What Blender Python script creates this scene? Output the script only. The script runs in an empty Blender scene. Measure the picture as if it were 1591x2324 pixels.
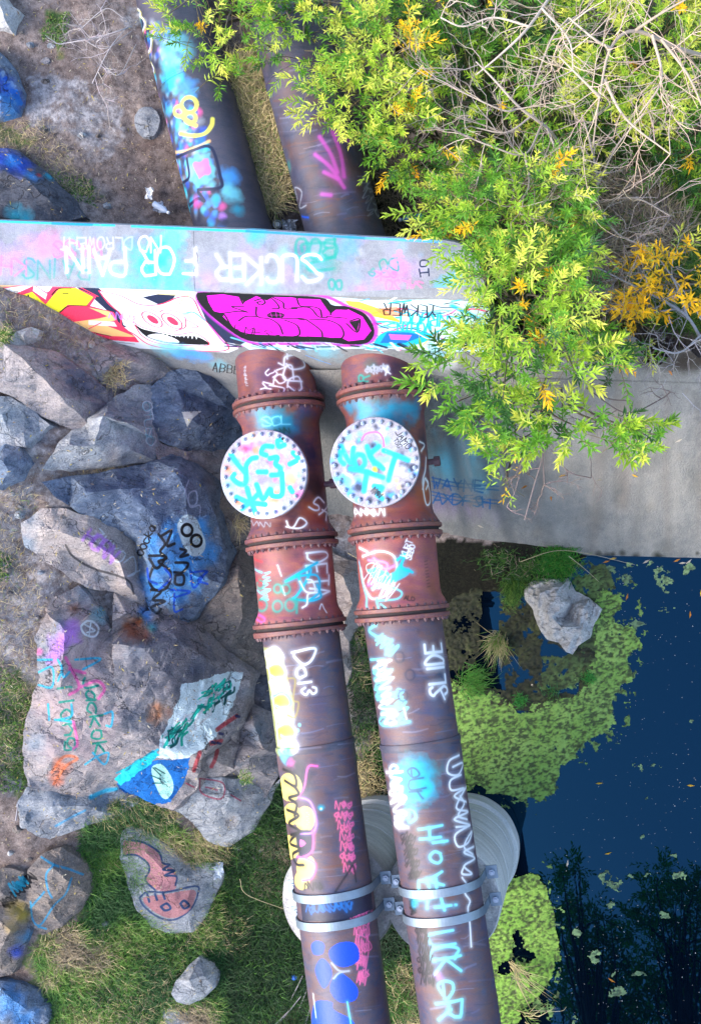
import bpy, bmesh, math, random
import numpy as np
from mathutils import Vector, Matrix, noise as mnoise
from mathutils.bvhtree import BVHTree
from mathutils.geometry import delaunay_2d_cdt
random.seed(7); rng = np.random.default_rng(7)
SC = bpy.context.scene
COL = SC.collection
PI = math.pi

# ------------------------------------------------------------------ camera, sky, sun, exposure
F, CX, CY, HC = 2711.0, 795.5, 1162.0, 17.2          # lens of the drone camera and its height over the water
NX, NY = 1330.0, 1320.0
EXPO, SKY_S, SUN_S = 1.95, 0.15, 1.15
SUN_AZ, SUN_EL, SUN_ANG = 205, 48, 28                # azimuth measured from +x, counter clockwise
_d = np.array([(NX-CX)/F, -(NY-CY)/F, -1.0]); _d /= np.linalg.norm(_d)
_wz = -_d; _wx = np.array([1., 0, 0]); _wx = _wx-_wx@_wz*_wz; _wx /= np.linalg.norm(_wx); _wy = np.cross(_wz, _wx)
M = np.array([_wx, _wy, _wz]); CAM = np.array([0, 0, HC])
cd = bpy.data.cameras.new('camera'); cam = bpy.data.objects.new('camera', cd); COL.objects.link(cam)
cd.sensor_fit = 'VERTICAL'; cd.sensor_height = 24; cd.lens = F*24/2324; cd.clip_end = 500; cd.clip_start = 0.1
mw = Matrix(M.tolist()).to_4x4(); mw.translation = Vector(CAM); cam.matrix_world = mw
SC.camera = cam
w = bpy.data.worlds.new('World'); SC.world = w; w.use_nodes = True
nt = w.node_tree; bg = nt.nodes['Background']; sky = nt.nodes.new('ShaderNodeTexSky')
sky.sky_type = 'NISHITA'; sky.sun_disc = False; sky.sun_elevation = math.radians(SUN_EL)
sky.sun_rotation = math.radians(90-SUN_AZ); sky.altitude = 100; sky.air_density = 1.0; sky.dust_density = 2.2; sky.ozone_density = 1.0
nt.links.new(sky.outputs[0], bg.inputs[0]); bg.inputs[1].default_value = SKY_S
sl = bpy.data.lights.new('sun', 'SUN'); sl.energy = SUN_S; sl.angle = math.radians(SUN_ANG); sl.color = (1, .9, .78)
so = bpy.data.objects.new('sun', sl); COL.objects.link(so)
_s = Vector((math.cos(math.radians(SUN_AZ))*math.cos(math.radians(SUN_EL)), math.sin(math.radians(SUN_AZ))*math.cos(math.radians(SUN_EL)), math.sin(math.radians(SUN_EL))))
so.rotation_euler = _s.to_track_quat('Z', 'Y').to_euler()
vs = SC.view_settings; vs.view_transform = 'Standard'; vs.look = 'None'; vs.gamma = 1; vs.exposure = EXPO; vs.use_curve_mapping = False

# ------------------------------------------------------------------ measuring: where a spot of the place lies
def rays(x, y):
    x = np.asarray(x, float); y = np.asarray(y, float)
    r = np.stack([(x-CX)/F, -(y-CY)/F, -np.ones_like(x)], -1)
    return r@M.T
def unp(x, y, z):
    r = rays(x, y); z = np.asarray(z, float)
    t = (z-HC)/r[..., 2]
    return CAM+r*t[..., None]
def V(x, y, z): return Vector(unp(x, y, z).tolist())
def plane_of(a, b, c):
    n = np.cross(b-a, c-a); n /= np.linalg.norm(n); return n, n@a
def on_plane(x, y, pl):
    r = rays(x, y); t = (pl[1]-pl[0]@CAM)/(r@pl[0]); return CAM+r*t[..., None]

# ------------------------------------------------------------------ noise in numpy
def _h(ix, iy, seed):
    n = (ix.astype(np.int64)*374761393+iy.astype(np.int64)*668265263+seed*1274126177) & 0x7fffffff
    n = ((n ^ (n >> 13))*1274126177) & 0x7fffffff
    return ((n ^ (n >> 16)) & 0xffff)/65535.0
def vn(x, y, seed=0):
    x0 = np.floor(x); y0 = np.floor(y); fx = x-x0; fy = y-y0
    fx = fx*fx*(3-2*fx); fy = fy*fy*(3-2*fy)
    a = _h(x0, y0, seed); b = _h(x0+1, y0, seed); c = _h(x0, y0+1, seed); d = _h(x0+1, y0+1, seed)
    return (a*(1-fx)+b*fx)*(1-fy)+(c*(1-fx)+d*fx)*fy
def fbm(x, y, o=4, seed=0):
    s = 0; a = .5; t = 0
    for k in range(o):
        s = s+a*vn(x*2**k+17*k, y*2**k-9*k, seed+k); t += a; a *= .5
    return s/t
def inpoly(px, py, poly):
    px = np.asarray(px, float); py = np.asarray(py, float); c = np.zeros(px.shape, bool); n = len(poly)
    for i in range(n):
        x1, y1 = poly[i][:2]; x2, y2 = poly[(i+1) % n][:2]
        if y1 == y2: continue
        m = ((y1 > py) != (y2 > py)) & (px < (x2-x1)*(py-y1)/(y2-y1)+x1); c ^= m
    return c

# ------------------------------------------------------------------ object helpers
def tag(o, label=None, cat=None, group=None, kind=None):
    if label: o['label'] = label
    if cat: o['category'] = cat
    if group: o['group'] = group
    if kind: o['kind'] = kind
    return o
def thing(name, label, cat, loc=(0, 0, 0), group=None):
    o = bpy.data.objects.new(name, None); COL.objects.link(o); o.location = loc; o.empty_display_size = .1
    return tag(o, label, cat, group)
def link(name, me, mat=None, parent=None, kind=None, loc=None):
    o = bpy.data.objects.new(name, me); COL.objects.link(o)
    if mat is not None and len(me.materials) == 0: me.materials.append(mat)
    if parent is not None:
        o.parent = parent
        pl = Vector((0, 0, 0)); p = parent
        while p: pl += p.location; p = p.parent
        if loc is None: o.location = -pl
        else: o.location = Vector(loc)-pl
    elif loc is not None: o.location = loc
    if kind: o['kind'] = kind
    return o
def smooth(me, ang=None):
    me.polygons.foreach_set('use_smooth', np.ones(len(me.polygons), bool))
    if ang: me.set_sharp_from_angle(angle=math.radians(ang))
    me.update(); return me
def mesh(verts, faces, name='m'):
    me = bpy.data.meshes.new(name); me.from_pydata([tuple(v) for v in verts], [], [tuple(f) for f in faces]); me.update(); return me
def npmesh(V_, T_, col=None, name='m'):                    # fast triangle mesh
    me = bpy.data.meshes.new(name); nv = len(V_); nf = len(T_)
    me.vertices.add(nv); me.vertices.foreach_set('co', V_.astype(np.float32).ravel())
    me.loops.add(nf*3); me.loops.foreach_set('vertex_index', T_.astype(np.int32).ravel())
    me.polygons.add(nf); me.polygons.foreach_set('loop_start', np.arange(0, nf*3, 3, dtype=np.int32))
    me.update(calc_edges=True)
    if col is not None:
        a = me.color_attributes.new('col', 'FLOAT_COLOR', 'POINT'); c = np.ones((nv, 4), np.float32); c[:, :3] = col
        a.data.foreach_set('color', c.ravel())
    me.validate(); return me
def catmull(P, n=6, closed=False):
    P = np.asarray(P, float)
    if len(P) < 3: return P
    Q = np.vstack([P[-1], P, P[0], P[1]]) if closed else np.vstack([2*P[0]-P[1], P, 2*P[-1]-P[-2]])
    out = []
    for i in range(len(Q)-3):
        p0, p1, p2, p3 = Q[i:i+4]
        for t in np.linspace(0, 1, n, endpoint=False):
            out.append(.5*((2*p1)+(p2-p0)*t+(2*p0-5*p1+4*p2-p3)*t*t+(3*p1-p0-3*p2+p3)*t**3))
    out.append(Q[-2]); return np.array(out)
def tube_arrays(P, R, seg=5):
    P = np.asarray(P, float); n = len(P); T = np.gradient(P, axis=0); T /= np.linalg.norm(T, axis=1)[:, None]+1e-9
    up = np.array([0, 0, 1.]) if abs(T[0, 2]) < .9 else np.array([1., 0, 0])
    A = np.cross(T, up); A /= np.linalg.norm(A, axis=1)[:, None]+1e-9; B = np.cross(T, A)
    th = np.arange(seg)*2*PI/seg; R = np.broadcast_to(R, (n,))
    Vv = P[:, None]+R[:, None, None]*(np.cos(th)[None, :, None]*A[:, None]+np.sin(th)[None, :, None]*B[:, None])
    Vv = Vv.reshape(-1, 3); f = []
    for i in range(n-1):
        for j in range(seg):
            a = i*seg+j; b = i*seg+(j+1) % seg; f.append((a, b, b+seg)); f.append((a, b+seg, a+seg))
    return Vv, np.array(f)
def tubes_mesh(L, seg=5, col=None):
    vs_, fs_, cs_, o = [], [], [], 0
    for k, it in enumerate(L):
        v, f = tube_arrays(it[0], it[1], seg); vs_.append(v); fs_.append(f+o); o += len(v)
        if col is not None: cs_.append(np.tile(col[k], (len(v), 1)))
    return smooth(npmesh(np.vstack(vs_), np.vstack(fs_), np.vstack(cs_) if col is not None else None))

# ------------------------------------------------------------------ paint: spray strokes laid out on a surface
SRGB = {'white': (.86, .88, .90), 'cyan': (.02, .66, .78), 'lcyan': (.40, .76, .84), 'teal': (.02, .55, .5), 'black': (.03, .03, .06), 'navy': (.04, .09, .22),
        'mag': (.88, .03, .75), 'pink': (.93, .35, .66), 'hot': (.93, .15, .4), 'yellow': (.87, .82, .12), 'cream': (.95, .87, .55), 'peach': (.95, .74, .47),
        'blue': (.03, .33, .85), 'sky': (.25, .6, .9), 'violet': (.75, .5, .88), 'red': (.75, .2, .22), 'orange': (.95, .5, .3), 'green': (.1, .6, .45), 'grey': (.6, .63, .68), 'lil': (.72, .66, .82)}
class Canvas:
    def __init__(s, w, h, fmap, k):
        s.w, s.h, s.f, s.k = int(w), int(h), fmap, k; s.a = np.zeros((s.h, s.w, 4), np.float32)   # k: pixels per D unit
    def _over(s, x0, y0, al, col):
        h, w = al.shape; R = s.a[y0:y0+h, x0:x0+w]; A = R[..., 3]; o = al+A*(1-al); c = np.array(SRGB.get(col, col), np.float32) if isinstance(col, str) else np.array(col, np.float32)
        m = o > 1e-5; oo = np.where(m, o, 1)
        R[..., :3] = np.where(m[..., None], (c*al[..., None]+R[..., :3]*(A*(1-al))[..., None])/oo[..., None], c); R[..., 3] = o
    def _win(s, P, r):
        x0 = max(0, int(P[:, 0].min()-r)); x1 = min(s.w, int(P[:, 0].max()+r)+2); y0 = max(0, int(P[:, 1].min()-r)); y1 = min(s.h, int(P[:, 1].max()+r)+2)
        return x0, x1, y0, y1
    def stroke(s, pts, wd, col, a=1, soft=.3, sm=True, closed=False, raw=False):
        if getattr(s, 'halo', 0) and a > .3: s.halo = 0; s.stroke(pts, wd*2.6, col, a*.28, .9, sm, closed, raw); s.halo = 1; soft = max(soft, .42); a *= .95
        P = catmull(pts, 5, closed) if (sm and len(pts) > 2) else np.array(list(pts)+([pts[0]] if closed else []), float)
        P = P if raw else s.f(P); r = max(wd*s.k/2, .6); R = r*(1+soft)+1
        x0, x1, y0, y1 = s._win(P, R)
        if x1-x0 < 1 or y1-y0 < 1: return
        D = np.full((y1-y0, x1-x0), 1e9, np.float32)
        for p, q in zip(P[:-1], P[1:]):
            a0, a1, b0, b1 = s._win(np.array([p, q]), R)
            if a1 <= a0 or b1 <= b0: continue
            X, Y = np.meshgrid(np.arange(a0, a1)+.5, np.arange(b0, b1)+.5); d = q-p; L = d@d+1e-9
            t = np.clip(((X-p[0])*d[0]+(Y-p[1])*d[1])/L, 0, 1); dd = np.hypot(X-p[0]-t*d[0], Y-p[1]-t*d[1])
            W = D[b0-y0:b1-y0, a0-x0:a1-x0]; np.minimum(W, dd, out=W)
        e = max(r*soft*2, 1.0); al = np.clip((r+e/2-D)/e, 0, 1); s._over(x0, y0, (al*al*(3-2*al)*a).astype(np.float32), col)
    def fill(s, pts, col, a=1, soft=1.5, sm=False, rough=0):
        P = catmull(pts, 5, True) if sm else np.array(list(pts)+[pts[0]], float)
        if not sm:                                            # densify so that it follows a curved surface
            P = np.vstack([np.linspace(P[i], P[i+1], 5)[:-1] for i in range(len(P)-1)])
        P = s.f(P); e = max(soft*s.k, 1); x0, x1, y0, y1 = s._win(P, e+2)
        if x1-x0 < 1 or y1-y0 < 1: return
        X, Y = np.meshgrid(np.arange(x0, x1)+.5, np.arange(y0, y1)+.5)
        if rough: X = X+(fbm(X*.08, Y*.08, 3, 5)-.5)*rough*s.k*2; Y = Y+(fbm(X*.08+50, Y*.08, 3, 6)-.5)*rough*s.k*2
        m = inpoly(X, Y, P).astype(np.float32); n = int(e)
        if n > 1:
            c = np.ones(n)/n
            for _ in range(2):
                m = np.apply_along_axis(lambda v: np.convolve(v, c, 'same'), 0, m); m = np.apply_along_axis(lambda v: np.convolve(v, c, 'same'), 1, m)
        s._over(x0, y0, (m*a).astype(np.float32), col)
    def spray(s, x, y, r, col, a=.7):
        P = s.f(np.array([[x, y]], float)); R = r*s.k; x0, x1, y0, y1 = s._win(P, R*1.6)
        if x1-x0 < 1 or y1-y0 < 1: return
        X, Y = np.meshgrid(np.arange(x0, x1)+.5, np.arange(y0, y1)+.5); d = np.hypot(X-P[0, 0], Y-P[0, 1])/R
        d = d+(fbm(X*.06, Y*.06, 4, int(x+y))-.5)*1.1
        s._over(x0, y0, (np.clip(1.25-d, 0, 1)*a).astype(np.float32), col)
    def text(s, t, x, y, d, h, wd, col, a=1, adv=.8, soft=.3, jit=.075, cw=.62, halo=None):
        d = np.array(d, float); d /= np.linalg.norm(d); u = np.array([d[1], -d[0]]); rs = random.Random(t+str(x))
        p = np.array([x, y], float)
        for ch in t:
            if ch != ' ':
                for st in FONT[ch].split('/'):
                    Q = [p+d*((int(c[0])/4+rs.uniform(-jit, jit))*h*cw)+u*((int(c[1])/6+rs.uniform(-jit, jit))*h) for c in st.split()]
                    if halo: s.stroke(Q, wd*2.4, halo, a*.8, .6, sm=False)
                    s.stroke(Q, wd, col, a, soft, sm=ch in 'CDGJOPQSU0235689oesacdbg', )
            p = p+d*h*adv*(1 if ch != 'I' else .7)
    def squig(s, p, q, h, wd, col, a=1, n=8, seed=0, lay=1):     # an unreadable hand style
        p = np.array(p, float); q = np.array(q, float); d = q-p; L = np.linalg.norm(d); d /= L; u = np.array([d[1], -d[0]]); rs = random.Random(seed)
        for l in range(lay):
            pts = []; t = 0
            for i in range(n):
                k = rs.random()
                pts.append(p+d*(t+rs.uniform(-.02, .05)*L)+u*h*rs.uniform(-.5, -.2)); pts.append(p+d*(t+rs.uniform(-.05, .08)*L)+u*h*rs.uniform(.2, .5))
                if k < .45: c = p+d*t+u*h*rs.uniform(-.2, .2); r = h*.2; pts += [c+d*r, c-u*r, c-d*r, c+u*r]
                t += L/n
            for i in range(0, len(pts), 9): 
                if len(pts[i:i+11]) > 2: s.stroke(pts[i:i+11], wd*rs.uniform(.8, 1.2), col, a, .3)
    def image(s, name):
        im = bpy.data.images.new(name, s.w, s.h, alpha=True); im.alpha_mode = 'STRAIGHT' if hasattr(im, 'alpha_mode') else im.alpha_mode
        im.pixels.foreach_set(np.clip(s.a, 0, 1).ravel()); im.update(); im.pack(); return im
FONT = {'A': '00 26 40/12 32', 'B': '00 06 36 45 44 33 03/33 42 41 30 00', 'C': '45 36 16 04 02 10 30 41', 'D': '00 06 26 44 42 20 00', 'E': '46 06 00 40/03 33', 'F': '46 06 00/03 33',
        'G': '45 36 16 04 02 10 30 42 22', 'H': '00 06/40 46/03 43', 'I': '20 26', 'J': '46 41 30 10 01', 'K': '00 06/46 03 40', 'L': '06 00 40', 'M': '00 06 23 46 40', 'N': '00 06 40 46',
        'O': '16 04 02 10 30 42 44 36 16', 'P': '00 06 36 45 44 33 03', 'Q': '16 04 02 10 30 42 44 36 16/22 40', 'R': '00 06 36 45 44 33 03/23 40', 'S': '45 36 16 05 14 32 41 30 10 01',
        'T': '06 46/26 20', 'U': '06 01 10 30 41 46', 'V': '06 20 46', 'W': '06 10 24 30 46', 'X': '00 46/06 40', 'Y': '06 23 46/23 20', 'Z': '06 46 00 40', '8': '23 14 15 26 35 34 23 12 11 20 31 32 23',
        '3': '05 16 36 44 23 42 30 10 01', '1': '15 26 20', '9': '33 13 04 16 36 44 42 20', '5': '46 06 03 33 42 30 00', '2': '05 16 36 44 00 40', 'o': '14 02 10 30 42 34 14', 'l': '26 20', 'i': '24 20/26 25',
        'e': '02 42 34 14 02 10 31', 'v': '04 20 44', 'k': '00 06/44 02 40', 'a': '43 24 02 10 31 44 40', 'c': '43 24 03 01 20 41', 'n': '00 04/02 24 43 40', 'g': '44 14 02 21 43 44 40 10', 'r': '00 04/03 24 34', '*': '03 43/21 25/11 35', '?': '05 36 43 22/20 21'}

# ------------------------------------------------------------------ materials
def newmat(name):
    m = bpy.data.materials.new(name); m.use_nodes = True; nt = m.node_tree; return m, nt, nt.nodes['Principled BSDF']
def N(nt, t, **k):
    n = nt.nodes.new(t)
    for a, b in k.items(): setattr(n, a, b)
    return n
def mixc(nt, fac, a, b, mode='MIX'):
    n = N(nt, 'ShaderNodeMix', data_type='RGBA', blend_type=mode)
    for s, v in ((n.inputs[0], fac), (n.inputs[6], a), (n.inputs[7], b)):
        if hasattr(v, 'is_linked'): nt.links.new(v, s)
        elif isinstance(v, (int, float)): s.default_value = v
        else: s.default_value = (*v, 1)
    return n.outputs[2]
def noi(nt, vec, scale, det=6, rough=.6, dist=0):
    n = N(nt, 'ShaderNodeTexNoise'); n.inputs['Scale'].default_value = scale; n.inputs['Detail'].default_value = det; n.inputs['Roughness'].default_value = rough; n.inputs['Distortion'].default_value = dist
    nt.links.new(vec, n.inputs['Vector']); return n.outputs[0]
def ramp(nt, f, lo, hi):
    n = N(nt, 'ShaderNodeMapRange'); n.inputs[1].default_value = lo; n.inputs[2].default_value = hi; nt.links.new(f, n.inputs[0]); return n.outputs[0]
def mul(nt, a, b):
    n = N(nt, 'ShaderNodeMath', operation='MULTIPLY')
    for s, v in ((n.inputs[0], a), (n.inputs[1], b)):
        if hasattr(v, 'is_linked'): nt.links.new(v, s)
        else: s.default_value = v
    return n.outputs[0]
def stretch(nt, vec, sc, rot=(0, 0, 0)):
    n = N(nt, 'ShaderNodeMapping'); n.inputs['Scale'].default_value = sc; n.inputs['Rotation'].default_value = rot; nt.links.new(vec, n.inputs[0]); return n.outputs[0]
def surf(name, c1, c2, c3=None, s1=2, s2=9, rough=.8, bump=.3, bs=40, spots=None, grain=.35, st=(1, 1, 1), rot=(0, 0, 0), canvas=None, planar=None, wear=.35, spec=.4, prough=None, speck=None, shear=None, cracks=False):
    m, nt, b = newmat(name); g = N(nt, 'ShaderNodeNewGeometry').outputs['Position']; v = stretch(nt, g, st, rot)
    n1 = ramp(nt, noi(nt, v, s1, 5, .6, .6), .36, .64); n2 = ramp(nt, noi(nt, v, s2, 8, .7, .3), .35, .65)
    c = mixc(nt, n1, c1, c2)
    if c3 is not None: c = mixc(nt, mul(nt, n2, .65), c, c3)
    n3 = noi(nt, g, bs*1.7, 4, .75)
    c = mixc(nt, grain, c, mixc(nt, ramp(nt, n3, .3, .7), (.15, .15, .15), (1, 1, 1)), 'OVERLAY')
    if spots: c = mixc(nt, ramp(nt, noi(nt, g, spots[0], 6, .6), spots[2], spots[2]+.06), c, spots[1])
    if speck: c = mixc(nt, ramp(nt, noi(nt, g, speck[0], 3, .5), speck[2], speck[2]+.04), c, speck[1])
    b.inputs['Roughness'].default_value = rough; b.inputs['Specular IOR Level'].default_value = spec
    if canvas is not None:
        im = N(nt, 'ShaderNodeTexImage', extension='CLIP', interpolation='Linear'); im.name = 'paint'
        if planar:
            x0, y0, dx, dy = planar; mp = N(nt, 'ShaderNodeMapping', vector_type='TEXTURE'); mp.inputs['Location'].default_value = (x0, y0, 0); mp.inputs['Scale'].default_value = (dx, dy, 1)
            gg = g
            if shear:
                dx_ = N(nt, 'ShaderNodeVectorMath', operation='DOT_PRODUCT'); dx_.inputs[1].default_value = (1, 0, -shear[0]); nt.links.new(g, dx_.inputs[0])
                dy_ = N(nt, 'ShaderNodeVectorMath', operation='DOT_PRODUCT'); dy_.inputs[1].default_value = (0, 1, -shear[1]); nt.links.new(g, dy_.inputs[0])
                cb = N(nt, 'ShaderNodeCombineXYZ'); nt.links.new(dx_.outputs['Value'], cb.inputs[0]); nt.links.new(dy_.outputs['Value'], cb.inputs[1]); gg = cb.outputs[0]
            nt.links.new(gg, mp.inputs[0]); nt.links.new(mp.outputs[0], im.inputs[0])
        else:
            nt.links.new(N(nt, 'ShaderNodeUVMap').outputs[0], im.inputs[0])
        wv = ramp(nt, noi(nt, g, 22, 8, .72), wear, wear+.12)
        fac = mul(nt, im.outputs[1], wv); c = mixc(nt, fac, c, im.outputs[0])
        canvas.setdefault('nodes', []).append(im)
        if prough:
            r = N(nt, 'ShaderNodeMix', data_type='FLOAT'); nt.links.new(fac, r.inputs[0]); r.inputs[2].default_value = rough; r.inputs[3].default_value = prough; nt.links.new(r.outputs[0], b.inputs['Roughness'])
    hgt = noi(nt, v, bs, 8, .7)
    if cracks:
        wv_ = N(nt, 'ShaderNodeVectorMath', operation='ADD'); ns = N(nt, 'ShaderNodeTexNoise'); ns.inputs['Scale'].default_value = 3; ns.inputs['Detail'].default_value = 6; nt.links.new(g, ns.inputs['Vector']); nt.links.new(v, wv_.inputs[0]); nt.links.new(ns.outputs[1], wv_.inputs[1])
        vo = N(nt, 'ShaderNodeTexVoronoi', feature='DISTANCE_TO_EDGE'); vo.inputs['Scale'].default_value = 1.5; nt.links.new(wv_.outputs[0], vo.inputs['Vector']); ck = ramp(nt, vo.outputs['Distance'], .004, .022)
        c = mixc(nt, mul(nt, mul(nt, N1(nt, ck), .75), ramp(nt, noi(nt, g, 1.3, 3), .45, .6)), c, (.02, .018, .02)); hgt2 = noi(nt, stretch(nt, g, (1.2, 5, 3), (0, 0, .6)), 5, 10, .8)
        ad = N(nt, 'ShaderNodeMath', operation='ADD'); nt.links.new(mul(nt, hgt, .4), ad.inputs[0]); nt.links.new(hgt2, ad.inputs[1]); ad2 = N(nt, 'ShaderNodeMath', operation='ADD'); nt.links.new(ad.outputs[0], ad2.inputs[0]); nt.links.new(mul(nt, ck, .5), ad2.inputs[1]); hgt = ad2.outputs[0]
    nt.links.new(c, b.inputs['Base Color'])
    bp = N(nt, 'ShaderNodeBump'); bp.inputs['Strength'].default_value = bump; bp.inputs['Distance'].default_value = .10 if cracks else .03
    nt.links.new(hgt, bp.inputs['Height']); nt.links.new(bp.outputs[0], b.inputs['Normal']); return m
def N1(nt, a):
    n = N(nt, 'ShaderNodeMath', operation='SUBTRACT'); n.inputs[0].default_value = 1; nt.links.new(a, n.inputs[1]); return n.outputs[0]
def plain(name, c, rough=.6, metal=0, bump=0):
    return surf(name, c, tuple(x*.75 for x in c), None, 8, 20, rough, bump or .1, 60, grain=.25) if not metal else _met(name, c, rough)
def _met(name, c, rough):
    m, nt, b = newmat(name); g = N(nt, 'ShaderNodeNewGeometry').outputs['Position']
    nt.links.new(mixc(nt, noi(nt, g, 14, 6, .7), c, tuple(x*.55 for x in c)), b.inputs['Base Color']); b.inputs['Metallic'].default_value = .7; b.inputs['Roughness'].default_value = rough; return m
def leafmat(name, tr=.35, rough=.5):
    m, nt, b = newmat(name); a = N(nt, 'ShaderNodeAttribute', attribute_name='col'); g = N(nt, 'ShaderNodeNewGeometry').outputs['Position']
    c = mixc(nt, mul(nt, noi(nt, g, 60, 3), .5), a.outputs[0], (.02, .03, .01)); nt.links.new(c, b.inputs['Base Color']); b.inputs['Roughness'].default_value = rough; b.inputs['Specular IOR Level'].default_value = .35
    t = N(nt, 'ShaderNodeBsdfTranslucent'); nt.links.new(a.outputs[0], t.inputs[0]); mx = N(nt, 'ShaderNodeMixShader'); mx.inputs[0].default_value = tr
    nt.links.new(b.outputs[0], mx.inputs[1]); nt.links.new(t.outputs[0], mx.inputs[2]); nt.links.new(mx.outputs[0], nt.nodes['Material Output'].inputs[0]); return m
LEAF = leafmat('leaf'); GRASS = leafmat('grass_blade', .25, .6); TWIG = leafmat('twig_bark', .0, .8)

# ------------------------------------------------------------------ ground as one sheet
ZT = 5.0                                                       # top of the concrete wall
CTRL = [(0,-100,4.3),(0,0,4.2),(150,100,3.95),(0,250,4.0),(150,300,3.75),(300,300,3.4),(0,430,4.0),(250,450,3.4),(400,480,3.05),(330,100,3.5),(560,200,3.1),(650,450,2.95),(640,300,3.0),(480,40,3.2),
 (800,100,2.9),(900,470,2.75),(1000,520,2.7),(1100,300,2.7),(1200,0,3),(1500,0,3.1),(1500,400,2.9),(1590,200,3.1),(1300,560,2.8),(1400,650,2.9),(1500,735,3.2),(1590,740,3.2),(1200,700,3.0),
 (0,660,4.93),(150,730,4.35),(300,790,3.75),(480,870,2.95),(0,800,4.75),(0,1000,4.5),(0,1200,4.3),(0,1500,3.9),(0,1800,3.3),(0,2050,2.6),(0,2300,2.1),(0,2500,1.8),(200,860,4.05),(200,1100,3.85),(200,1400,3.3),(150,1700,2.9),
 (200,1900,2.2),(200,2200,1.7),(300,2320,1.3),(350,1000,3.2),(450,950,2.7),(430,1100,2.6),(480,1300,2.1),(540,1000,2.1),(560,1250,1.7),(650,1000,1.6),(600,1500,1.3),(620,1700,.9),(500,1750,1.6),(550,1850,.9),(500,2000,.6),
 (600,2100,.4),(440,2200,.9),(550,2320,.5),(700,1900,.25),(700,2300,.3),(850,1700,.12),(850,1500,.3),(800,1350,.6),(780,1150,.9),(850,2200,.12),(900,2100,.06),(850,1900,.05),(950,2300,.02),(960,1600,.0),(1050,1400,-.05),(1030,1280,.12),
 (1120,1350,-.04),(1200,1500,-.06),(1150,1265,.2),(1260,1268,.12),(1010,1230,.4),(1400,1350,-.3),(1300,1500,-.1),(1250,1700,-.4),(1400,1600,-.8),(1591,1300,-.9),(1500,2000,-1.2),(1100,1900,-.6),(1150,2100,-.4),(1300,2300,-1.2),
 (1591,2400,-1.2),(1100,2400,-.3),(1200,950,1.4),(1400,950,1.4),(1300,1100,.4),(1591,1000,1.1),(1591,1200,-.2),(1000,950,1.5),(950,1150,.4),(700,1150,.8)]
_c = np.array(CTRL, float); _P = unp(_c[:, 0], _c[:, 1], _c[:, 2]); _xy = _P[:, :2]; _n = len(_c)
_K = np.hypot(_xy[:, None, 0]-_xy[None, :, 0], _xy[:, None, 1]-_xy[None, :, 1])
_A = np.block([[_K-np.eye(_n)*.02*-1, np.ones((_n, 1))], [np.ones((1, _n)), np.zeros((1, 1))]]); _w = np.linalg.solve(_A, np.append(_c[:, 2], 0))
XL, XH, YL, YH = -8.6, 2.6, -7.2, 9.0
def zg(x, y):
    x = np.asarray(x, float); y = np.asarray(y, float); xc = np.clip(x, XL, XH); yc = np.clip(y, YL, YH)
    out = np.full(np.broadcast(x, y).shape, _w[-1])
    for i in range(_n): out = out+_w[i]*np.hypot(xc-_xy[i, 0], yc-_xy[i, 1])
    return out
def vlin(x, y, seed):
    x0 = np.floor(x); y0 = np.floor(y); fx = x-x0; fy = y-y0; a = _h(x0, y0, seed); b = _h(x0+1, y0, seed); c = _h(x0, y0+1, seed); d = _h(x0+1, y0+1, seed)
    return np.where(fx+fy < 1, a+(b-a)*fx+(c-a)*fy, d+(c-d)*(1-fx)+(b-d)*(1-fy))
def ztot(x, y):
    z = zg(x, y); rk = np.clip((-3.3-x)/.6, 0, 1)*np.clip((y+3.2)/.8, 0, 1)*np.clip((3.6-y)/.4, 0, 1)*np.clip((x+7.4)/.8, .25, 1)
    u = x*.8+y*.6; v = y*.8-x*.6; z = z+rk*((vlin(u*1.7, v*2.6, 77)-.5)*.34+(vlin(u*5, v*7.5, 78)-.5)*.13); am = np.clip(.25+z*.35, .35, 1)
    return z+((fbm(x*1.3, y*1.3, 4, 3)-.5)*.22+(fbm(x*6, y*6, 4, 9)-.5)*.10+(fbm(x*22, y*22, 2, 12)-.5)*.03)*am
def gD(x, y):                                                  # the ground under a spot of the place
    z = np.ones(np.shape(x))*1.5
    for _ in range(9): P = unp(x, y, z); z = z*.35+.65*ztot(P[..., 0], P[..., 1])
    P = unp(x, y, z); return P
gx = np.concatenate([np.linspace(-60, -9.2, 14), np.arange(-8.6, 2.6, .04), np.linspace(3.2, 60, 14)])
gy = np.concatenate([np.linspace(-60, -7.8, 14), np.arange(-7.2, 9, .045), np.linspace(9.6, 60, 14)])
GX, GY = np.meshgrid(gx, gy); GZ = ztot(GX, GY); nx, ny = len(gx), len(gy)
gv = np.stack([GX, GY, GZ], -1).reshape(-1, 3); I = np.arange((ny-1)*nx).reshape(ny-1, nx)[:, :-1].ravel()
gf = np.vstack([np.stack([I, I+1, I+nx+1], 1), np.stack([I, I+nx+1, I+nx], 1)])
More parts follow.
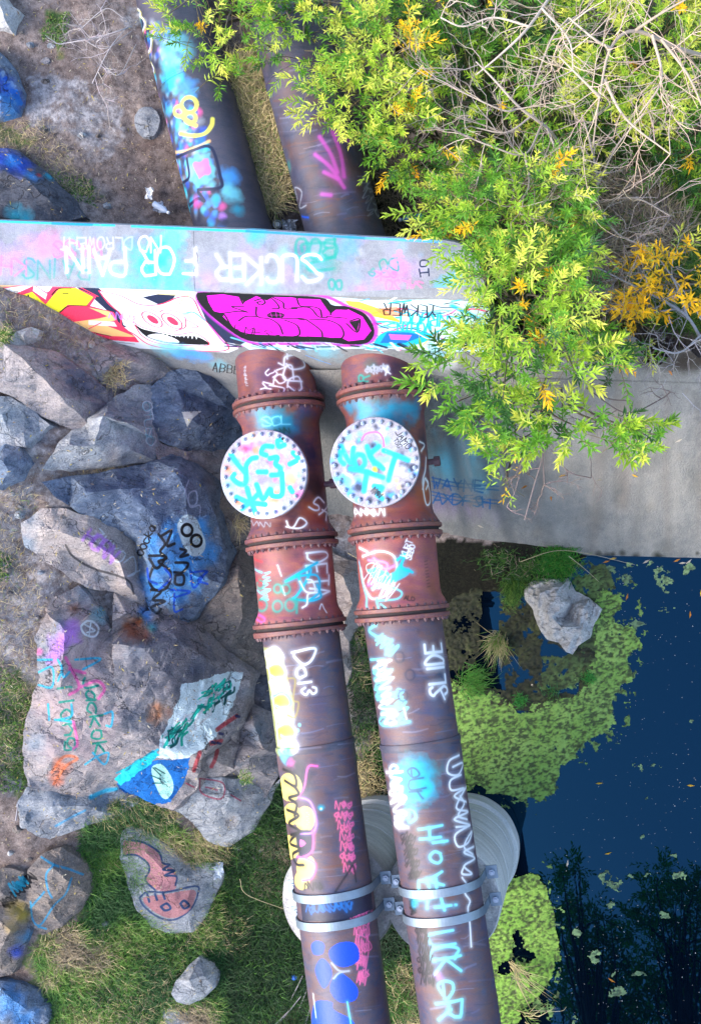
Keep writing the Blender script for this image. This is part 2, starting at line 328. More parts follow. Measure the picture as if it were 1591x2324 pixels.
# zones of the soil: green = moss and grass roots, red = pale broken limestone, blue = wet mud, plus the gully's shade painted dark
def projD(P):
    c = (P-CAM)@M; return CX-F*c[..., 0]/c[..., 2], CY+F*c[..., 1]/c[..., 2]
dx, dy = projD(gv); dx = dx+(fbm(gv[:, 0]*3, gv[:, 1]*3, 4, 21)-.5)*110; dy = dy+(fbm(gv[:, 0]*3+9, gv[:, 1]*3, 4, 22)-.5)*110
zone = np.zeros((len(gv), 3))
GREENP = [[(180,1850),(330,1800),(490,1960),(640,1740),(720,2000),(740,2400),(-60,2400),(60,2200),(150,2100)], [(-60,280),(90,300),(60,340),(-60,340)], [(0,1500),(60,1560),(90,1760),(40,1800),(-40,1700)],
          [(1000,0),(1700,-50),(1700,740),(1150,700)], [(120,400),(200,420),(220,470),(150,440)], [(110,20),(160,30),(150,110),(100,90)]]
PALEP = [[(50,170),(180,170),(250,230),(270,300),(250,370),(200,370),(150,300),(90,280),(60,220)], [(280,0),(330,0),(320,90),(270,60)], [(60,1130),(200,1180),(310,1250),(320,1400),(200,1350),(120,1300)], [(0,640),(300,740),(480,850),(420,900),(200,800),(0,700)],
         [(740,1180),(830,1180),(830,1500),(740,1450)]]
MUDSHADEP = [[(980,1220),(1370,1230),(1400,1560),(980,1600)], [(640,820),(760,900),(700,1200),(500,1250)], [(830,360),(1000,400),(1000,540),(870,530)], [(820,1400),(1000,1500),(1000,2400),(860,2400)], [(500,1850),(640,1750),(700,2000),(560,2100)]]  # last polygon paints the shadow in the gully beside the left pipe
for p in GREENP: zone[inpoly(dx, dy, p), 1] = 1
for p in PALEP: zone[inpoly(dx, dy, p), 0] = 1
for p in MUDSHADEP: zone[inpoly(dx, dy, p), 2] = 1
zone[gv[:, 2] < .04, 2] = 1
_rk = (gv[:, 0] < -3.2+(fbm(gv[:, 0]*2, gv[:, 1]*2, 3, 2)-.5)) & (gv[:, 1] > -2.9) & (gv[:, 1] < 3.4) & (gv[:, 0] > -7.0+(fbm(gv[:, 0]*2, gv[:, 1]*2, 3, 5)-.5)*2); zone[_rk, 0] = .8
def groundmat():
    m, nt, b = newmat('soil'); g = N(nt, 'ShaderNodeNewGeometry').outputs['Position']; a = N(nt, 'ShaderNodeAttribute', attribute_name='col'); sp = N(nt, 'ShaderNodeSeparateColor'); nt.links.new(a.outputs[0], sp.inputs[0])
    c = mixc(nt, ramp(nt, noi(nt, g, 1.1, 8, .7, 1), .35, .65), (.16, .115, .10), (.33, .275, .255)); c = mixc(nt, ramp(nt, noi(nt, g, 11, 8, .75), .4, .66), c, (.07, .052, .048))
    c = mixc(nt, ramp(nt, noi(nt, g, 70, 4, .7), .6, .66), c, (.42, .38, .34)); c = mixc(nt, ramp(nt, noi(nt, g, 45, 4, .7), .62, .68), c, (.03, .024, .022))
    pal = mixc(nt, ramp(nt, noi(nt, g, 14, 8, .75), .40, .62), (.15, .14, .15), (.43, .41, .42)); fr = mul(nt, sp.outputs[0], ramp(nt, noi(nt, g, 4, 8, .75), .4, .54)); c = mixc(nt, fr, c, pal)
    gr = mixc(nt, ramp(nt, noi(nt, g, 16, 8, .7), .4, .6), (.05, .10, .03), (.16, .15, .07)); c = mixc(nt, mul(nt, sp.outputs[1], ramp(nt, noi(nt, g, 5, 6, .7), .35, .5)), c, gr)
    md = mixc(nt, ramp(nt, noi(nt, g, 26, 8, .75), .45, .6), (.005, .005, .003), (.016, .016, .009)); c = mixc(nt, sp.outputs[2], c, md)
    nt.links.new(c, b.inputs['Base Color']); b.inputs['Roughness'].default_value = .92; b.inputs['Specular IOR Level'].default_value = .25
    bp = N(nt, 'ShaderNodeBump'); bp.inputs['Strength'].default_value = .8; bp.inputs['Distance'].default_value = .04; nt.links.new(noi(nt, g, 24, 10, .75), bp.inputs['Height']); nt.links.new(bp.outputs[0], b.inputs['Normal'])
    return m
gme = smooth(npmesh(gv, gf, zone)); ground = link('ground', gme, groundmat(), kind='structure')
tag(ground, 'brown stony soil bank with mud and limestone patches', 'ground')
# pond
m, nt, b = newmat('pond_water'); b.inputs['Base Color'].default_value = (.0005, .002, .006, 1); b.inputs['Roughness'].default_value = .01; b.inputs['IOR'].default_value = 1.6; b.inputs['Specular Tint'].default_value = (.12, .55, 1, 1)
g_ = N(nt, 'ShaderNodeNewGeometry').outputs['Position']; bp = N(nt, 'ShaderNodeBump'); bp.inputs['Strength'].default_value = .05; bp.inputs['Distance'].default_value = .01
nt.links.new(noi(nt, g_, 3, 3, .5), bp.inputs['Height']); nt.links.new(bp.outputs[0], b.inputs['Normal'])
wme = mesh([(-60, -60, 0), (60, -60, 0), (60, 60, 0), (-60, 60, 0)], [(0, 1, 2, 3)]); tag(link('pond_water', wme, m, kind='structure'), 'dark blue still pond water mirroring the sky', 'water')

# ------------------------------------------------------------------ concrete headwall
def k_at(z): return 1.0/((HC-z)*1.03/F)                         # D units per metre
wa, wb = unp(-260, 636, ZT), unp(1108, 679, ZT)                  # front top edge
FACE = plane_of(wa, wb, unp(600, 797, 3.82))
back = [(-260, 491), (0, 500), (300, 511), (573, 521), (826, 537), (1007, 545), (1050, 552), (1078, 575), (1095, 610), (1108, 679)]
bk = [unp(x, y, ZT) for x, y in back]
wt = (wb-wa)/np.linalg.norm(wb-wa)
TOPC = {}; FACC = {}; PPM = 190
tx0, ty0 = unp(-260, 0, ZT)[0], unp(0, 700, ZT)[1]; tx1, ty1 = unp(1150, 0, ZT)[0]+.05, unp(0, 480, ZT)[1]
def cv_xy(x0, y0, x1, y1, z, ppm):
    k = ppm/k_at(z); return Canvas((x1-x0)*ppm, (y1-y0)*ppm, lambda P: (unp(P[:, 0], P[:, 1], z)[:, :2]-[x0, y0])*ppm, k)
top_cv = cv_xy(tx0, ty0, tx1, ty1, ZT, PPM)
fs0 = 0; FL = np.linalg.norm(wb-wa)+.3; FHH = 3.2                # face canvas: along the wall x down the face
fd = np.cross(wt, FACE[0]); fd = fd if fd[2] < 0 else -fd
def facemap(P):
    Q = on_plane(P[:, 0], P[:, 1], FACE)-wa; return np.stack([Q@wt, FHH-Q@fd], -1)*PPM
fac_cv = Canvas(FL*PPM, FHH*PPM, facemap, PPM/k_at(4.3))
M_CTOP = surf('concrete_top', (.21, .23, .26), (.14, .15, .18), (.27, .28, .30), 3, 14, .85, .35, 60, canvas=TOPC, planar=(tx0, ty0, tx1-tx0, ty1-ty0), wear=.3, speck=(90, (.12, .12, .12), .66))
M_CFACE = surf('concrete_face', (.19, .195, .20), (.12, .13, .14), (.25, .25, .24), 2, 12, .85, .4, 50, canvas=FACC, wear=.22)
def wall_mesh():
    bm = bmesh.new(); uv = bm.loops.layers.uv.new('UVMap'); n = 60
    top_f = [wa+(wb-wa)*i/n for i in range(n+1)]; s = np.array([p[0] for p in bk]); yb = np.array([p[1] for p in bk])
    rows = []
    for i, p in enumerate(top_f):
        if i < n: y_back = np.interp(p[0], s, yb)
        col = []
        yb_i = np.interp(p[0]*.999+0*s[0], s[:-1], yb[:-1]) if p[0] < s[-2] else p[1]+(yb[-2]-p[1])*max(0, (s[-1]-p[0])/(s[-1]-s[-2]))+.004
        w0 = (fbm(np.array(p[0]*2.), np.array(0.), 3, 4)-.5)*.02
        bkp = np.array([p[0], yb_i, ZT+.0]); col.append(np.array([p[0], yb_i+.03, -1])); col.append(bkp+[0, .03, -.05]); col.append(bkp)
        for q in (.25, .5, .75): col.append(bkp*(1-q)+p*q+[0, 0, float(fbm(np.array(p[0]*3), np.array(q*3), 3, 8)-.5)*.012])
        col.append(p+np.array([0, .02, 0])); col.append(p+fd*.025+FACE[0]*0)
        for q in np.linspace(.3, 4.9, 12): col.append(p+fd*q)
        rows.append([bm.verts.new(c) for c in col])
    for a, b_ in zip(rows[:-1], rows[1:]):
        for j in range(len(a)-1):
            f = bm.faces.new((a[j], a[j+1], b_[j+1], b_[j])); f.smooth = True; f.material_index = 1 if j >= 7 else 0
            for l in f.loops: q = np.array(l.vert.co)-wa; l[uv].uv = ((q@wt)/(top_cv.w and fac_cv.w/PPM), 1-(q@fd)/(fac_cv.h/PPM))
    r = rows[-1]; f = bm.faces.new(r[::-1]); f.material_index = 1
    for l in f.loops: l[uv].uv = (2, 2)
    me = bpy.data.meshes.new('wall'); bmesh.ops.recalc_face_normals(bm, faces=bm.faces); bm.to_mesh(me); bm.free(); me.materials.append(M_CTOP); me.materials.append(M_CFACE); me.set_sharp_from_angle(angle=math.radians(50)); return me
tag(link('concrete_wall', wall_mesh()), 'long concrete headwall covered in graffiti that both rusty pipes run through', 'wall')

# apron: concrete slope from the wall down to the water
ap_a = on_plane(970., 848., FACE)
APR = plane_of(ap_a, unp(1130, 1258, -.02), unp(1591, 1268, -.02))
APC = {}; ax0, ay0, ax1, ay1 = -6.0, unp(0, 1290, 0)[1], 3.2, unp(0, 740, 3.4)[1]
ap_cv = Canvas((ax1-ax0)*120, (ay1-ay0)*120, lambda P: (on_plane(P[:, 0], P[:, 1], APR)[:, :2]-[ax0, ay0])*120, 120/k_at(1.5))
M_APR = surf('concrete_slope', (.215, .215, .205), (.15, .155, .155), (.28, .27, .24), 2.6, 12, .88, .9, 40, st=(1, .5, .5), rot=(0, 0, .05), canvas=APC, planar=(ax0, ay0, ax1-ax0, ay1-ay0), wear=.3, speck=(70, (.07, .07, .07), .66))
AP_POLY = [(560,880),(700,835),(960,842),(1000,785),(1133,782),(1140,772),(1200,768),(1300,762),(1440,765),(1456,800),(1470,822),(1500,830),(1530,800),(1560,790),(1580,812),(1620,800),(1800,780),(1800,1272),(1591,1271),(1480,1269),(1400,1262),(1330,1268),(1250,1258),(1180,1254),(1120,1262),(1090,1240),(1060,1236),(1020,1212),(985,1205),(960,1180),(880,1200),(800,1190),(690,1170),(600,1040)]
def slab(poly, pl, thick, name, mat, label, cat, step=.09, amp=.02, **k):
    P = [on_plane(float(x), float(y), pl) for x, y in poly]; Q = []
    for i in range(len(P)):
        a, b_ = P[i], P[(i+1) % len(P)]; n = max(1, int(np.linalg.norm(b_-a)/step))
        for j in range(n):
            q = a+(b_-a)*j/n; q = q+np.array([(mnoise.noise(Vector(q)*5)), mnoise.noise(Vector(q)*5+Vector((9, 0, 0))), 0])*.03; Q.append(q[:2])
    Q = np.array(Q); x0, y0 = Q.min(0); x1, y1 = Q.max(0); G = np.stack(np.meshgrid(np.arange(x0, x1, step), np.arange(y0, y1, step)), -1).reshape(-1, 2)
    G = G+rng.uniform(-.02, .02, G.shape); ins = inpoly(G[:, 0], G[:, 1], Q); G = G[ins]; dmin = np.array([np.min(np.hypot(Q[:, 0]-g[0], Q[:, 1]-g[1])) for g in G]); G = G[dmin > step*.5]
    pts = [Vector(p) for p in np.vstack([Q, G])]; ed = [(i, (i+1) % len(Q)) for i in range(len(Q))]
    r = delaunay_2d_cdt(pts, ed, [], 1, 1e-5); vv = []
    for p in r[0]:
        z = (pl[1]-pl[0][0]*p.x-pl[0][1]*p.y)/pl[0][2]; vv.append((p.x, p.y, z+mnoise.fractal(Vector((p.x*3.5, p.y*3.5, 3)), .7, 2, 5)*amp*.35))
    return vv, [f for f in r[2]], r, len(Q)
def close_slab(vv, ff, depth):
    cnt = {}
    for f in ff:
        for i in range(len(f)):
            e = (f[i], f[(i+1) % len(f)]); cnt[e] = 1
    b_ = [e for e in cnt if (e[1], e[0]) not in cnt]; vv = list(vv); mp = {}
    for e in b_:
        for v in e:
            if v not in mp: mp[v] = len(vv); vv.append((vv[v][0], vv[v][1], vv[v][2]-depth))
    ff = list(ff)+[(e[1], e[0], mp[e[0]], mp[e[1]]) for e in b_]; return vv, ff
vv, ff, _, _ = slab(AP_POLY, APR, .4, '', None, '', '')
vv, ff = close_slab(vv, ff, .5); am = smooth(mesh(vv, ff), 50)
tag(link('concrete_slope', am, M_APR), 'bare grey water-stained concrete slope running down to the pond edge', 'concrete slope')

# ------------------------------------------------------------------ pipes
ZA = 3.4; RP = .45
class Axis:
    def __init__(s, D, r=RP, z=ZA):
        s.P = [unp(x, y, z) for x, y in D]; s.r = r; s.L = [0]
        for a, b_ in zip(s.P[:-1], s.P[1:]): s.L.append(s.L[-1]+np.linalg.norm(b_-a))
    def at(s, t):
        for i in range(len(s.P)-1):
            if t <= s.L[i+1] or i == len(s.P)-2:
                d = (s.P[i+1]-s.P[i])/(s.L[i+1]-s.L[i]); return s.P[i]+d*(t-s.L[i]), d
    def hit(s, x, y, r=None):                                 # D point -> (distance along the pipe, angle from the top)
        r = r or s.r; best = None; ray = rays(x, y); ray = ray/np.linalg.norm(ray)
        for i in range(len(s.P)-1):
            d = (s.P[i+1]-s.P[i])/(s.L[i+1]-s.L[i]); o = CAM-s.P[i]; rd = ray-ray@d*d; od = o-o@d*d
            A = rd@rd; B = 2*rd@od; C = od@od-r*r; D_ = B*B-4*A*C; miss = D_ < 0
            t = (-B-math.sqrt(max(D_, 0)))/(2*A); p = o+ray*t; u = p@d; ov = max(0, -u, u-(s.L[i+1]-s.L[i]))
            q = p-u*d; side = np.cross(d, [0, 0, 1.]); side /= np.linalg.norm(side); th = math.atan2(q@side, q[2])
            if best is None or ov < best[0]: best = (ov, s.L[i]+u, th)
        return best[1], best[2]
    def sy(s, x, y): return s.hit(x, y)[0]
AX = {'fl': Axis([(612, 700), (682, 1432), (956, 3550)]), 'fr': Axis([(852, 700), (914, 1412), (1222, 3550)]), 'bl': Axis([(360, -120), (528, 515), (570, 640)]), 'br': Axis([(606, -120), (776, 505), (810, 620)])}
TH = 1.95; PP = 170
CV = {}; CN = {}
for k, a in AX.items():
    def fm(P, a=a): return np.array([[u*PP, (t+TH)*a.r*PP] for u, t in (a.hit(x, y) for x, y in P)])
    CV[k] = Canvas(a.L[-1]*PP, 2*TH*a.r*PP, fm, PP/k_at(3.8)); CN[k] = {}
def pipe_mat(nm, k, c1, c2, c3, **kw): return surf(nm, c1, c2, c3, 1.6, 7, kw.pop('rough', .5), .18, 60, grain=.3, st=kw.pop('st', (.5, 2.2, 1)), canvas=CN[k] if k else None, wear=.24, spec=.5, prough=.45, **kw)
RST = ((.13, .045, .065), (.06, .04, .085), (.26, .08, .03)); STL = ((.080, .058, .085), (.028, .05, .10), (.15, .07, .05)); RED = ((.25, .055, .065), (.17, .045, .08), (.30, .10, .05)); BLK = ((.05, .055, .085), (.028, .035, .06), (.085, .07, .095))
PM = {}
for k in AX:
    for nm, c in (('rust', RST), ('steel', STL), ('red', RED), ('black', BLK)): PM[k, nm] = pipe_mat('pipe_%s_%s' % (k, nm), k, *c)
M_FL = pipe_mat('flange_rust', None, (.15, .05, .06), (.075, .035, .055), (.22, .085, .04), st=(2, 2, 2)); M_BOLT = surf('bolt_rust', (.12, .06, .07), (.07, .04, .05), None, 9, 20, .5, .2, 60)
def lathe(ax, prof, seg=72, cap=False):
    """prof: list of (distance along the pipe, radius)"""
    bm = bmesh.new(); uv = bm.loops.layers.uv.new('UVMap'); rings = []
    for t, r in prof:
        c, d = ax.at(t); sd = np.cross(d, [0, 0, 1.]); sd /= np.linalg.norm(sd); up = np.cross(sd, d); ring = []
        for i in range(seg):
            th = -PI+2*PI*i/seg; v = bm.verts.new(c+r*(math.sin(th)*sd+math.cos(th)*up)); ring.append((v, t, th))
        rings.append(ring)
    Lm, Hm = ax.L[-1], 2*TH
    for a, b_ in zip(rings[:-1], rings[1:]):
        for i in range(seg):
            j = (i+1) % seg; vs_ = (a[i], a[j], b_[j], b_[i]); f = bm.faces.new([v[0] for v in vs_]); f.smooth = True
            for l, (v, t, th) in zip(f.loops, vs_):
                if j == 0 and v in (a[j][0], b_[j][0]): th = PI
                l[uv].uv = (t/Lm, (th+TH)/Hm)
    if cap:
        for r in (rings[0], rings[-1]): bm.faces.new([v[0] for v in r])
    bmesh.ops.recalc_face_normals(bm, faces=bm.faces); me = bpy.data.meshes.new('lathe'); bm.to_mesh(me); bm.free(); me.set_sharp_from_angle(angle=math.radians(38)); return me
def nut_mesh(r=.026, h=.03, stud=True):
    bm = bmesh.new()
    def prism(r, z0, z1, n):
        lo = [bm.verts.new((r*math.cos(2*PI*i/n), r*math.sin(2*PI*i/n), z0)) for i in range(n)]; hi = [bm.verts.new((v.co.x*.94, v.co.y*.94, z1)) for v in lo]
        for i in range(n): bm.faces.new((lo[i], lo[(i+1) % n], hi[(i+1) % n], hi[i]))
        bm.faces.new(hi)
    prism(r, 0, h, 6)
    if stud: prism(r*.5, h, h*1.6, 6)
    me = bpy.data.meshes.new('nut'); bm.to_mesh(me); bm.free(); return me
NUT = nut_mesh(.024, .024); NUT.materials.append(M_BOLT)
M_SBOLT = _met('bolt_grey', (.42, .5, .62), .4); CNUT = nut_mesh(.026, .03); CNUT.materials.append(M_SBOLT)
def place(name, me, parent, loc, zdir, spin=0):
    o = bpy.data.objects.new(name, me); COL.objects.link(o); o.parent = parent; pl = Vector((0, 0, 0)); p = parent
    while p: pl += p.location; p = p.parent
    o.location = Vector(loc)-pl; o.rotation_euler = (Vector(zdir).to_track_quat('Z', 'Y').to_matrix() @ Matrix.Rotation(spin, 3, 'Z')).to_euler(); return o
def flange(root, ax, t, n=32, r=.555):
    for s, (t0, t1) in ((-1, (t-.072, t-.018)), (1, (t+.018, t+.072))):
        fl = link('flange', lathe(ax, [(t0, .43), (t0, r-.012), (t0+.008, r), (t1-.008, r), (t1, r-.012), (t1, .43)]), M_FL, root)
        c, d = ax.at(t0 if s < 0 else t1); sd = np.cross(d, [0, 0, 1.]); sd /= np.linalg.norm(sd); up = np.cross(sd, d)
        for i in range(n):
            th = 2*PI*(i+.5)/n; 
            if math.cos(th) < -.35: continue
            q = c+(r-.045)*(math.sin(th)*sd+math.cos(th)*up); place('bolt', NUT, fl, q, d*s, random.random())
    link('gasket', lathe(ax, [(t-.018, .44), (t-.018, .515), (t+.018, .515), (t+.018, .44)]), BLACKR, root)
BLACKR = surf('gasket_black', (.02, .018, .02), (.035, .025, .025), None, 6, 20, .8, .2)
def hubs(t0, t1, r, e0=True, e1=True):                          # a cast fitting: swells towards its flanges
    p = []
    if e0: p += [(t0, r+.055), (t0+.05, r+.05), (t0+.12, r+.012)]
    p += [(t0+(.18 if e0 else 0), r), ((t0+t1)/2, r), (t1-(.18 if e1 else 0), r)]
    if e1: p += [(t1-.12, r+.012), (t1-.05, r+.05), (t1, r+.055)]
    return p
def front_pipe(k, label, f1, f2, f3, j1, cover, s1, s2):
    ax = AX[k]; t1, t2, t3, tj = (ax.sy(*q) for q in (f1, f2, f3, j1)); root = thing('steel_pipe', label, 'pipe', tuple(ax.at(t2)[0]), 'rusty steel pipes')
    link('pipe_section', lathe(ax, [(.05, .47), (t1-.16, .47), (t1-.07, .50)]), PM[k, 'rust'], root)
    link('tee_section', lathe(ax, hubs(t1+.07, t2-.07, .462)), PM[k, 'rust'], root)
    link('spool_section', lathe(ax, hubs(t2+.07, t3-.07, .468, False, True)), PM[k, 'red'], root)
    link('pipe_section', lathe(ax, [(t3+.07, .455), (tj-.03, .45), (tj, .448)]), PM[k, 'steel'], root)
    link('joint_ring', lathe(ax, [(tj-.02, .44), (tj-.018, .466), (tj+.02, .472), (tj+.05, .466), (tj+.09, .455)]), PM[k, 'black'], root)
    link('pipe_section', lathe(ax, [(tj+.05, .462), (tj+.25, .462), (tj+.4, .452), (ax.L[-1], .452)]), PM[k, 'steel'], root)
    for t in (t1, t2, t3): flange(root, ax, t)
    # manhole cover on its neck
    cz = 4.22; cc = unp(cover[0], cover[1], cz); R = .505*cover[2]
    bm = bmesh.new(); prof = [(.40, ZA), (.40, cz-.15), (.42, cz-.13), (R-.01, cz-.13), (R, cz-.12), (R, cz-.075), (R-.01, cz-.07)]; rings = [[bm.verts.new((r*math.cos(2*PI*i/72), r*math.sin(2*PI*i/72), z-ZA)) for i in range(72)] for r, z in prof]
    for a, b_ in zip(rings[:-1], rings[1:]):
        for i in range(72): f = bm.faces.new((a[i], a[(i+1) % 72], b_[(i+1) % 72], b_[i])); f.smooth = True
    me = bpy.data.meshes.new('neck'); bm.to_mesh(me); bm.free(); me.set_sharp_from_angle(angle=math.radians(35)); link('manhole_neck', me, M_FL, root, loc=(cc[0], cc[1], ZA))
    bm = bmesh.new(); prof = [(R-.01, cz-.06), (R, cz-.052), (R, cz-.008), (R-.008, cz)]; rings = [[bm.verts.new((r*math.cos(2*PI*i/72), r*math.sin(2*PI*i/72), z-cz)) for i in range(72)] for r, z in prof]
    for a, b_ in zip(rings[:-1], rings[1:]):
        for i in range(72): f = bm.faces.new((a[i], a[(i+1) % 72], b_[(i+1) % 72], b_[i])); f.smooth = True
    bm.faces.new(rings[-1]); me = bpy.data.meshes.new('cover'); bm.to_mesh(me); bm.free(); me.set_sharp_from_angle(angle=math.radians(35))
    CN[k+'c'] = {}; x0, y0 = cc[0]-.55, cc[1]-.55; CV[k+'c'] = cv_xy(x0, y0, x0+1.1, y0+1.1, cz, 260)
    cm = surf('cover_plate_'+k, (.27, .28, .34), (.2, .16, .19), (.36, .38, .43), 5, 14, .45, .15, 60, canvas=CN[k+'c'], planar=(x0, y0, 1.1, 1.1), wear=.26, prough=.4)
    cv = link('manhole_cover', me, cm, root, loc=tuple(cc))
    for i in range(28):
        th = 2*PI*(i+.3)/28; q = cc+(R-.052)*np.array([math.cos(th), math.sin(th), 0]); place('bolt', CNUT, cv, q, (0, 0, 1), random.random())
    hx = cc+np.array([math.cos(s1), math.sin(s1), 0])*(R-.05); h = tube_arrays(np.array([[0, 0, -.01], [0, 0, .004]]), .018, 12)
    hm = mesh([(.018*math.cos(a), .018*math.sin(a), 0) for a in np.arange(12)*PI/6], [tuple(range(12))]); link('drilled_hole', hm, BLACKR, cv, loc=tuple(hx+np.array([0, 0, .003])))
    # side valve stub
    if s2:
        c, d = ax.at(ax.sy(*s2)); sd = np.cross(d, [0, 0, 1.]); sd /= np.linalg.norm(sd); sgn = 1 if sd[0] > 0 else -1
        v, f = tube_arrays(np.array([c+sd*sgn*.42, c+sd*sgn*.53, c+sd*sgn*.531, c+sd*sgn*.6]), np.array([.035, .035, .06, .06]), 8); o = link('side_plug', smooth(npmesh(v, f), 30), M_BOLT, root)
    return root, ax
front_pipe('fl', 'left rusty pipe in front of the wall, with round cover showing pink and cyan letters', (628, 908), (655, 1226), (680, 1424), (713, 1697), (598, 1076, 1.0), 1.05, (722, 1098))
front_pipe('fr', 'right rusty pipe in front of the wall, with SLIDE written in white beside the pond', (872, 884), (894, 1203), (917, 1392), (953, 1691), (850, 1049, 1.0), .55, (972, 1050))
for k, lb in (('bl', 'left pipe behind the wall, painted cyan and yellow on its left flank'), ('br', 'dark right pipe behind the wall, half under the leafy shrubs, with faint pink spray')):
    root = thing('steel_pipe', lb, 'pipe', tuple(AX[k].at(2)[0]), 'rusty steel pipes'); link('pipe_section', lathe(AX[k], [(0, .455), (AX[k].L[1], .455), (AX[k].L[2], .455)]), PM[k, 'black'], root)
    ax = AX[k]; tj = ax.L[1]-1.9; link('joint_ring', lathe(ax, [(tj, .45), (tj+.01, .462), (tj+.05, .462), (tj+.06, .45)]), PM[k, 'black'], root)

# ------------------------------------------------------------------ concrete piers under the pipes with their galvanised straps
M_PIER = surf('pier_concrete', (.47, .50, .51), (.27, .30, .31), (.56, .54, .49), 2.2, 12, .85, .3, 50, st=(.4, .4, 3), speck=(60, (.12, .12, .1), .66)); M_PTOP = surf('pier_top', (.55, .54, .53), (.32, .32, .33), (.6, .56, .5), 5, 16, .9, .9, 24)
M_GALV = _met('galvanised', (.28, .36, .44), .5)
def pier(k, c, label, st):
    cc = unp(c[0], c[1], 3.0); root = thing('concrete_pier', label, 'pier', (cc[0], cc[1], 0), 'round concrete piers'); ax = AX[k]; bm = bmesh.new(); R = .69
    prof = [(R+.05, -1.2), (R+.05, .42), (R, .47), (R, .86), (R-.03, .88), (R-.03, .91), (R, .93), (R, 1.75), (R-.012, 1.77), (R, 1.8), (R, 2.9), (R-.02, 2.97)]; rings = []
    for r, z in prof:
        rings.append([bm.verts.new((r*math.cos(2*PI*i/96)*(1+.006*math.sin(i*.7+z)), r*math.sin(2*PI*i/96), z)) for i in range(96)])
    for a, b_ in zip(rings[:-1], rings[1:]):
        for i in range(96): f = bm.faces.new((a[i], a[(i+1) % 96], b_[(i+1) % 96], b_[i])); f.smooth = True
    me = bpy.data.meshes.new('shaft'); bm.to_mesh(me); bm.free(); me.set_sharp_from_angle(angle=math.radians(30)); link('shaft', me, M_PIER, root, loc=(cc[0], cc[1], 0))
    vs_, fs_ = [], []; nr, na = 14, 64
    for i in range(nr+1):
        for j in range(na):
            r = (R-.02)*i/nr; a = 2*PI*j/na; x, y = r*math.cos(a), r*math.sin(a); vs_.append((x, y, 2.97+(mnoise.fractal(Vector((x*4, y*4, c[0])), 1, 2, 4)*.05 if i < nr else 0)))
    for i in range(nr):
        for j in range(na): a = i*na+j; b_ = i*na+(j+1) % na; fs_.append((a, a+na, b_+na, b_) if i else (a, a+na, b_+na))
    link('rough_cap', smooth(mesh(vs_, fs_)), M_PTOP, root, loc=(cc[0], cc[1], 0))
    for q in st:
        t = ax.sy(*q); seg = 40; o, d = ax.at(t); sd = np.cross(d, [0, 0, 1.]); sd /= np.linalg.norm(sd); bm = bmesh.new(); wv = .046; path = []
        for th in np.linspace(-1.62, 1.62, seg): path.append((math.sin(th)*.468, math.cos(th)*.468, math.sin(th), math.cos(th)))
        y_b = 3.06-ZA; path = [(-.63, y_b, 0, 1), (-.49, y_b, -.3, .9)]+[p for p in path if p[1] > y_b+.09 or True and p[1] > y_b+.05]+[(.49, y_b, .3, .9), (.63, y_b, 0, 1)]
        L = []
        for a, z, nx_, nz in path:
            L.append([bm.verts.new(o+sd*(a+nx_*h)+np.array([0, 0, z+nz*h])+d*e) for e, h in ((-wv, 0), (-wv, .014), (wv, .014), (wv, 0))])
        for a, b_ in zip(L[:-1], L[1:]):
            for i in range(4): bm.faces.new((a[i], a[(i+1) % 4], b_[(i+1) % 4], b_[i]))
        for e in (L[0], L[-1]): bm.faces.new(e)
        bmesh.ops.recalc_face_normals(bm, faces=bm.faces); me = bpy.data.meshes.new('strap'); bm.to_mesh(me); bm.free(); s_ = link('pipe_strap', me, M_GALV, root)
        for sg in (-1, 1):
            q_ = o+sd*sg*.565; q_[2] = 3.075
            bm = bmesh.new(); r_ = bmesh.ops.create_cube(bm, size=1)
            for v in bm.verts: v.co = Vector((v.co.x*.15, v.co.y*.13, v.co.z*.02))
            bmesh.ops.bevel(bm, geom=list(bm.edges), offset=.004, segments=1); me = bpy.data.meshes.new('lug'); bm.to_mesh(me); bm.free(); me.materials.append(M_GALV)
            lg = place('strap_lug', me, s_, q_, (0, 0, 1), math.atan2(d[1], d[0])); place('bolt', CNUT, s_, q_+np.array([0, 0, .01]), (0, 0, 1), .3).scale = (1.5, 1.5, 1.3)
    return root
pier('fl', (764, 2044), 'left concrete pier, mostly hidden between the two rusty pipes', [(762, 2037), (764, 2101)])
pier('fr', (1003, 2044), 'right concrete pier standing in the pond beyond the right rusty pipe', [(1002, 2026), (1012, 2091)])
